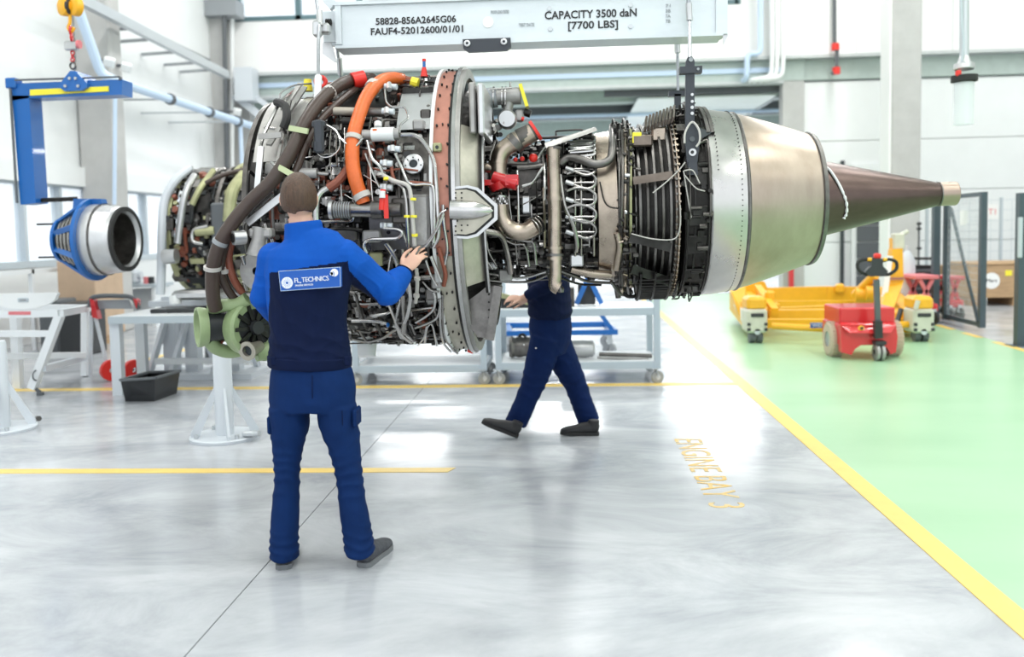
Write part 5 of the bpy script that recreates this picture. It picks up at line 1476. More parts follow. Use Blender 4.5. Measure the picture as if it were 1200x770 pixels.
for h_, k_, a_, e_ in ((hipF, kneeF, ankF, Vector((.0, 0, 0))), (hipB, kneeB, ankB, Vector((0, 0, 0)))):
    tr.tube([h_ + Vector((0, 0, .03)), h_.lerp(k_, .45), k_, k_.lerp(a_, .45), a_.lerp(k_, .08)], [.125, .115, .092, .085, .088], 18, rb=[.13, .115, .09, .085, .09], up=(1, 0, 0)); tr.sphere(h_, .12, 14)
t2 = place(remesh(tr, .009, 3), 'trousers', ['trouser_navy'], pr2, lambda co: vn(co, 18, 12) * .005 + folds(co, [(kneeF, (.4, 0, 1), .06, .12, .007), (kneeB, (-.5, 0, 1), .06, .12, .007), (w2(645, 405), (.7, 0, 1), .07, .13, .006), (ankF, (0, 0, 1), .04, .07, .009), (ankB, (0, 0, 1), .04, .07, .009)]))
for (x, y) in ((614, 404), (628, 408)):
    mb = MB(); mb.cyl(w2(x, y, -.215), w2(x, y, -.19), .006, n=8); mb.obj('snap_button', 'aluminium', t2)
jk = MB()
tor(jk, [(373, 645, .15, .18), (368, 645, .172, .195), (355, 644, .168, .19), (335, 643, .165, .195), (310, 643, .155, .21), (292, 641, .12, .20), (281, 639, .085, .12), (274, 638, .07, .08)])
arm(jk, sA, eA, wA.lerp(eA, .15), [.08, .072, .064, .062, .056, .05, .044]); arm(jk, sB, eB, wB.lerp(eB, .15), [.08, .072, .064, .062, .056, .05, .044])
place(remesh(jk, .009, 3), 'jacket', ['jacket_navy'], pr2, lambda co: vn(co, 18, 4) * .005 + folds(co, [(w2(645, 355), (.3, 0, 1), .06, .2, .006)]), label='dark navy jacket')
d_ = Vector((-1, 0, .42)).normalized()
shoe(pr2, fl(607, 512) + Vector((0, -.06, .01)), d_, 'shoe_black', 'black_rubber'); shoe(pr2, fl(702, 512) + Vector((0, .06, .0)), (-1, .02, .03), 'shoe_black', 'black_rubber')
# ================================================================ LIFTING GEAR
Yb = 5.05
sbm = thing('spreader_beam', at(620, 48, 5.13), 'galvanised spreader beam stencilled CAPACITY 3500 daN above the engine', 'lifting beam')
x0, x1 = at(395, 40, Yb).x, at(851, 20, Yb).x
zb0, zb1 = at(620, 47, Yb).z, at(620, 0, Yb).z + .01
mb = MB(); mb.bx(x0, x1, Yb, Yb + .16, zb0, zb1); mb.obj('web', 'galv_beam', sbm, smooth=False)
mb = MB(); mb.bx(x0 - .01, x1 - .02, Yb - .018, Yb + .18, zb0 - .014, zb0 + .002); mb.obj('flange', 'galv_beam', sbm, smooth=False)
mb = MB(); mb.bx(x0 - .02, x1 + .0, Yb - .018, Yb + .18, zb1 - .004, zb1 + .016); mb.obj('flange', 'galv_beam', sbm, smooth=False)
mb = MB(); mb.bx(x0 + .20, x0 + 1.1, Yb - .02, Yb + .14, zb1 + .016, zb1 + .038); mb.obj('top_rail', 'white_paint', sbm, smooth=False)
mb = MB(); mb.bx(x0 + .75, x0 + 1.1, Yb - .0, Yb + .14, zb1 + .038, zb1 + .07); mb.obj('hook_slide', 'black_plastic', sbm, smooth=False)
mb = MB(); mb.bx(x1 - .06, x1 + .006, Yb - .014, Yb, zb0 - .005, zb1); mb.obj('end_plate', 'galv_beam', sbm, smooth=False)
mb = MB(); mb.bx(x0 - .006, x0 + .03, Yb - .014, Yb, zb0 + .01, zb1); mb.obj('end_plate', 'galv_beam', sbm, smooth=False)
bp_ = [at(x, y, Yb - .03) for x, y in ((542, 46), (598, 44), (599, 55), (594, 59), (549, 61), (543, 57))]
mb = MB(); mb.prism(bp_, (0, .03, 0)); bpo = mb.obj('hook_plate', 'sling_black', sbm, smooth=False)
for (x, y) in ((547.5, 51), (590.5, 49)):
    mb = MB(); p = at(x, y, Yb - .032); mb.lathe([(0, .008), (0, .019), (.008, .019), (.01, .015), (.01, .008)], p, (0, -1, 0), 18, ref=(1, 0, 0)); mb.obj('bush_ring', 'aluminium', bpo)
for (x, y) in ((572, 26),):
    mb = MB(); p = at(x, y, Yb); mb.cyl(p, p + Vector((0, -.003, 0)), .032, n=24); mb.obj('round_plate', 'paper', sbm)
for (x, y) in ((644, 10), (739, 6), (645, 34), (739, 31), (844, 2), (845, 28)):
    mb = MB(); p = at(x, y, Yb); mb.cyl(p, p + Vector((0, -.008, 0)), .013, n=12); mb.obj('bolt', 'galvanised', sbm)
def btxt(s_, size, x, y, mt='black_ink', st=1.0, sp=1.0):
    return lettering(s_, size, at(x, y, Yb - .0035), (1, 0, 0), (0, 0, 1), mt, sbm, .002, 'lettering', st, sp, bold=.018)
def fit_text(s_, x0_, x1_, y0_, y1_, mt='black_ink'):
    # baseline from (x0,y0) to x1; cap height from y1
    h_ = (y0_ - y1_) * Yb / 1000; o = btxt(s_, h_ / .69, x0_, y0_, mt)
    w_ = max(v.co.x for v in o.data.vertices) - min(v.co.x for v in o.data.vertices)
    k = (x1_ - x0_) * Yb / 1000 / w_; xb = min(v.co.x for v in o.data.vertices)
    for v in o.data.vertices: v.co.x = xb + (v.co.x - xb) * k
    return o
fit_text('58828-856A2645G06', 440, 534, 29, 21.5); fit_text('FAUF4-52012600/01/01', 434, 542, 41, 33.5)
fit_text('CAPACITY 3500 daN', 638, 743, 22.5, 14); fit_text('[7700 LBS]', 665, 722, 34, 26)
for i, s_ in enumerate(('71', '3B', '7A', '7B')): fit_text(s_, 780, 785.5, 8.5 + i * 6, 5 + i * 6, 'faint_ink')
fit_text('PROOF LOAD TESTED', 575, 596, 16, 12.5, 'faint_ink'); fit_text('TEST DATE', 608, 626, 31, 27.5, 'faint_ink')
# stencil bridges: thin gaps across the letters
# slanting hangers and crane hook above the frame
for px in (392, 440):
    a = at(px, 8, Yb + .08); mb = MB(); mb.bar(a, a + Vector((-.22, 0, .25)) + Vector((0, 0, 0)), .06, .05, up=(0, 1, 0)); mb.obj('stay_bar', 'galv_beam', sbm, smooth=False)
mb = MB(); c = Vector((-.20, Yb + .08, 4.2)); mb.tube([Vector((x0 + .5, Yb + .08, zb1 + .05)), c], .012, 8); mb.obj('hoist_sling', 'wire_rope', sbm)
mb = MB(); mb.tube([Vector((x1 - .5, Yb + .08, zb1 + .05)), c], .012, 8); mb.obj('hoist_sling', 'wire_rope', sbm)
mb = MB(); mb.tube([c - Vector((0, 0, .03)), Vector((c.x, c.y, 8.7))], .02, 8); mb.obj('crane_rope', 'wire_rope', sbm)
# hook bracket at the near end of the beam
hkb = thing('x', (0, 0, 0), '', ''); hkb.name = 'end_bracket'; del hkb['label']; del hkb['category']; hkb.parent = sbm
hkb.location = (0, 0, 0)
mb = MB(); mb.bx(x0 - .085, x0, Yb + .01, Yb + .03, zb0 + .03, zb1 - .03); mb.bx(x0 - .085, x0, Yb + .12, Yb + .14, zb0 + .03, zb1 - .03); mb.obj('cheek', 'galv_beam', hkb, smooth=False)
mb = MB()
for i in range(5): mb.torus(at(391, 28 + 2.2 * (i % 2), Yb - .01) + Vector((-.012 + i * .006 - .03, 0, .01)), (1, 0, 0), .018, .004, 12, 6)
mb.obj('spring', 'dark_steel', hkb)
mb = MB(); mb.prism([at(378, 50, Yb), at(388, 50, Yb), at(394, 72, Yb), at(392, 73, Yb), at(378, 63, Yb)], (0, .012, 0)); mb.obj('hook_tongue', 'aluminium', hkb, smooth=False)
mb = MB(); mb.prism([at(847, 40, Yb), at(852, 38, Yb), at(853, 42, Yb), at(848, 53, Yb)], (0, .008, 0)); mb.obj('hook_tongue', 'aluminium', hkb, smooth=False)
# slings
def sling(label, segs):
    o = thing('wire_sling', segs[0][1][-1], label, 'sling', 'wire slings holding the engine')
    for nm, pts, r_, mt in segs:
        mb = MB(); mb.tube(pts, r_, 10); mb.obj(nm, mt, o)
    return o
Ys = 4.62
s_ = sling('wire sling with grey sleeve at the brown hose end of the engine', [('rope', [at(366, -30, 4.95), at(374, 20, 4.95), at(373, 60, 4.8), at(373, 100, Ys)], .010, 'wire_rope'), ('ferrule', [at(374, 12, 4.94), at(375, 30, 4.93)], .018, 'aluminium'),
     ('sleeve', [at(373, 90, 4.66), at(372, 121, 4.55)], .020, 'white_part'), ('rope', [at(372, 121, 4.55), at(372, 143, 4.45)], .013, 'wire_rope')])
mb = MB(); mb.rbox(at(378, 34, 4.97), (.09, .06, .06), .01); mb.rbox(at(372, 34, 4.93), (.05, .05, .09), .01); mb.obj('clevis', 'aluminium', s_, smooth=False)
mb = MB(); mb.rbox(at(374, 160, 4.30), (.05, .03, .17), .01); mb.rbox(at(374, 146, 4.32), (.07, .05, .04), .01); mb.rbox(at(372, 172, 4.31), (.035, .05, .06), .01); mb.obj('lug', 'sling_black', s_, smooth=False, label='black bolted lug')
sling('short wire sling behind the first one, dropping from the beam to the orange hose', [('rope', [at(395, 56, 5.6), at(398, 78, 5.65)], .010, 'wire_rope'), ('sleeve', [at(397.5, 68, 5.62), at(399, 88, 5.66)], .018, 'aluminium'), ('rope', [at(399, 88, 5.66), at(400, 105, 5.7)], .010, 'wire_rope')])
s3 = sling('near wire sling with the tall black hanger bar at the nozzle', [('ferrule', [at(807, 4, 4.95), at(808, 24, 4.95)], .018, 'aluminium'), ('rope', [at(806, -20, 4.95), at(807, 4, 4.95)], .012, 'wire_rope'), ('rope', [at(808, 24, 4.95), at(808.5, 68, 4.8)], .010, 'wire_rope')])
mb = MB()
Yh = 4.72
def hp(pts, th=.03, Y=Yh, mt='sling_black', nm='hanger_bar', par=s3, lab=None):
    m_ = MB(); m_.prism([at(x, y, Y) for x, y in pts], (0, th, 0)); return m_.obj(nm, mt, par, smooth=False, label=lab)
h1 = hp([(803, 158), (804, 72), (806, 67), (811, 66), (814, 71), (814, 158)])
hp([(797, 78), (823, 77), (823, 85), (797, 86)], .06, Yh - .015, nm='cross_bar')
hp([(804, 152), (811, 143), (819, 152), (820, 168), (816, 200), (806, 200), (803, 168)], .04, Yh - .10, nm='clevis_plate')
hp([(807, 190), (817, 190), (818, 205), (806, 205)], .05, Yh - .12, nm='clevis_plate')
for (x, y, r_, mt) in ((811.5, 178.5, .020, 'aluminium'), (811, 178.5, .009, 'black_ink'), (811, 163, .014, 'dark_grey'), (809.5, 70, .012, 'mid_grey'), (811, 111, .008, 'aluminium'), (811, 119, .008, 'aluminium'), (811, 126, .009, 'aluminium'), (811, 133, .009, 'aluminium'), (818, 81, .007, 'mid_grey')):
    mb = MB(); p = at(x, y, (Yh - .101 if y > 140 else Yh if y != 81 else Yh - .016)); mb.cyl(p, p + Vector((0, -.008 if mt != 'black_ink' else -.011, 0)), r_, n=14); mb.obj('hole_ring', mt, s3)
mb = MB(); mb.tube(catmull([at(802, 168, 4.57), at(803, 155, 4.58), at(811, 143, 4.6), at(819, 152, 4.58), at(820, 165, 4.57), at(816, 172, 4.57)], 4), .006, 6); mb.obj('safety_loop', 'clamp_white', s3)
s4 = sling('far wire sling with turnbuckle and short black bar beside the tall hanger', [('rope', [at(793, 39, 5.5), at(793.5, 47, 5.5)], .012, 'wire_rope'), ('turnbuckle', [at(793.5, 45, 5.5), at(794, 62, 5.5)], .019, 'aluminium'), ('rope', [at(794, 62, 5.5), at(794.5, 106, 5.5)], .009, 'wire_rope')])
hp([(784, 107), (805, 106), (805, 112), (784, 113)], .05, 5.5, par=s4, nm='cross_bar'); hp([(790.5, 110), (798, 110), (798, 145), (791, 145)], .03, 5.5, par=s4)
# ---- blue lifting arm, hoist and turbine module
Ya = 8.0
ar = thing('lifting_arm', at(80, 100, Ya), 'blue C-shaped lifting arm with a yellow label strip hanging from the hoist', 'lifting arm')
def bx2(px0, py0, px1, py1, Y, th, mt, nm, par, b=.01, lab=None):
    a, c = at(px0, py0, Y), at(px1, py1, Y); m_ = MB()
    m_.rbox(((a.x + c.x) / 2, Y + th / 2, (a.z + c.z) / 2), (abs(c.x - a.x), th, abs(a.z - c.z)), b); return m_.obj(nm, mt, par, smooth=False, label=lab)
mb = MB(); mb.prism([at(12, 98, Ya), at(143, 93, Ya), at(143, 111, Ya), at(33, 115, Ya), at(14, 118, Ya)], (0, .2, 0)); mb.obj('top_beam', 'blue_paint', ar, smooth=False)
mb = MB(); mb.prism([at(14, 112, Ya), at(34, 112, Ya), at(42, 238, Ya), at(24, 240, Ya)], (0, .2, 0)); mb.obj('upright', 'blue_paint', ar, smooth=False)
mb = MB(); mb.prism([at(35, 105, Ya - .01), at(127, 101, Ya - .01), at(127, 107, Ya - .01), at(35, 112, Ya - .01)], (0, .01, 0)); mb.obj('label_strip', 'yellow_tape', ar, smooth=False)
mb = MB(); mb.prism([at(70, 103, Ya - .05), at(70, 98, Ya - .05), at(82, 83, Ya - .05), at(88, 83, Ya - .05), at(102, 98, Ya - .05), at(102, 102, Ya - .05), at(96, 106, Ya - .05), at(76, 107, Ya - .05)], (0, .3, 0)); tp = mb.obj('trolley_plate', 'blue_paint', ar, smooth=False)
for (x, y) in ((77, 101), (92, 101), (82, 92), (89, 92)):
    mb = MB(); p = at(x, y, Ya - .05); mb.cyl(p, p + Vector((0, -.015, 0)), .014, n=10); mb.obj('bolt', 'aluminium', tp)
mb = MB(); mb.tube([at(14, 94, Ya - .02), at(140, 90, Ya - .02)], .010, 6); mb.obj('screw_rod', 'dark_grey', ar)
bx2(5, 91, 18, 103, Ya - .03, .12, 'blue_paint', 'end_bearing', ar); bx2(138, 89, 141, 94, Ya - .02, .05, 'dark_grey', 'end_stop', ar)
mb = MB(); mb.tube([at(12, 104, Ya - .03), at(20, 238, Ya - .03)], .012, 6); mb.obj('cable', 'dark_grey', ar)
mb = MB(); mb.tube([at(40, 235, Ya + .1), at(90, 233, Ya + .1)], .022, 8); mb.obj('support_bar', 'dark_steel', ar)
ho = thing('chain_hoist', at(82, 20, Ya), 'yellow hook block with twin sheaves and red shackles above the blue arm', 'hoist')
for px in (76, 89):
    mb = MB(); p = at(px, 8, Ya); mb.lathe([(-.045, .0), (-.045, .06), (-.03, .085), (0, .088), (.03, .085), (.045, .06), (.045, 0)], p, Vector((.6, 1, 0)), 20, ref=(1, 0, 0)); mb.obj('sheave_cover', 'yellow_hoist', ho)
mb = MB(); p = at(82.5, 8, Ya); mb.cyl(p - Vector((.015, 0, 0)), p + Vector((.015, 0, 0)), .075, n=18); mb.obj('sheave_gap', 'black_plastic', ho)
mb = MB(); mb.tube(catmull([at(82, 16, Ya), at(82, 26, Ya), at(80, 33, Ya), at(84, 37, Ya), at(87, 32, Ya)], 4), .016, 8); mb.obj('hook', 'yellow_hoist', ho)
for (x, y, r_) in ((83, 36, .04), (84, 44, .03)):
    mb = MB(); mb.torus(at(x, y, Ya), (1, .3, 0), r_, .011, 14, 6); mb.obj('shackle', 'red_paint', ho)
bx2(74, 48, 90, 58, Ya, .06, 'aluminium', 'load_cell', ho); mb = MB(); mb.cyl(at(91, 52, Ya), at(94, 52, Ya), .04, n=12); mb.obj('load_cell_cap', 'pink_red', ho)
for i, y in enumerate((62, 66, 70)):
    mb = MB(); mb.torus(at(85, y, Ya + .05), (1, .2, 0) if i % 2 else (.1, 1, 0), .018, .008, 12, 6); mb.obj('chain_link', 'red_paint', ho)
mb = MB(); mb.torus(at(85.5, 77, Ya + .05), (.2, 1, 0), .032, .010, 16, 6); mb.obj('ring', 'dull_steel', ho)
mb = MB(); a = at(82, 0, Ya); mb.tube([a, Vector((a.x, a.y, 8.7))], .02, 6); mb.obj('hoist_rope', 'wire_rope', ho)
# turbine module
tm = thing('turbine_module', at(118, 325, Ya + .1), 'steel turbine module in a blue cage hanging from the blue arm', 'turbine module')
cx = at(113, 281, Ya + .1); 
def tl(prof, mt, nm, a0=0, a1=2 * PI, n=48, par=None):
    m_ = MB(); m_.lathe(prof, cx, (1, 0, 0), n, a0, a1); return m_.obj(nm, mt, par or tm)
tl([(-.02, .30), (-.02, .345), (.02, .35), (.10, .348), (.14, .335), (.24, .325), (.28, .31), (.29, .30)], 'aluminium', 'case')
tl([(.095, .352), (.115, .352)], 'dull_steel', 'case_seam'); tl([(.285, .285), (.285, .315), (.315, .315), (.315, .27)], 'black_rubber', 'rear_ring')
tl([(.31, .275), (.29, .262), (.27, .255)], 'aluminium', 'inner_lip'); tl([(.28, .262), (.05, .25), (.05, 0)], 'case_mid', 'bore')
tl([(-.02, .33), (-.30, .20), (-.30, .0)], 'case_mid', 'rotor_stack')
for i in range(5):
    tl([(-.05 - i * .05, .31 - i * .022), (-.05 - i * .05, .325 - i * .024), (-.07 - i * .05, .325 - i * .024), (-.07 - i * .05, .30 - i * .022)], 'steel_pipe', 'stage_ring')
tl([(-.035, .34), (-.035, .40), (.0, .40), (.0, .34)], 'blue_paint', 'cage_ring'); tl([(-.34, .15), (-.34, .22), (-.31, .22), (-.31, .15)], 'blue_paint', 'cage_ring')
for i in range(8):
    t = i * PI / 4 + .35; f = lambda x, r: cx + Vector((x, -r * math.cos(t), r * math.sin(t)))
    mb = MB(); mb.bar(f(-.02, .375), f(-.325, .19), .05, .03, up=(0, math.cos(t), math.sin(t))); mb.obj('cage_bar', 'blue_paint', tm, smooth=False)
mb = MB(); mb.prism([at(86, 233, Ya + .05), at(118, 233, Ya + .05), at(121, 243, Ya + .05), at(112, 262, Ya + .05), at(84, 262, Ya + .05)], (0, .1, 0)); mb.obj('lifting_plate', 'blue_paint', tm, smooth=False)
mb = MB(); mb.cyl(cx + Vector((-.34, 0, 0)), cx + Vector((-.40, 0, 0)), .05, .02, n=14); mb.obj('shaft_end', 'blue_paint', tm)
for dz in (-.16, .16):
    mb = MB(); p = cx + Vector((-.28, -.1, dz)); mb.cyl(p, p + Vector((-.25, 0, 0)), .010, n=8); mb.obj('guide_pin', 'dark_steel', tm)
# transparent suction hose hanging on the right
Yt = 9.0
eh = thing('exhaust_hose', at(1129, 145, Yt), 'hanging extraction hose with a clear tubular nozzle before the white wall', 'hose')
mb = MB(); mb.tube([at(1130, -60, Yt), at(1130, 66, Yt)], .045, 14); mb.obj('tube', 'galvanised', eh)
mb = MB(); mb.tube(catmull([at(1126, -60, Yt - .05), at(1127, 20, Yt - .06), at(1129, 50, Yt - .06), at(1127, 74, Yt - .05)], 4), .012, 6); mb.obj('cable', 'grey_frame', eh)
mb = MB(); mb.lathe([(0, .04), (.08, .065), (.09, .095), (.14, .10), (.15, .09)], at(1130, 64, Yt), (0, 0, -1), 20, ref=(1, 0, 0)); mb.obj('cone', 'aluminium', eh)
mb = MB(); mb.lathe([(0, .09), (.005, .125), (.065, .125), (.07, .10)], at(1130, 88, Yt), (0, 0, -1), 24, ref=(1, 0, 0)); mb.obj('collar', 'black_rubber', eh)
mb = MB(); mb.lathe([(0, .095), (.42, .095), (.42, .090), (0, .090)], at(1129.5, 97, Yt), (0, 0, -1), 28, ref=(1, 0, 0)); mb.obj('clear_nozzle', 'clear_plastic', eh)
mb = MB(); mb.rbox(at(1123, 86, Yt - .06), (.05, .05, .06), .01); mb.obj('valve', 'red_plastic', eh)
mb = MB(); mb.tube([at(1130, -60, Yt), Vector((at(1130, -60, Yt).x, Yt, 8.7))], .045, 10); mb.obj('tube', 'galvanised', eh)
# ================================================================ EQUIPMENT ON THE FLOOR
def solid(par, mt, nm, fn, smooth=False, lab=None, kind=None):
    m_ = MB(); fn(m_); return m_.obj(nm, mt, par, smooth=smooth, label=lab, kind=kind)
def part(nm, mt, par, smooth=False, label=None):
    # decorator-free helper: returns a collector whose done() links it
    return MB()
# --- pedestal stands
def stand(cx, cy, label, h=.74, rot=0.0):
    o = thing('pedestal_stand', (cx, cy, 0), label, 'stand', 'grey pedestal stands with round feet')
    m_ = MB(); m_.lathe([(0, 0), (0, .26), (.022, .265), (.03, .255), (.03, 0)], (cx, cy, 0), (0, 0, 1), 40, ref=(1, 0, 0)); m_.obj('base_plate', 'light_grey_paint', o)
    m_ = MB(); m_.lathe([(.03, 0), (.03, .070), (h - .02, .070), (h, .062), (h, 0)], (cx, cy, 0), (0, 0, 1), 24, ref=(1, 0, 0)); m_.obj('column', 'light_grey_paint', o)
    for i in range(4):
        t = rot + i * PI / 2 + .5; e = Vector((math.cos(t), math.sin(t), 0)); s_ = Vector((-e.y, e.x, 0)) * .010; c = Vector((cx, cy, 0))
        m_ = MB(); m_.prism([c + e * .068 + Vector((0, 0, .40)) - s_, c + e * .068 + Vector((0, 0, .30)) - s_, c + e * .19 + Vector((0, 0, .03)) - s_, c + e * .25 + Vector((0, 0, .03)) - s_, c + e * .25 + Vector((0, 0, .06)) - s_], s_ * 2); m_.obj('gusset', 'light_grey_paint', o, smooth=False)
        m_ = MB(); p = c + e * .215 + Vector((0, 0, .03)) + s_ * 6; m_.cyl(p, p + Vector((0, 0, .03)), .016, n=6); m_.obj('anchor_bolt', 'galvanised', o)
    return o
p = fl(264, 513); sd = stand(p.x, p.y, 'grey pedestal stand under the green ducting beside the standing worker')
mb = MB(); q = Vector((p.x + .23, p.y - .10, .035)); mb.rbox(q + Vector((0, 0, .02)), (.10, .06, .04), .01); mb.cyl(q + Vector((.04, -.02, .02)), q + Vector((.09, -.03, .03)), .022, n=12); mb.obj('levelling_clamp', 'galvanised', sd)
p = fl(2, 504); sd2 = stand(p.x, p.y, 'grey pedestal stand cut off by the picture edge below the white trestle')
mb = MB(); q = fl(44, 497); mb.cyl((q.x, q.y, .05), (q.x + .03, q.y - .02, .05), .022, n=12); mb.obj('levelling_clamp', 'dull_steel', sd2)
# --- white trestle frame
tf = thing('trestle_frame', fl(60, 440), 'white welded trestle frame holding a half-round white plate', 'trestle')
Yt1 = 8.2
def F(x, y, Y=Yt1): return at(x, y, Y)
def bar3(par, mt, nm, a, b_, w_, h_=None):
    m_ = MB(); m_.bar(a, b_, w_, h_ or w_); return m_.obj(nm, mt, par, smooth=False)
bar3(tf, 'bench_white', 'top_rail', F(-40, 369), F(70, 367), .07); bar3(tf, 'bench_white', 'top_rail', F(70, 367), F(104, 361, 9.3), .07)
bar3(tf, 'bench_white', 'top_rail', F(-40, 360, 9.3), F(104, 361, 9.3), .07)
bar3(tf, 'bench_white', 'leg', F(70, 370), F(38, 455), .075); bar3(tf, 'bench_white', 'leg', F(100, 364, 9.3), F(100, 440, 9.3), .07)
q = fl(35, 467); m_ = MB(); m_.tube([F(37, 452), Vector((q.x, Yt1, .03))], .018, 8); m_.cyl(Vector((q.x, Yt1, 0)), Vector((q.x, Yt1, .03)), .035, n=12); m_.obj('foot', 'dark_grey', tf)
q = at(100, 440, 9.3); m_ = MB(); m_.cyl((q.x, q.y, 0), (q.x, q.y, q.z), .03, n=10); m_.obj('foot', 'dark_grey', tf)
bar3(tf, 'bench_white', 'leg', F(18, 372, 8.6), Vector((F(21, 440, 8.6).x, 8.6, 0)), .08)
bar3(tf, 'bench_white', 'cross_rail', F(-30, 391), F(58, 391), .06); bar3(tf, 'bench_white', 'cross_rail', F(-30, 418), F(100, 416, 9.0), .06); bar3(tf, 'light_grey_paint', 'cross_rail', F(50, 432), F(100, 419, 9.2), .06)
m_ = MB(); m_.torus(F(42, 440, Yt1 - .04), (1, 0, 0), .05, .008, 14, 6); m_.obj('locking_ring', 'dark_grey', tf)
m_ = MB(); m_.prism([F(10, 365, Yt1 - .036), F(36, 365, Yt1 - .036), F(36, 369, Yt1 - .036), F(10, 369, Yt1 - .036)], (0, -.002, 0)); m_.obj('red_label', 'pink_red', tf, smooth=False)
hp_ = thing('half_round_plate', F(27, 362), 'white half-round plate with a hand slot lying on the white trestle', 'plate')
m_ = MB(); pts = [F(-14, 345), F(66, 343)]
for i in range(9):
    t = i / 8 * PI; pts.append(F(26 + 41 * math.cos(t), 345 + 17.5 * math.sin(t)))
m_.prism(pts[:2] + pts[2:], (0, .05, 0)); m_.obj('plate', 'white_paint', hp_, smooth=False)
m_ = MB(); m_.rbox(F(27, 351.5, Yt1 - .004), (.11, .02, .045), .02); m_.obj('hand_slot', 'grey_frame', hp_, smooth=False)
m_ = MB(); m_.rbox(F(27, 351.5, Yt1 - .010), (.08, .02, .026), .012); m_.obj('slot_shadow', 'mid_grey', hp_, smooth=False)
# --- folding hand truck in grey and red
ht = thing('hand_truck', fl(120, 445), 'folding hand truck with red wheels and grey handle between trestle and bench', 'hand truck')
Yh1 = 9.12
m_ = MB(); m_.tube(catmull([F(105, 360, Yh1), F(107, 350, Yh1), F(118, 347, Yh1), F(140, 347, Yh1), F(155, 349, Yh1), F(163, 362, Yh1)], 4), .026, 8); m_.obj('handle', 'dark_grey', ht)
m_ = MB(); m_.prism([F(113, 352, Yh1 + .03), F(150, 351, Yh1 + .03), F(155, 362, Yh1 + .03), F(116, 362, Yh1 + .03)], (0, .03, 0)); m_.obj('back_panel', 'mid_grey', ht, smooth=False)
for a in (107, 158):
    m_ = MB(); m_.prism([F(a - 2, 350, Yh1 - .03), F(a + 3, 352, Yh1 - .03), F(a + 8 if a < 120 else a + 2, 374 if a < 120 else 362, Yh1 - .03), F(a + 1, 372 if a < 120 else 360, Yh1 - .03)], (0, .08, 0)); m_.obj('corner_bracket', 'red_paint', ht, smooth=False)
bar3(ht, 'light_grey_paint', 'rail', F(107, 370, Yh1), F(106, 442, Yh1), .03); bar3(ht, 'light_grey_paint', 'rail', F(112, 372, Yh1), F(129, 443, Yh1), .03)
q = fl(104, 455); 
for dx_ in (0, .26):
    m_ = MB(); c = Vector((q.x + dx_, Yh1 - .1, .115)); m_.lathe([(-.03, .03), (-.03, .115), (.03, .115), (.03, .03)], c, (.75, -.6, 0), 22, ref=(0, 0, 1)); m_.obj('wheel', 'red_plastic', ht)
m_ = MB(); m_.tube([Vector((q.x, Yh1 - .1, .115)), Vector((q.x + .26, Yh1 - .1, .115))], .015, 8); m_.obj('axle', 'galvanised', ht)
# --- grey topped bench
bn = thing('workbench', fl(180, 460), 'white workbench with a thick grey-edged top above the black bin', 'workbench')
Yn = 8.1
x0, x1 = F(127, 372, Yn).x, F(236, 372, Yn).x + .45
zt = F(180, 370, Yn).z
m_ = MB(); m_.rbox(((x0 + x1) / 2, Yn + .42, zt - .035), (x1 - x0, .84, .07), .008); m_.obj('top', 'bench_white', bn, smooth=False)
m_ = MB(); m_.bx(x0, x1, Yn - .012, Yn, zt - .075, zt - .004); m_.obj('front_edge', 'bench_edge', bn, smooth=False)
for (px, dy_) in ((137, .08), (166, .78), (258, .08), (262, .78)):
    x = F(px, 400, Yn + dy_).x; m_ = MB(); m_.bx(x - .05, x + .05, Yn + dy_ - .04, Yn + dy_ + .04, 0, zt - .07); m_.obj('leg', 'light_grey_paint', bn, smooth=False)
m_ = MB(); m_.bx(F(137, 400, Yn).x, F(258, 400, Yn).x, Yn + .74, Yn + .80, .2, .26); m_.obj('stretcher', 'light_grey_paint', bn, smooth=False)
# --- black bin
q = fl(178, 470); bw = .52
bi = thing('storage_bin', (q.x, q.y + .2, 0), 'black open plastic bin standing on the floor under the workbench', 'bin')
m_ = MB()
a0_, a1_ = fl(147, 470.5), fl(181, 470.5); c_ = fl(206, 462)
b0, b1, b2_, b3_ = a0_, a1_, fl(207, 461), fl(172, 459)
def top_(x, y): return at(x, y, 1)  # placeholder to keep the outline readable
zt_ = .24
tops = []
for (x, y) in ((141, 445.5), (182, 443), (211, 434.5), (174, 436)):
    tops.append(fl(x, y, zt_))
bot = [b0, b1, b2_, b3_]
ctr = sum(tops, Vector()) / 4
vs = [Vector(p_) for p_ in bot] + tops + [p_.lerp(ctr, .09) for p_ in tops] + [Vector((p_.x, p_.y, .03)).lerp(Vector((ctr.x, ctr.y, .03)), .1) for p_ in bot]
fs = [(3, 2, 1, 0)] + [(i, (i + 1) % 4, (i + 1) % 4 + 4, i + 4) for i in range(4)] + [(i + 4, (i + 1) % 4 + 4, (i + 1) % 4 + 8, i + 8) for i in range(4)] + [(i + 8, (i + 1) % 4 + 8, (i + 1) % 4 + 12, i + 12) for i in range(4)] + [(12, 13, 14, 15)]
m_.add(vs, fs); m_.obj('tub', 'black_plastic', bi, smooth=False)
m_ = MB()
for i in range(4): m_.bar(tops[i], tops[(i + 1) % 4], .03, .02)
m_.obj('rim', 'dark_grey', bi, smooth=False)
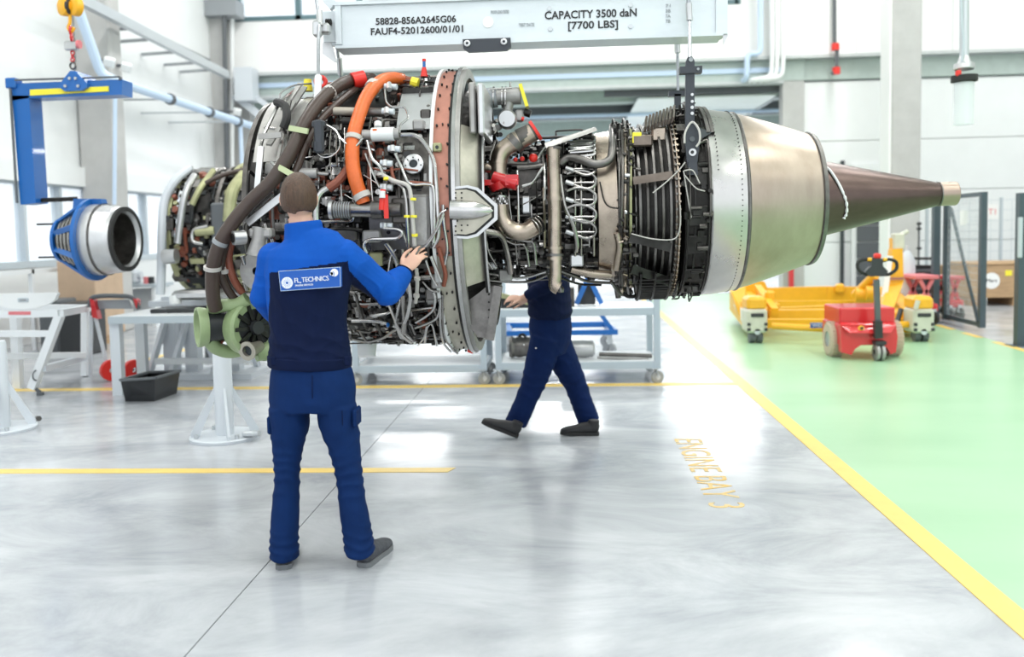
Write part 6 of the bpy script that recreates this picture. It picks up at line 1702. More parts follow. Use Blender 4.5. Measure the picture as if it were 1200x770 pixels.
# --- rack trolleys behind the engine
def caster(x, y, par, mt='galvanised', ang=0.3):
    m_ = MB(); d_ = Vector((math.cos(ang), math.sin(ang), 0))
    m_.lathe([(-.018, .02), (-.018, .058), (-.012, .064), (.012, .064), (.018, .058), (.018, .02)], (x, y, .064), (math.sin(ang), -math.cos(ang), 0), 20, ref=(0, 0, 1)); w_ = m_.obj('caster', 'mid_grey', par)
    m_ = MB(); m_.bar(Vector((x, y, .064)) + d_.cross(Vector((0, 0, 1))) * .024, Vector((x, y, .15)) - d_ * .02 + d_.cross(Vector((0, 0, 1))) * .024, .03, .006); m_.bar(Vector((x, y, .064)) - d_.cross(Vector((0, 0, 1))) * .024, Vector((x, y, .15)) - d_ * .02 - d_.cross(Vector((0, 0, 1))) * .024, .03, .006); m_.box((x - d_.x * .02, y, .152), (.08, .08, .008)); m_.obj('caster_fork', mt, w_, smooth=False)
    m_ = MB(); m_.cyl((x, y - .02, .064), (x, y + .02, .064), .03, n=12); m_.obj('hub', 'aluminium', w_)
def rack(xl, xr, yf, yb, label, zs=(.22, .76), H=1.3):
    o = thing('rack_trolley', ((xl + xr) / 2, (yf + yb) / 2, 0), label, 'trolley', 'white rack trolleys on casters behind the engine')
    for x in (xl, xr):
        for y in (yf, yb):
            m_ = MB(); m_.bx(x - .03, x + .03, y - .03, y + .03, .15, H); m_.obj('post', 'rack_grey', o, smooth=False); caster(x, y, o)
    for z in zs:
        for y in (yf, yb): 
            m_ = MB(); m_.bx(xl, xr, y - .025, y + .025, z - .07, z); m_.obj('rail', 'rack_grey', o, smooth=False)
        for x in (xl, xr):
            m_ = MB(); m_.bx(x - .025, x + .025, yf, yb, z - .07, z); m_.obj('rail', 'rack_grey', o, smooth=False)
        m_ = MB(); m_.bx(xl, xr, yf, yb, z - .01, z + .004); m_.obj('shelf', 'bench_white', o, smooth=False)
    return o
yf = fl(770, 449).y; xr = at(770, 400, yf).x; xl = at(584, 400, yf).x
rk = rack(xl, xr, yf, yf + .75, 'wide rack trolley whose far caster stands by the long yellow line')
xr2 = at(572, 400, yf).x - .05; rack(xr2 - 1.32, xr2, yf + .02, yf + .72, 'rack trolley standing mostly behind the fan case', zs=(.20, .5))
# things on the trolley
def on_cyl(a, b_, r_, mt, nm, lab, cat):
    m_ = MB(); m_.cyl(a, b_, r_, n=22); return tag(m_.obj(nm, mt), lab, cat)
z_ = .224
a = at(662, 410, yf + .3); b_ = at(702, 410, yf + .3)
sc_ = thing('metal_drum', (a.x, yf + .3, z_), 'dull silver foil-wrapped drum on the lower shelf by the walking legs', 'drum')
m_ = MB(); m_.lathe([(0, 0), (0, .075), (.02, .085), (.26, .09), (.34, .082), (.36, .06), (.36, 0)], (a.x - .05, yf + .3, z_ + .092), (1, 0, 0), 24); m_.obj('shell', 'aluminium', sc_)
sc2 = thing('metal_drum', (at(612, 410, yf + .3).x, yf + .3, z_), 'dark ribbed metal drum at the near post of the lower shelf', 'drum')
m_ = MB(); m_.lathe([(0, 0), (0, .10), (.03, .115), (.06, .10), (.10, .112), (.16, .10), (.26, .11), (.26, 0)], (at(597, 410, yf + .3).x, yf + .3, z_ + .118), (1, 0, 0), 24); m_.obj('shell', 'dull_steel', sc2)
bh = thing('shackle_bracket', (at(606, 395, yf + .2).x, yf + .3, z_ + .22), 'black steel eye bracket lying on the dark drum', 'bracket')
m_ = MB(); c = at(612, 396, yf + .3); m_.torus(c, (0, 1, 0), .035, .016, 16, 8); m_.obj('eye', 'black_plastic', bh)
m_ = MB(); m_.bar(c + Vector((-.03, 0, -.02)), c + Vector((-.13, 0, -.055)), .04, .04); m_.obj('shank', 'black_plastic', bh, smooth=False)
on_cyl(at(702, 415, yf + .2) , at(764, 417, yf + .2), .020, 'dull_steel', 'steel_rod', 'thin steel rod along the lower shelf beside the silver drum', 'rod')
on_cyl(at(700, 419, yf + .12), at(760, 421, yf + .12), .014, 'cast_alloy', 'steel_rod', 'short pale rod at the front of the lower shelf', 'rod')
tb2 = thing('tool_case', at(600, 357, yf + .3), 'black open tool case on the upper shelf in front of the walking person', 'case')
m_ = MB(); c = at(604, 356, yf + .3); m_.rbox((c.x, yf + .3, .764 + .05), (.30, .3, .10), .01); m_.obj('case', 'black_plastic', tb2, smooth=False)
m_ = MB(); m_.bar((c.x - .14, yf + .15, .90), (c.x + .14, yf + .15, .82), .05, .05); m_.obj('lid_arm', 'gold_green', tb2, smooth=False)
# blue stand on the upper shelf and blue dolly behind
bs = thing('blue_stand', (at(692, 357, yf + .3).x, yf + .3, .765), 'small blue A-shaped stand with black block on the upper shelf', 'stand')
c = Vector((at(690, 350, yf + .3).x, yf + .3, .765))
for dx_ in (-.13, .13):
    bar3(bs, 'blue_paint', 'leg', c + Vector((dx_, 0, .02)), c + Vector((0, 0, .30)), .05, .05)
m_ = MB(); m_.rbox(c + Vector((-.02, .06, .12)), (.18, .08, .22), .01); m_.obj('block', 'black_plastic', bs, smooth=False)
m_ = MB(); m_.rbox(c + Vector((-.2, .0, .10)), (.10, .2, .20), .01); m_.obj('brown_block', 'case_mid', bs, smooth=False)
Yd_ = 10.4
dl = thing('blue_dolly', (at(650, 390, Yd_).x, Yd_ + .4, 0), 'low blue tubular dolly on grey casters behind the rack trolley', 'dolly')
z0_ = at(650, 390, Yd_).z; xa, xb_ = at(588, 390, Yd_).x, at(724, 389, Yd_).x
m_ = MB(); m_.bx(xa, xb_, Yd_ - .03, Yd_ + .03, z0_ - .03, z0_ + .03); m_.obj('beam', 'blue_paint', dl, smooth=False)
m_ = MB(); m_.bx(xa, xb_ - .12, Yd_ + .8, Yd_ + .86, z0_ - .03, z0_ + .04); m_.obj('beam', 'blue_paint', dl, smooth=False)
for x in (xa + .1, xb_ - .03): bar3(dl, 'blue_paint', 'beam', (x, Yd_, z0_), (x - .08, Yd_ + .83, z0_), .06)
bar3(dl, 'blue_paint', 'strut', (xb_ - .05, Yd_ + .02, z0_), (xb_ - .26, Yd_ + .02, z0_ + .30), .05)
for x in (xa + .05, xb_ - .1):
    for y in (Yd_ + .02, Yd_ + .82):
        m_ = MB(); m_.lathe([(-.02, .02), (-.02, .085), (.02, .085), (.02, .02)], (x, y, .087), (.6, 1, 0), 20, ref=(0, 0, 1)); m_.obj('caster', 'mid_grey', dl)
        m_ = MB(); m_.bx(x - .03, x + .03, y - .03, y + .03, .15, z0_); m_.obj('caster_post', 'galvanised', dl, smooth=False)
# --- boxes and benches under the windows
bx_ = thing('cardboard_crate', (at(85, 330, 12).x, 12, 0), 'brown cardboard crate behind the white trestle under the turbine module', 'crate')
a, c = at(66, 306, 12), at(112, 348, 12)
m_ = MB(); m_.rbox(((a.x + c.x) / 2, 12.4, a.z / 2 + .06), (c.x - a.x, .8, a.z - .12), .01); m_.obj('box', 'cardboard', bx_, smooth=False)
m_ = MB(); m_.bx(a.x, c.x, 12.1, 12.7, 0, .12); m_.obj('pallet', 'wood_crate', bx_, smooth=False)
for (px0, px1, py0, Y_, mt, nm, lab, cat) in ((44, 66, 352, 11.3, 'dark_grey', 'tool_box', 'dark low tool box on the floor behind the trestle frame', 'box'), (66, 100, 356, 11.0, 'black_plastic', 'equipment_case', 'black equipment case behind the hand truck', 'case')):
    a, c = at(px0, py0, Y_), at(px1, py0, Y_); m_ = MB(); m_.rbox(((a.x + c.x) / 2, Y_ + .25, a.z / 2), (c.x - a.x, .5, a.z), .02); tag(m_.obj(nm, mt, smooth=False), lab, cat)
wb2 = thing('side_bench', (at(165, 350, 14.5).x, 14.8, 0), 'white bench under the windows carrying small machines', 'bench')
a, c = at(126, 334, 14.5), at(182, 334, 14.5)
m_ = MB(); m_.bx(a.x, c.x, 14.5, 15.2, a.z - .05, a.z); m_.obj('top', 'bench_edge', wb2, smooth=False)
for x in (a.x + .05, c.x - .1): m_ = MB(); m_.bx(x, x + .06, 14.55, 15.15, 0, a.z - .05); m_.obj('leg', 'bench_white', wb2, smooth=False)
m_ = MB(); m_.bx(a.x + .25, c.x - .2, 14.8, 15.1, .1, a.z - .1); m_.obj('cabinet', 'bench_white', wb2, smooth=False)
mt_ = thing('bench_machine', (at(158, 330, 14.7).x, 14.8, a.z), 'small grey grinder standing on the side bench', 'machine')
c = at(150, 325, 14.7); m_ = MB(); m_.rbox((c.x, 14.8, a.z + .12), (.3, .25, .24), .04); m_.cyl((c.x + .2, 14.8, a.z + .15), (c.x - .2, 14.8, a.z + .15), .07, n=14); m_.obj('motor', 'light_grey_paint', mt_)
for (px, mt, lab) in ((170, 'pink_red', 'small red tin on the side bench'), (176, 'black_plastic', 'small black tin on the side bench')):
    p = at(px, 330, 14.7); m_ = MB(); m_.cyl((p.x, 14.75, a.z), (p.x, 14.75, a.z + .12), .05, n=12); tag(m_.obj('tin', mt), lab, 'tin')
rl = thing('guard_rail', (at(30, 320, 11.5).x, 11.6, 0), 'white guard rail running under the windows behind the trestle', 'rail')
for y in (9.7, 11.6, 13.5): m_ = MB(); m_.bx(XW + .45, XW + .51, y, y + .06, 0, 1.15); m_.obj('post', 'bench_white', rl, smooth=False)
for z in (.6, 1.12): m_ = MB(); m_.bx(XW + .45, XW + .51, 9.6, 13.6, z - .03, z + .03); m_.obj('rail', 'bench_white', rl, smooth=False)
# --- second engine in the background
D2, Z2, X2 = 9.2, 1.62, -4.05
e2 = thing('spare_engine', (X2 + 1, D2, .8), 'second stripped engine with gold-green fittings on a grey stand behind the worker', 'jet engine')
def EP2(x, th, r): return Vector((x, D2 - r * math.cos(th), Z2 + r * math.sin(th)))
def l2(prof, mt, nm, n=48):
    m_ = MB(); m_.lathe(prof, (0, D2, Z2), (1, 0, 0), n); return m_.obj(nm, mt, e2)
l2([(X2, 0), (X2, .40), (X2 + .05, .56), (X2 + .3, .62), (X2 + 1.7, .66), (X2 + 1.78, 0)], 'case_dark', 'fan_case')
l2([(X2 - .03, .58), (X2 - .03, .66), (X2 + .03, .66), (X2 + .03, .58)], 'gold_green', 'front_flange')
for i in range(3): l2([(X2 + .5 + i * .45, .60), (X2 + .5 + i * .45, .70), (X2 + .54 + i * .45, .70), (X2 + .54 + i * .45, .60)], 'gold_green' if i % 2 else 'dull_steel', 'case_rib')
clutter(e2, EP2, X2, X2 + 1.7, lambda x: .64, 80, 500, ['gold_green', 'dull_steel', 'dark_steel', 'steel_pipe', 'gold_green', 'case_mid', 'black_plastic', 'rust_hose'], seed=11, rr=(.010, .028), fit=(.03, .08))
clutter(e2, EP2, X2, X2 + 1.7, lambda x: .60, 30, 300, ['dark_steel', 'black_plastic', 'black_plastic', 'case_mid'], seed=12, rr=(.015, .03), fit=(.05, .12), th=(-1.9, .6))
def p2(pts, r_, mt, nm='pipe', lab=None):
    m_ = MB(); m_.tube(catmull([at(x, y, D2 - dd) for x, y, dd in pts], 5), r_, 10); return m_.obj(nm, mt, e2, label=lab)
p2([(222, 197, .3), (205, 212, .5), (193, 235, .6), (190, 270, .7), (189, 315, .72), (188, 345, .72)], .045, 'light_grey_paint', 'duct', 'pale grey upright duct')
p2([(228, 205, .6), (218, 225, .75), (212, 255, .78), (208, 285, .78)], .035, 'aluminium', 'pipe'); p2([(250, 200, .5), (235, 220, .75), (225, 240, .8)], .03, 'gold_green', 'pipe')
p2([(286, 205, .6), (272, 225, .78), (268, 260, .8)], .06, 'gold_green', 'hose', 'gold-green ribbed hose'); p2([(244, 265, .8), (227, 270, .8), (226, 282, .8), (238, 286, .8)], .02, 'bright_steel')
p2([(230, 272, .78), (252, 270, .78)], .045, 'gold_green', 'canister'); p2([(240, 215, .7), (262, 205, .6), (290, 198, .5)], .025, 'brown_hose', 'hose')
m_ = MB(); m_.cyl(at(192, 301, D2 - .8), at(207, 300, D2 - .8), .075, n=20); m_.obj('valve', 'aluminium', e2)
m_ = MB(); m_.rbox(at(258, 262, D2 - .75), (.16, .1, .42), .02); m_.obj('control_box', 'dark_grey', e2, smooth=False)
m_ = MB(); m_.rbox(at(235, 345, D2 - .6), (.5, .3, .10), .03); m_.obj('sump_tray', 'aluminium', e2, smooth=False)
m_ = MB(); m_.cyl(at(205, 346, D2 - .7), at(206, 356, D2 - .7), .06, n=14); m_.obj('bottle', 'white_paint', e2)
es_ = thing('engine_stand', (X2 + .8, D2, 0), 'grey A-legged stand carrying the second engine', 'stand')
for px in (186, 212, 262):
    x = at(px, 380, D2 - .2).x
    m_ = MB(); m_.bx(x - .07, x + .07, D2 + .02, D2 + .16, .05, .90); m_.obj('post', 'light_grey_paint', es_, smooth=False)
    m_ = MB(); m_.bar((x, D2 + .08, .8), (x - .16, D2 - .15, .05), .07, .05); m_.obj('brace', 'light_grey_paint', es_, smooth=False)
    m_ = MB(); m_.bar((x, D2 + .08, .8), (x + .16, D2 + .35, .05), .07, .05); m_.obj('brace', 'light_grey_paint', es_, smooth=False)
m_ = MB(); x0, x1 = at(180, 380, D2).x, at(300, 380, D2).x; m_.bx(x0, x1, D2 - .2, D2 + .45, .0, .06); m_.obj('base_frame', 'light_grey_paint', es_, smooth=False)
m_ = MB(); m_.bx(x0, x1, D2 - .1, D2 + .2, .80, .86); m_.obj('cradle_beam', 'light_grey_paint', es_, smooth=False)
tr_ = thing('drip_tray', at(205, 366, Yn + .5), 'black drip tray lying on the grey-edged workbench', 'tray')
m_ = MB(); c = at(214, 364, Yn + .45); m_.rbox((c.x, Yn + .45, zt + .02), (.5, .4, .04), .01); m_.obj('tray', 'black_plastic', tr_, smooth=False)
# low dark dolly behind
dd_ = thing('low_dolly', (at(222, 385, 10.6).x, 10.6, 0), 'low black dolly on small casters behind the workbench', 'dolly')
c = at(222, 382, 10.6); m_ = MB(); m_.rbox((c.x, 10.7, .38), (.55, .4, .12), .02); m_.obj('deck', 'black_plastic', dd_, smooth=False)
for sx in (-.22, .22):
    m_ = MB(); m_.cyl((c.x + sx, 10.6, .0), (c.x + sx, 10.6, .33), .03, n=10); m_.obj('caster', 'dark_grey', dd_)

# --- red pedestrian tug
tg = thing('electric_tug', fl(1015, 420), 'red electric tug with black loop handle and tan rear tyres on the green floor', 'tug')
Yg = fl(1028, 423).y + .06
def G(x, y, dy=0): return at(x, y, Yg + dy)
# lower body with the arch over the front wheel
lo_pts = [(969, 382), (987, 384), (1050, 384), (1052, 398), (1052, 412), (1047, 416), (1042, 416), (1038, 410), (1031, 405), (1012, 405), (1004, 409), (1000, 417), (990, 415), (969, 406)]
m_ = MB(); m_.prism([G(x, y) for x, y in [(985, 381), (1050, 381), (1052, 395), (1050, 413), (1044, 415), (1040, 408), (1033, 404), (1010, 404), (1002, 409), (998, 416), (986, 413)]], (0, .10, 0)); m_.obj('front_skirt', 'red_paint', tg, smooth=False)
m_ = MB(); a, c = G(986, 381), G(1050, 410); m_.rbox(((a.x + c.x) / 2, Yg + .42, (a.z + c.z) / 2 + .02), (c.x - a.x, .62, a.z - c.z - .04), .02); m_.obj('chassis', 'red_paint', tg, smooth=False)
# slanting front deck
m_ = MB(); m_.prism([G(985, 382, 0), G(995, 391, -.06), G(1044, 391, -.06), G(1050, 382, 0), G(1050, 379, .12), G(985, 379, .12)], (0, 0, .012)); m_.obj('front_deck', 'red_paint', tg, smooth=False)
m_ = MB(); a, c = G(984, 361, .15), G(1049, 382, .15); m_.rbox(((a.x + c.x) / 2, Yg + .45, (a.z + c.z) / 2), (c.x - a.x, .60, a.z - c.z), .015); m_.obj('battery_box', 'red_paint', tg, smooth=False)
m_ = MB(); a, c = G(967, 360, .75), G(985, 378, .2); m_.bx(a.x, c.x - .02, Yg + .2, Yg + .75, c.z, a.z); m_.obj('side_cover', 'pink_red', tg, smooth=False, label='sunlit pale red side cover') if False else m_.obj('side_cover', 'red_paint', tg, smooth=False)
m_ = MB(); c = G(1009, 385, -.02); m_.cyl(c, c + Vector((0, -.01, .004)), .035, n=16); kb = m_.obj('yellow_dial', 'yellow_paint', tg)
m_ = MB(); m_.cyl(c + Vector((0, -.012, .004)), c + Vector((0, -.04, .01)), .015, n=12); m_.obj('knob', 'black_plastic', kb)
for (px, s_) in ((977, 1), (1045, 1)):
    c = G(px, 398, .35); c.z = .205
    m_ = MB(); m_.lathe([(-.075, .09), (-.075, .18), (-.05, .205), (.05, .205), (.075, .18), (.075, .09), (.03, .09)], c, (1, 0, 0), 36); wh_ = m_.obj('rear_tyre', 'tan_tyre', tg)
    m_ = MB(); m_.lathe([(-.06, 0), (-.06, .06), (-.072, .10), (-.060, .115), (.06, .115), (.06, 0)], c, (1, 0, 0), 26); m_.obj('rim', 'aluminium', wh_)
    m_ = MB()
    for i in range(30):
        t = i * PI / 15; m_.box(c + Vector((0, math.cos(t) * .206, math.sin(t) * .206)), (.13, .018, .012), Euler((t, 0, 0)).to_matrix() @ Euler((PI / 2, 0, 0)).to_matrix())
    m_.obj('tread_lug', 'tan_tyre', wh_, smooth=False, kind='stuff')
q = G(1028, 415, .0)
for dx_ in (-.028, .028):
    m_ = MB(); m_.lathe([(-.022, .03), (-.022, .085), (-.014, .098), (.014, .098), (.022, .085), (.022, .03)], (q.x + dx_, Yg - .05, .10), (1, 0, 0), 26); m_.obj('front_wheel', 'cast_alloy', tg)
m_ = MB(); m_.bx(q.x - .06, q.x + .06, Yg - .12, Yg + .05, .19, .23); m_.bx(q.x - .008, q.x + .008, Yg - .08, Yg - .02, .06, .22); m_.obj('wheel_fork', 'black_plastic', tg, smooth=False)
m_ = MB(); m_.bar(G(1029, 392, -.05), G(1027, 328, -.12), .055, .05); m_.obj('tiller_post', 'dark_grey', tg, smooth=False)
m_ = MB(); m_.bar(G(1029, 396, -.07), G(1028.5, 376, -.09), .085, .07); m_.obj('tiller_boot', 'black_plastic', tg, smooth=False)
m_ = MB(); m_.prism([G(x, y, -.16) for x, y in [(1022, 303), (1034, 303), (1035, 312), (1041, 318), (1036, 324), (1020, 324), (1014, 319), (1021, 312)]], (0, .08, 0)); m_.obj('control_head', 'black_plastic', tg, smooth=False)
for sx in (-1, 1):
    m_ = MB(); m_.tube(catmull([G(1028 + sx * 6, 306, -.12), G(1028 + sx * 14, 304, -.12), G(1028 + sx * 22, 307, -.12), G(1028 + sx * 22.5, 315, -.12), G(1028 + sx * 15, 321, -.12), G(1028 + sx * 8, 322, -.12)], 4), .019, 10); m_.obj('handle_loop', 'black_rubber', tg)
    m_ = MB(); m_.cyl(G(1028 + sx * 7, 304, -.15), G(1028 + sx * 11, 304, -.15), .02, n=10); m_.obj('thumb_lever', 'yellow_hoist', tg)
m_ = MB(); m_.rbox(G(1028, 300, -.13), (.075, .07, .06), .015); m_.obj('stop_button', 'red_plastic', tg, smooth=False)
# --- yellow engine cradle
yc = thing('transport_cradle', fl(980, 390), 'wide yellow steel transport cradle with pale wheel ends on the green floor', 'cradle')
YF, YR = 11.2, 14.8
def ybar(a, b_, w_, h_=None, nm='beam', mt='yellow_paint'):
    m_ = MB(); m_.bar(a, b_, w_, h_ or w_); return m_.obj(nm, mt, yc, smooth=False)
ybar(at(884, 352, YR), at(968, 350, YR), .12, .42, 'rear_beam'); ybar(at(968, 350, YR), at(1056, 351, YR), .12, .42, 'rear_beam')
ybar(at(892, 357, 14.2), at(1040, 356, 14.2), .10, .12); 
ybar(at(892, 379, 11.8), at(1068, 379, 11.8), .12, .12, 'front_beam')
ybar(at(900, 369, 12.3), at(1060, 367, 12.3), .16, .14); ybar(at(905, 366, 13.0), at(1030, 361, 13.0), .12, .14)
ybar(at(890, 371, 12.0), at(882, 345, 14.6), .22, .22, 'side_beam'); ybar(at(1068, 372, 12.0), at(1040, 345, 14.6), .22, .22, 'side_beam')
ybar(at(866, 351, 14.2), at(884, 370, 12.1), .30, .34, 'side_beam')
m_ = MB(); m_.tube([at(905, 382, 11.5), at(975, 386, 11.2)], .045, 10); m_.obj('tow_bar', 'yellow_paint', yc)
m_ = MB(); m_.tube([at(975, 386, 11.2), at(1066, 380, 11.5)], .045, 10); m_.obj('tow_bar', 'yellow_paint', yc)
m_ = MB(); c = at(950, 380, 11.52); m_.bx(at(950, 380, 11.08).x, at(984, 380, 11.08).x, 11.08, 11.11, at(950, 384.5, 11.08).z, at(950, 378.5, 11.08).z); sg = m_.obj('name_sign', 'blue_paint', yc, smooth=False)
lettering('WEIGHT', .07, Vector((at(951.5, 383.6, 11.07).x, 11.075, at(951, 383.4, 11.07).z)), (1, 0, 0), (0, 0, 1), 'white_ink', sg, .002)
# left tall plate, brackets
m_ = MB(); m_.prism([at(862, 345, 13.8), at(880, 328, 13.8), at(896, 330, 13.8), at(905, 350, 13.8), at(896, 372, 13.8), at(872, 372, 13.8)], (0, .1, 0)); m_.obj('cheek_plate', 'yellow_paint', yc, smooth=False)
m_ = MB(); m_.prism([at(857, 342, 12.6), at(873, 335, 12.6), at(880, 360, 12.2), at(876, 376, 12.2), at(868, 374, 12.3)], (0, .12, 0)); m_.obj('cheek_plate', 'yellow_paint', yc, smooth=False)
ybar(at(862, 352, 13.2), at(873, 374, 12.0), .05, .16, 'white_guard', 'white_paint')
for (x, y) in ((908, 359), (984, 336), (902, 345)):
    m_ = MB(); m_.rbox(at(x, y + 2, 12.8 if x != 984 else YR - .1), (.14, .12, .16), .03); m_.obj('lug', 'yellow_paint', yc, smooth=False)
bar_ = ybar(at(888, 338, 13.6), at(908, 366, 12.2), .10, .12, 'brace')
m_ = MB(); m_.tube([at(1002, 346, 14), at(1026, 322, 13.6)], .07, 12); m_.obj('strut_tube', 'yellow_paint', yc)
m_ = MB(); m_.lathe([(-.12, 0), (-.12, .11), (.12, .11), (.12, 0)], at(1012, 346, 13.8), (1, -.2, 0), 20, ref=(0, 0, 1)); m_.obj('drum', 'yellow_paint', yc)
m_ = MB(); m_.lathe([(-.1, 0), (-.1, .12), (.1, .12), (.1, 0)], at(1023, 344, 13.6), (1, -.2, 0), 20, ref=(0, 0, 1)); m_.obj('drum', 'yellow_paint', yc)
# tall mast
m_ = MB(); m_.prism([at(1046, 292, 12.6), at(1058, 291, 12.6), at(1059, 330, 12.6), at(1052, 352, 12.6), at(1046, 364, 12.2), at(1033, 362, 12.2), at(1040, 335, 12.6)], (0, .16, 0)); ms_ = m_.obj('mast', 'yellow_paint', yc, smooth=False)
m_ = MB(); m_.bar(at(1043, 300, 12.55), at(1036, 350, 12.5), .07, .04); m_.obj('pale_guard', 'white_paint', ms_, smooth=False)
m_ = MB(); m_.bx(at(1042, 325, 12.58).x, at(1059, 325, 12.58).x, 12.57, 12.6, at(1050, 328, 12.58).z, at(1050, 325, 12.58).z); m_.obj('warning_strip', 'rose_band', ms_, smooth=False)
m_ = MB(); m_.rbox(at(1052, 283, 12.7), (.16, .14, .24), .02); m_.cyl(at(1056, 275, 12.7), at(1064, 271, 12.7), .03, n=8); m_.obj('winch', 'cream_cover', ms_, smooth=False)
m_ = MB(); m_.bx(at(1045, 284, 12.7).x, at(1048, 284, 12.7).x, 12.68, 12.8, at(1046, 292, 12.7).z, at(1046, 279, 12.7).z); m_.obj('mast_tip', 'yellow_paint', ms_, smooth=False)
for (px, YY) in ((887, 11.4), (1082, 11.35)):
    c = at(px, 378, YY)
    m_ = MB(); m_.rbox((c.x, YY + .15, c.z + .02), (.27, .36, .32), .03); m_.obj('wheel_housing', 'cream_cover', yc, smooth=False)
    m_ = MB(); m_.rbox((c.x, YY + .16, c.z + .25), (.26, .36, .18), .04); m_.obj('housing_cap', 'yellow_paint', yc, smooth=False)
    m_ = MB(); m_.rbox((c.x, YY - .034, c.z + .10), (.17, .02, .05), .01); m_.obj('slot', 'black_plastic', yc, smooth=False)
    for sx in (-1, 1):
        for dz in (-.02, -.09):
            m_ = MB(); m_.rbox((c.x + sx * .11, YY - .034, c.z + dz), (.045, .02, .04), .005); m_.obj('slot', 'black_plastic', yc, smooth=False)
    for sx in (-.05, .05):
        m_ = MB(); m_.lathe([(-.035, 0), (-.035, .085), (.035, .085), (.035, 0)], (c.x + sx, YY + .1, .086), (1, 0, 0), 20); m_.obj('wheel', 'dark_grey', yc)
    m_ = MB(); m_.cyl((c.x, YY - .01, c.z - .12), (c.x, YY - .03, c.z - .12), .04, n=12); m_.obj('hub_cap', 'galvanised', yc)
m_ = MB(); m_.rbox(at(1066, 376, 12.0), (.5, .3, .3), .03); m_.obj('gear_case', 'yellow_paint', yc, smooth=False)
m_ = MB(); m_.cyl(at(1076, 352, 11.3), at(1073, 362, 11.3), .03, n=10); m_.obj('eye_bolt', 'cream_cover', yc)
m_ = MB(); m_.bar(at(1056, 362, 11.7), at(1050, 382, 11.6), .05, .05); m_.obj('black_link', 'black_plastic', yc, smooth=False)
# gas bottle beside the mast
gb_ = thing('gas_cylinder', (at(1063, 380, 14).x, 14, 0), 'grey gas cylinder between the yellow mast and the black cart', 'gas cylinder')
c = at(1063, 330, 14); m_ = MB(); m_.lathe([(0, 0), (0, .12), (.95, .12), (1.08, .06), (1.12, .03), (1.2, .03), (1.2, 0)], (c.x, 14, 0), (0, 0, 1), 20, ref=(1, 0, 0)); m_.obj('bottle', 'light_grey_paint', gb_)
# black tool cart
tc_ = thing('tool_cart', (at(1081, 350, 14.6).x, 14.8, 0), 'black tool cart with a raised tubular handle behind the yellow cradle', 'cart')
a, c = at(1068, 318, 14.5), at(1097, 352, 14.5)
m_ = MB(); m_.rbox(((a.x + c.x) / 2, 14.75, (a.z + .25) / 2 + .1), (c.x - a.x, .5, a.z - .3), .02); m_.obj('cabinet', 'black_plastic', tc_, smooth=False)
for z in (.45, .75): m_ = MB(); m_.bx(a.x - .02, c.x + .02, 14.48, 14.52, z, z + .04); m_.obj('drawer_edge', 'dark_grey', tc_, smooth=False)
m_ = MB(); m_.tube(rounded([at(1066, 312, 14.5), at(1066, 303, 14.5), at(1098, 303, 14.5), at(1098, 312, 14.5), at(1066, 312, 14.5)], .05), .022, 8); m_.obj('handle', 'black_rubber', tc_)
m_ = MB(); m_.bar(at(1068, 312, 14.5), at(1068, 320, 14.5), .04); m_.bar(at(1096, 312, 14.5), at(1096, 320, 14.5), .04); m_.obj('handle_post', 'black_rubber', tc_, smooth=False)
for x in (a.x + .06, c.x - .06):
    m_ = MB(); m_.cyl((x, 14.6, .07), (x + .04, 14.6, .07), .07, n=14); m_.bx(x, x + .04, 14.58, 14.62, .07, .3); m_.obj('caster', 'dark_grey', tc_)
# grease gun / pole standing on the cart
po_ = thing('sign_pole', (at(1076, 340, 15.3).x, 15.3, 0), 'thin black pole with knobs standing behind the tool cart', 'pole')
c = at(1077, 260, 15.3); m_ = MB(); m_.cyl((c.x, 15.3, 0), (c.x, 15.3, c.z), .018, n=8); m_.obj('pole', 'dark_grey', po_)
for y in (262, 268, 291): m_ = MB(); m_.sphere(at(1077, y, 15.3), .05, 8, (1, 1, .6)); m_.obj('knob', 'black_plastic', po_)
# red scissor lift tables
def scissor(px0, px1, py_top, Y_, lab, ctop):
    a, c = at(px0, py_top, Y_), at(px1, py_top, Y_)
    o = thing('scissor_lift', ((a.x + c.x) / 2, Y_ + .3, 0), lab, 'lift table', 'red scissor lift tables')
    m_ = MB(); m_.rbox(((a.x + c.x) / 2, Y_ + .3, a.z - .03), (c.x - a.x, .6, .06), .01); m_.obj('platform', ctop, o, smooth=False)
    for y in (Y_ + .05, Y_ + .55):
        bar3(o, ctop, 'scissor_arm', (a.x + .08, y, .32), (c.x - .08, y, a.z - .06), .04, .05); bar3(o, ctop, 'scissor_arm', (c.x - .08, y, .32), (a.x + .08, y, a.z - .06), .04, .05)
    m_ = MB(); m_.rbox(((a.x + c.x) / 2, Y_ + .3, .26), (c.x - a.x, .56, .12), .02); m_.obj('base', 'red_paint', o, smooth=False)
    for x in (a.x + .06, c.x - .06):
        for y in (Y_ + .04, Y_ + .56):
            m_ = MB(); m_.lathe([(-.02, .0), (-.02, .10), (.02, .10), (.02, .0)], (x, y, .102), (1, .2, 0), 18, ref=(0, 0, 1)); m_.obj('wheel', 'black_rubber', o)
            m_ = MB(); m_.bx(x - .03, x + .03, y - .03, y + .03, .12, .24); m_.obj('fork', 'galvanised', o, smooth=False)
    return o
scissor(1073, 1101, 323, 13.3, 'red lift table with faded pink top in front of the black cart', 'pink_red'); scissor(1110, 1131, 324, 13.9, 'red lift table seen through the mesh gate', 'red_paint')
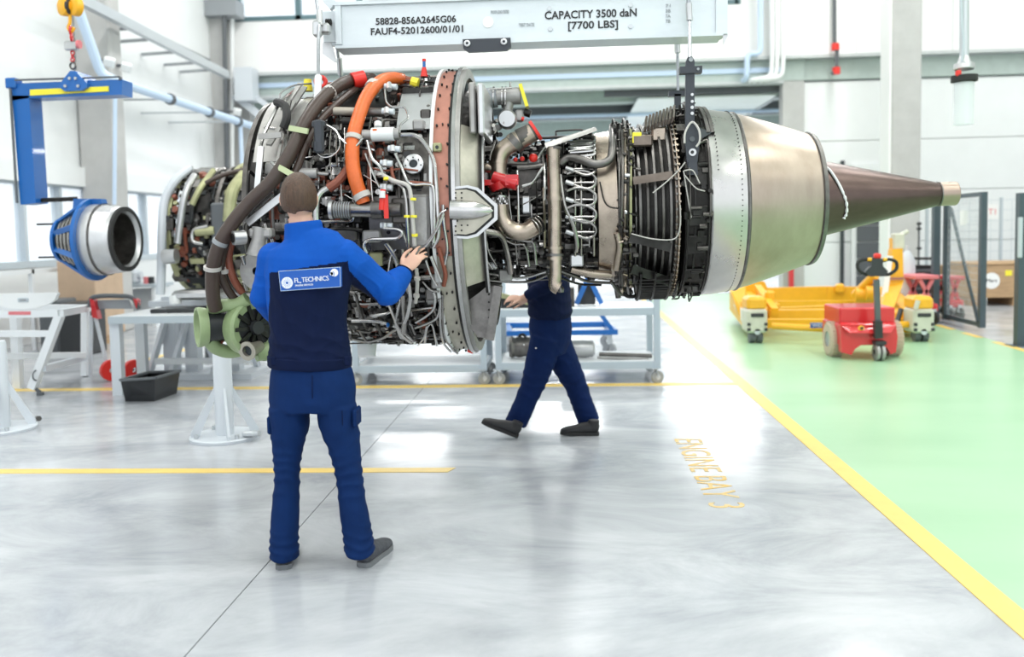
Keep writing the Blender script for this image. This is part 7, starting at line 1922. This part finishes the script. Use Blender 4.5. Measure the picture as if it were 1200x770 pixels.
# --- fence: open mesh gate, posts, far mesh
def mesh_panel(par, a, b_, z0, z1, dx_, dz_, r_=.0025, nm='wire_mesh'):
    m_ = MB(); L_ = (Vector(b_) - Vector(a)).length; n_ = int(L_ / dx_)
    for i in range(n_ + 1):
        p = Vector(a).lerp(Vector(b_), i / n_); m_.tube([(p.x, p.y, z0), (p.x, p.y, z1)], r_, 4, cap=False)
    k_ = int((z1 - z0) / dz_)
    for i in range(k_ + 1):
        z = z0 + (z1 - z0) * i / k_; m_.tube([(a[0], a[1], z), (b_[0], b_[1], z)], r_, 4, cap=False)
    return m_.obj(nm, 'grey_frame', par, smooth=False, kind='stuff')
gA, gB = fl(1108, 378), fl(1150, 389)
mat('fence_dark', (0.05, 0.075, 0.09), 0.4)
gate = thing('mesh_gate', gA.lerp(gB, .5), 'open dark steel mesh gate with a diagonal brace beside the green floor', 'gate')
Hg = at(1108, 229, gA.y).z
for p in (gA, gB):
    m_ = MB(); m_.bx(p.x - .04, p.x + .04, p.y - .04, p.y + .04, .06, Hg); m_.obj('upright', 'fence_dark', gate, smooth=False)
bar3(gate, 'fence_dark', 'top_rail', (gA.x, gA.y, Hg - .03), (gB.x, gB.y, Hg - .03), .05, .06); bar3(gate, 'fence_dark', 'bottom_rail', (gA.x, gA.y, .10), (gB.x, gB.y, .10), .05, .06)
bar3(gate, 'fence_dark', 'diagonal_brace', (gA.x + .07, gA.y + .02, Hg - .2), (gB.x - .04, gB.y + .02, .15), .035, .04)
mesh_panel(gate, gA, gB, .12, Hg - .05, .05, .10)
m_ = MB(); c = gA.lerp(gB, .52); c.z = at(1130, 254, c.y).z; m_.prism([at(x, y, c.y - .05) for x, y in ((1125, 247), (1135, 246), (1136, 258), (1133, 263), (1125, 264))], (0, .006, 0)); m_.obj('paper_notice', 'paper', gate, smooth=False)
fp_ = thing('fence_post', (gA.x - .14, gA.y + .05, 0), 'thick dark gate post beside the hinged side of the mesh gate', 'post')
m_ = MB(); m_.bx(gA.x - .19, gA.x - .09, gA.y, gA.y + .1, 0, Hg + .05); m_.obj('post', 'fence_dark', fp_, smooth=False)
m_ = MB(); m_.bx(gA.x - .22, gA.x - .04, gA.y - .04, gA.y + .14, 0, .012); m_.obj('foot_plate', 'fence_dark', fp_, smooth=False)
q = fl(1196, 406)
f2 = thing('fence_post', (q.x, q.y, 0), 'dark latch post at the picture edge opposite the gate', 'post')
m_ = MB(); m_.bx(q.x - .04, q.x + .06, q.y, q.y + .1, 0, at(1196, 226, q.y).z); m_.obj('post', 'fence_dark', f2, smooth=False)
m_ = MB(); m_.bx(q.x - .12, q.x + .12, q.y - .06, q.y + .16, 0, .012); m_.obj('foot_plate', 'fence_dark', f2, smooth=False)
m_ = MB(); m_.rbox((q.x - .03, q.y, 1.35), (.04, .06, .5), .01); m_.obj('latch_box', 'grey_frame', f2, smooth=False)
ff = thing('mesh_fence', (9, 18.3, 0), 'pale wire mesh fence standing before the back wall behind the crate', 'fence')
xa, xb_ = at(1086, 300, 18.3).x, at(1260, 300, 18.3).x
mesh_panel(ff, (xa, 18.3, 0), (xb_, 18.3, 0), .1, 2.0, .20, .20, .004)
for i in range(3): x = xa + (xb_ - xa) * i / 2; m_ = MB(); m_.bx(x - .025, x + .025, 18.28, 18.33, 0, 2.05); m_.obj('post', 'grey_frame', ff, smooth=False)
s1_ = thing('notice_sign', at(1163, 248, 18.2), 'white T1 notice sheet on the pale mesh fence', 'sign')
m_ = MB(); c = at(1163, 248, 18.288); m_.box(c, (.24, .008, .30)); m_.obj('sheet', 'paper', s1_, smooth=False)
lettering('T1', .17, c + Vector((-.09, -.008, -.06)), (1, 0, 0), (0, 0, 1), 'pink_red', s1_, .002)
# wooden crate on pallet
Yc_ = 16.2
wc = thing('wooden_crate', (at(1185, 350, Yc_).x, Yc_ + .6, 0), 'large plywood crate with a white round label on a pallet', 'crate')
a, c = at(1137, 311, Yc_), at(1250, 350, Yc_)
m_ = MB(); m_.rbox(((a.x + c.x) / 2, Yc_ + .5, (a.z + .15) / 2), (c.x - a.x, 1.0, a.z - .15), .01); m_.obj('box', 'wood_crate', wc, smooth=False)
m_ = MB(); m_.rbox(((a.x + c.x) / 2, Yc_ + .5, a.z + .02), (c.x - a.x + .05, 1.05, .04), .01); m_.obj('lid', 'wood_crate', wc, smooth=False)
for i in range(3):
    x = a.x + .12 + i * (c.x - a.x - .24) / 2; m_ = MB(); m_.bx(x - .08, x + .08, Yc_ + .02, Yc_ + .98, 0, .15); m_.obj('skid', 'wood_crate', wc, smooth=False)
m_ = MB(); c2_ = at(1162, 329, Yc_ - .004); m_.lathe([(0, 0), (0, .15), (.003, .15), (.003, 0)], c2_, (0, -1, 0), 24, ref=(1, 0, 0)); rl_ = m_.obj('round_label', 'paper', wc)
lettering('Mars', .10, c2_ + Vector((-.10, -.006, -.03)), (1, 0, 0), (0, 0, 1), 'black_ink', rl_, .002)
m_ = MB(); c2_ = at(1182, 320, Yc_ - .003); m_.box(c2_, (.12, .004, .10)); m_.obj('yellow_sticker', 'yellow_tape', wc, smooth=False)
w3 = thing('wooden_crate', (at(1125, 345, 15.6).x, 16, 0), 'plain smaller plywood crate behind the mesh gate', 'crate')
a, c = at(1112, 312, 17.3), at(1131, 350, 17.3)
m_ = MB(); m_.rbox(((a.x + c.x) / 2, 17.7, a.z / 2), (c.x - a.x, .7, a.z), .01); m_.obj('box', 'wood_crate', w3, smooth=False)
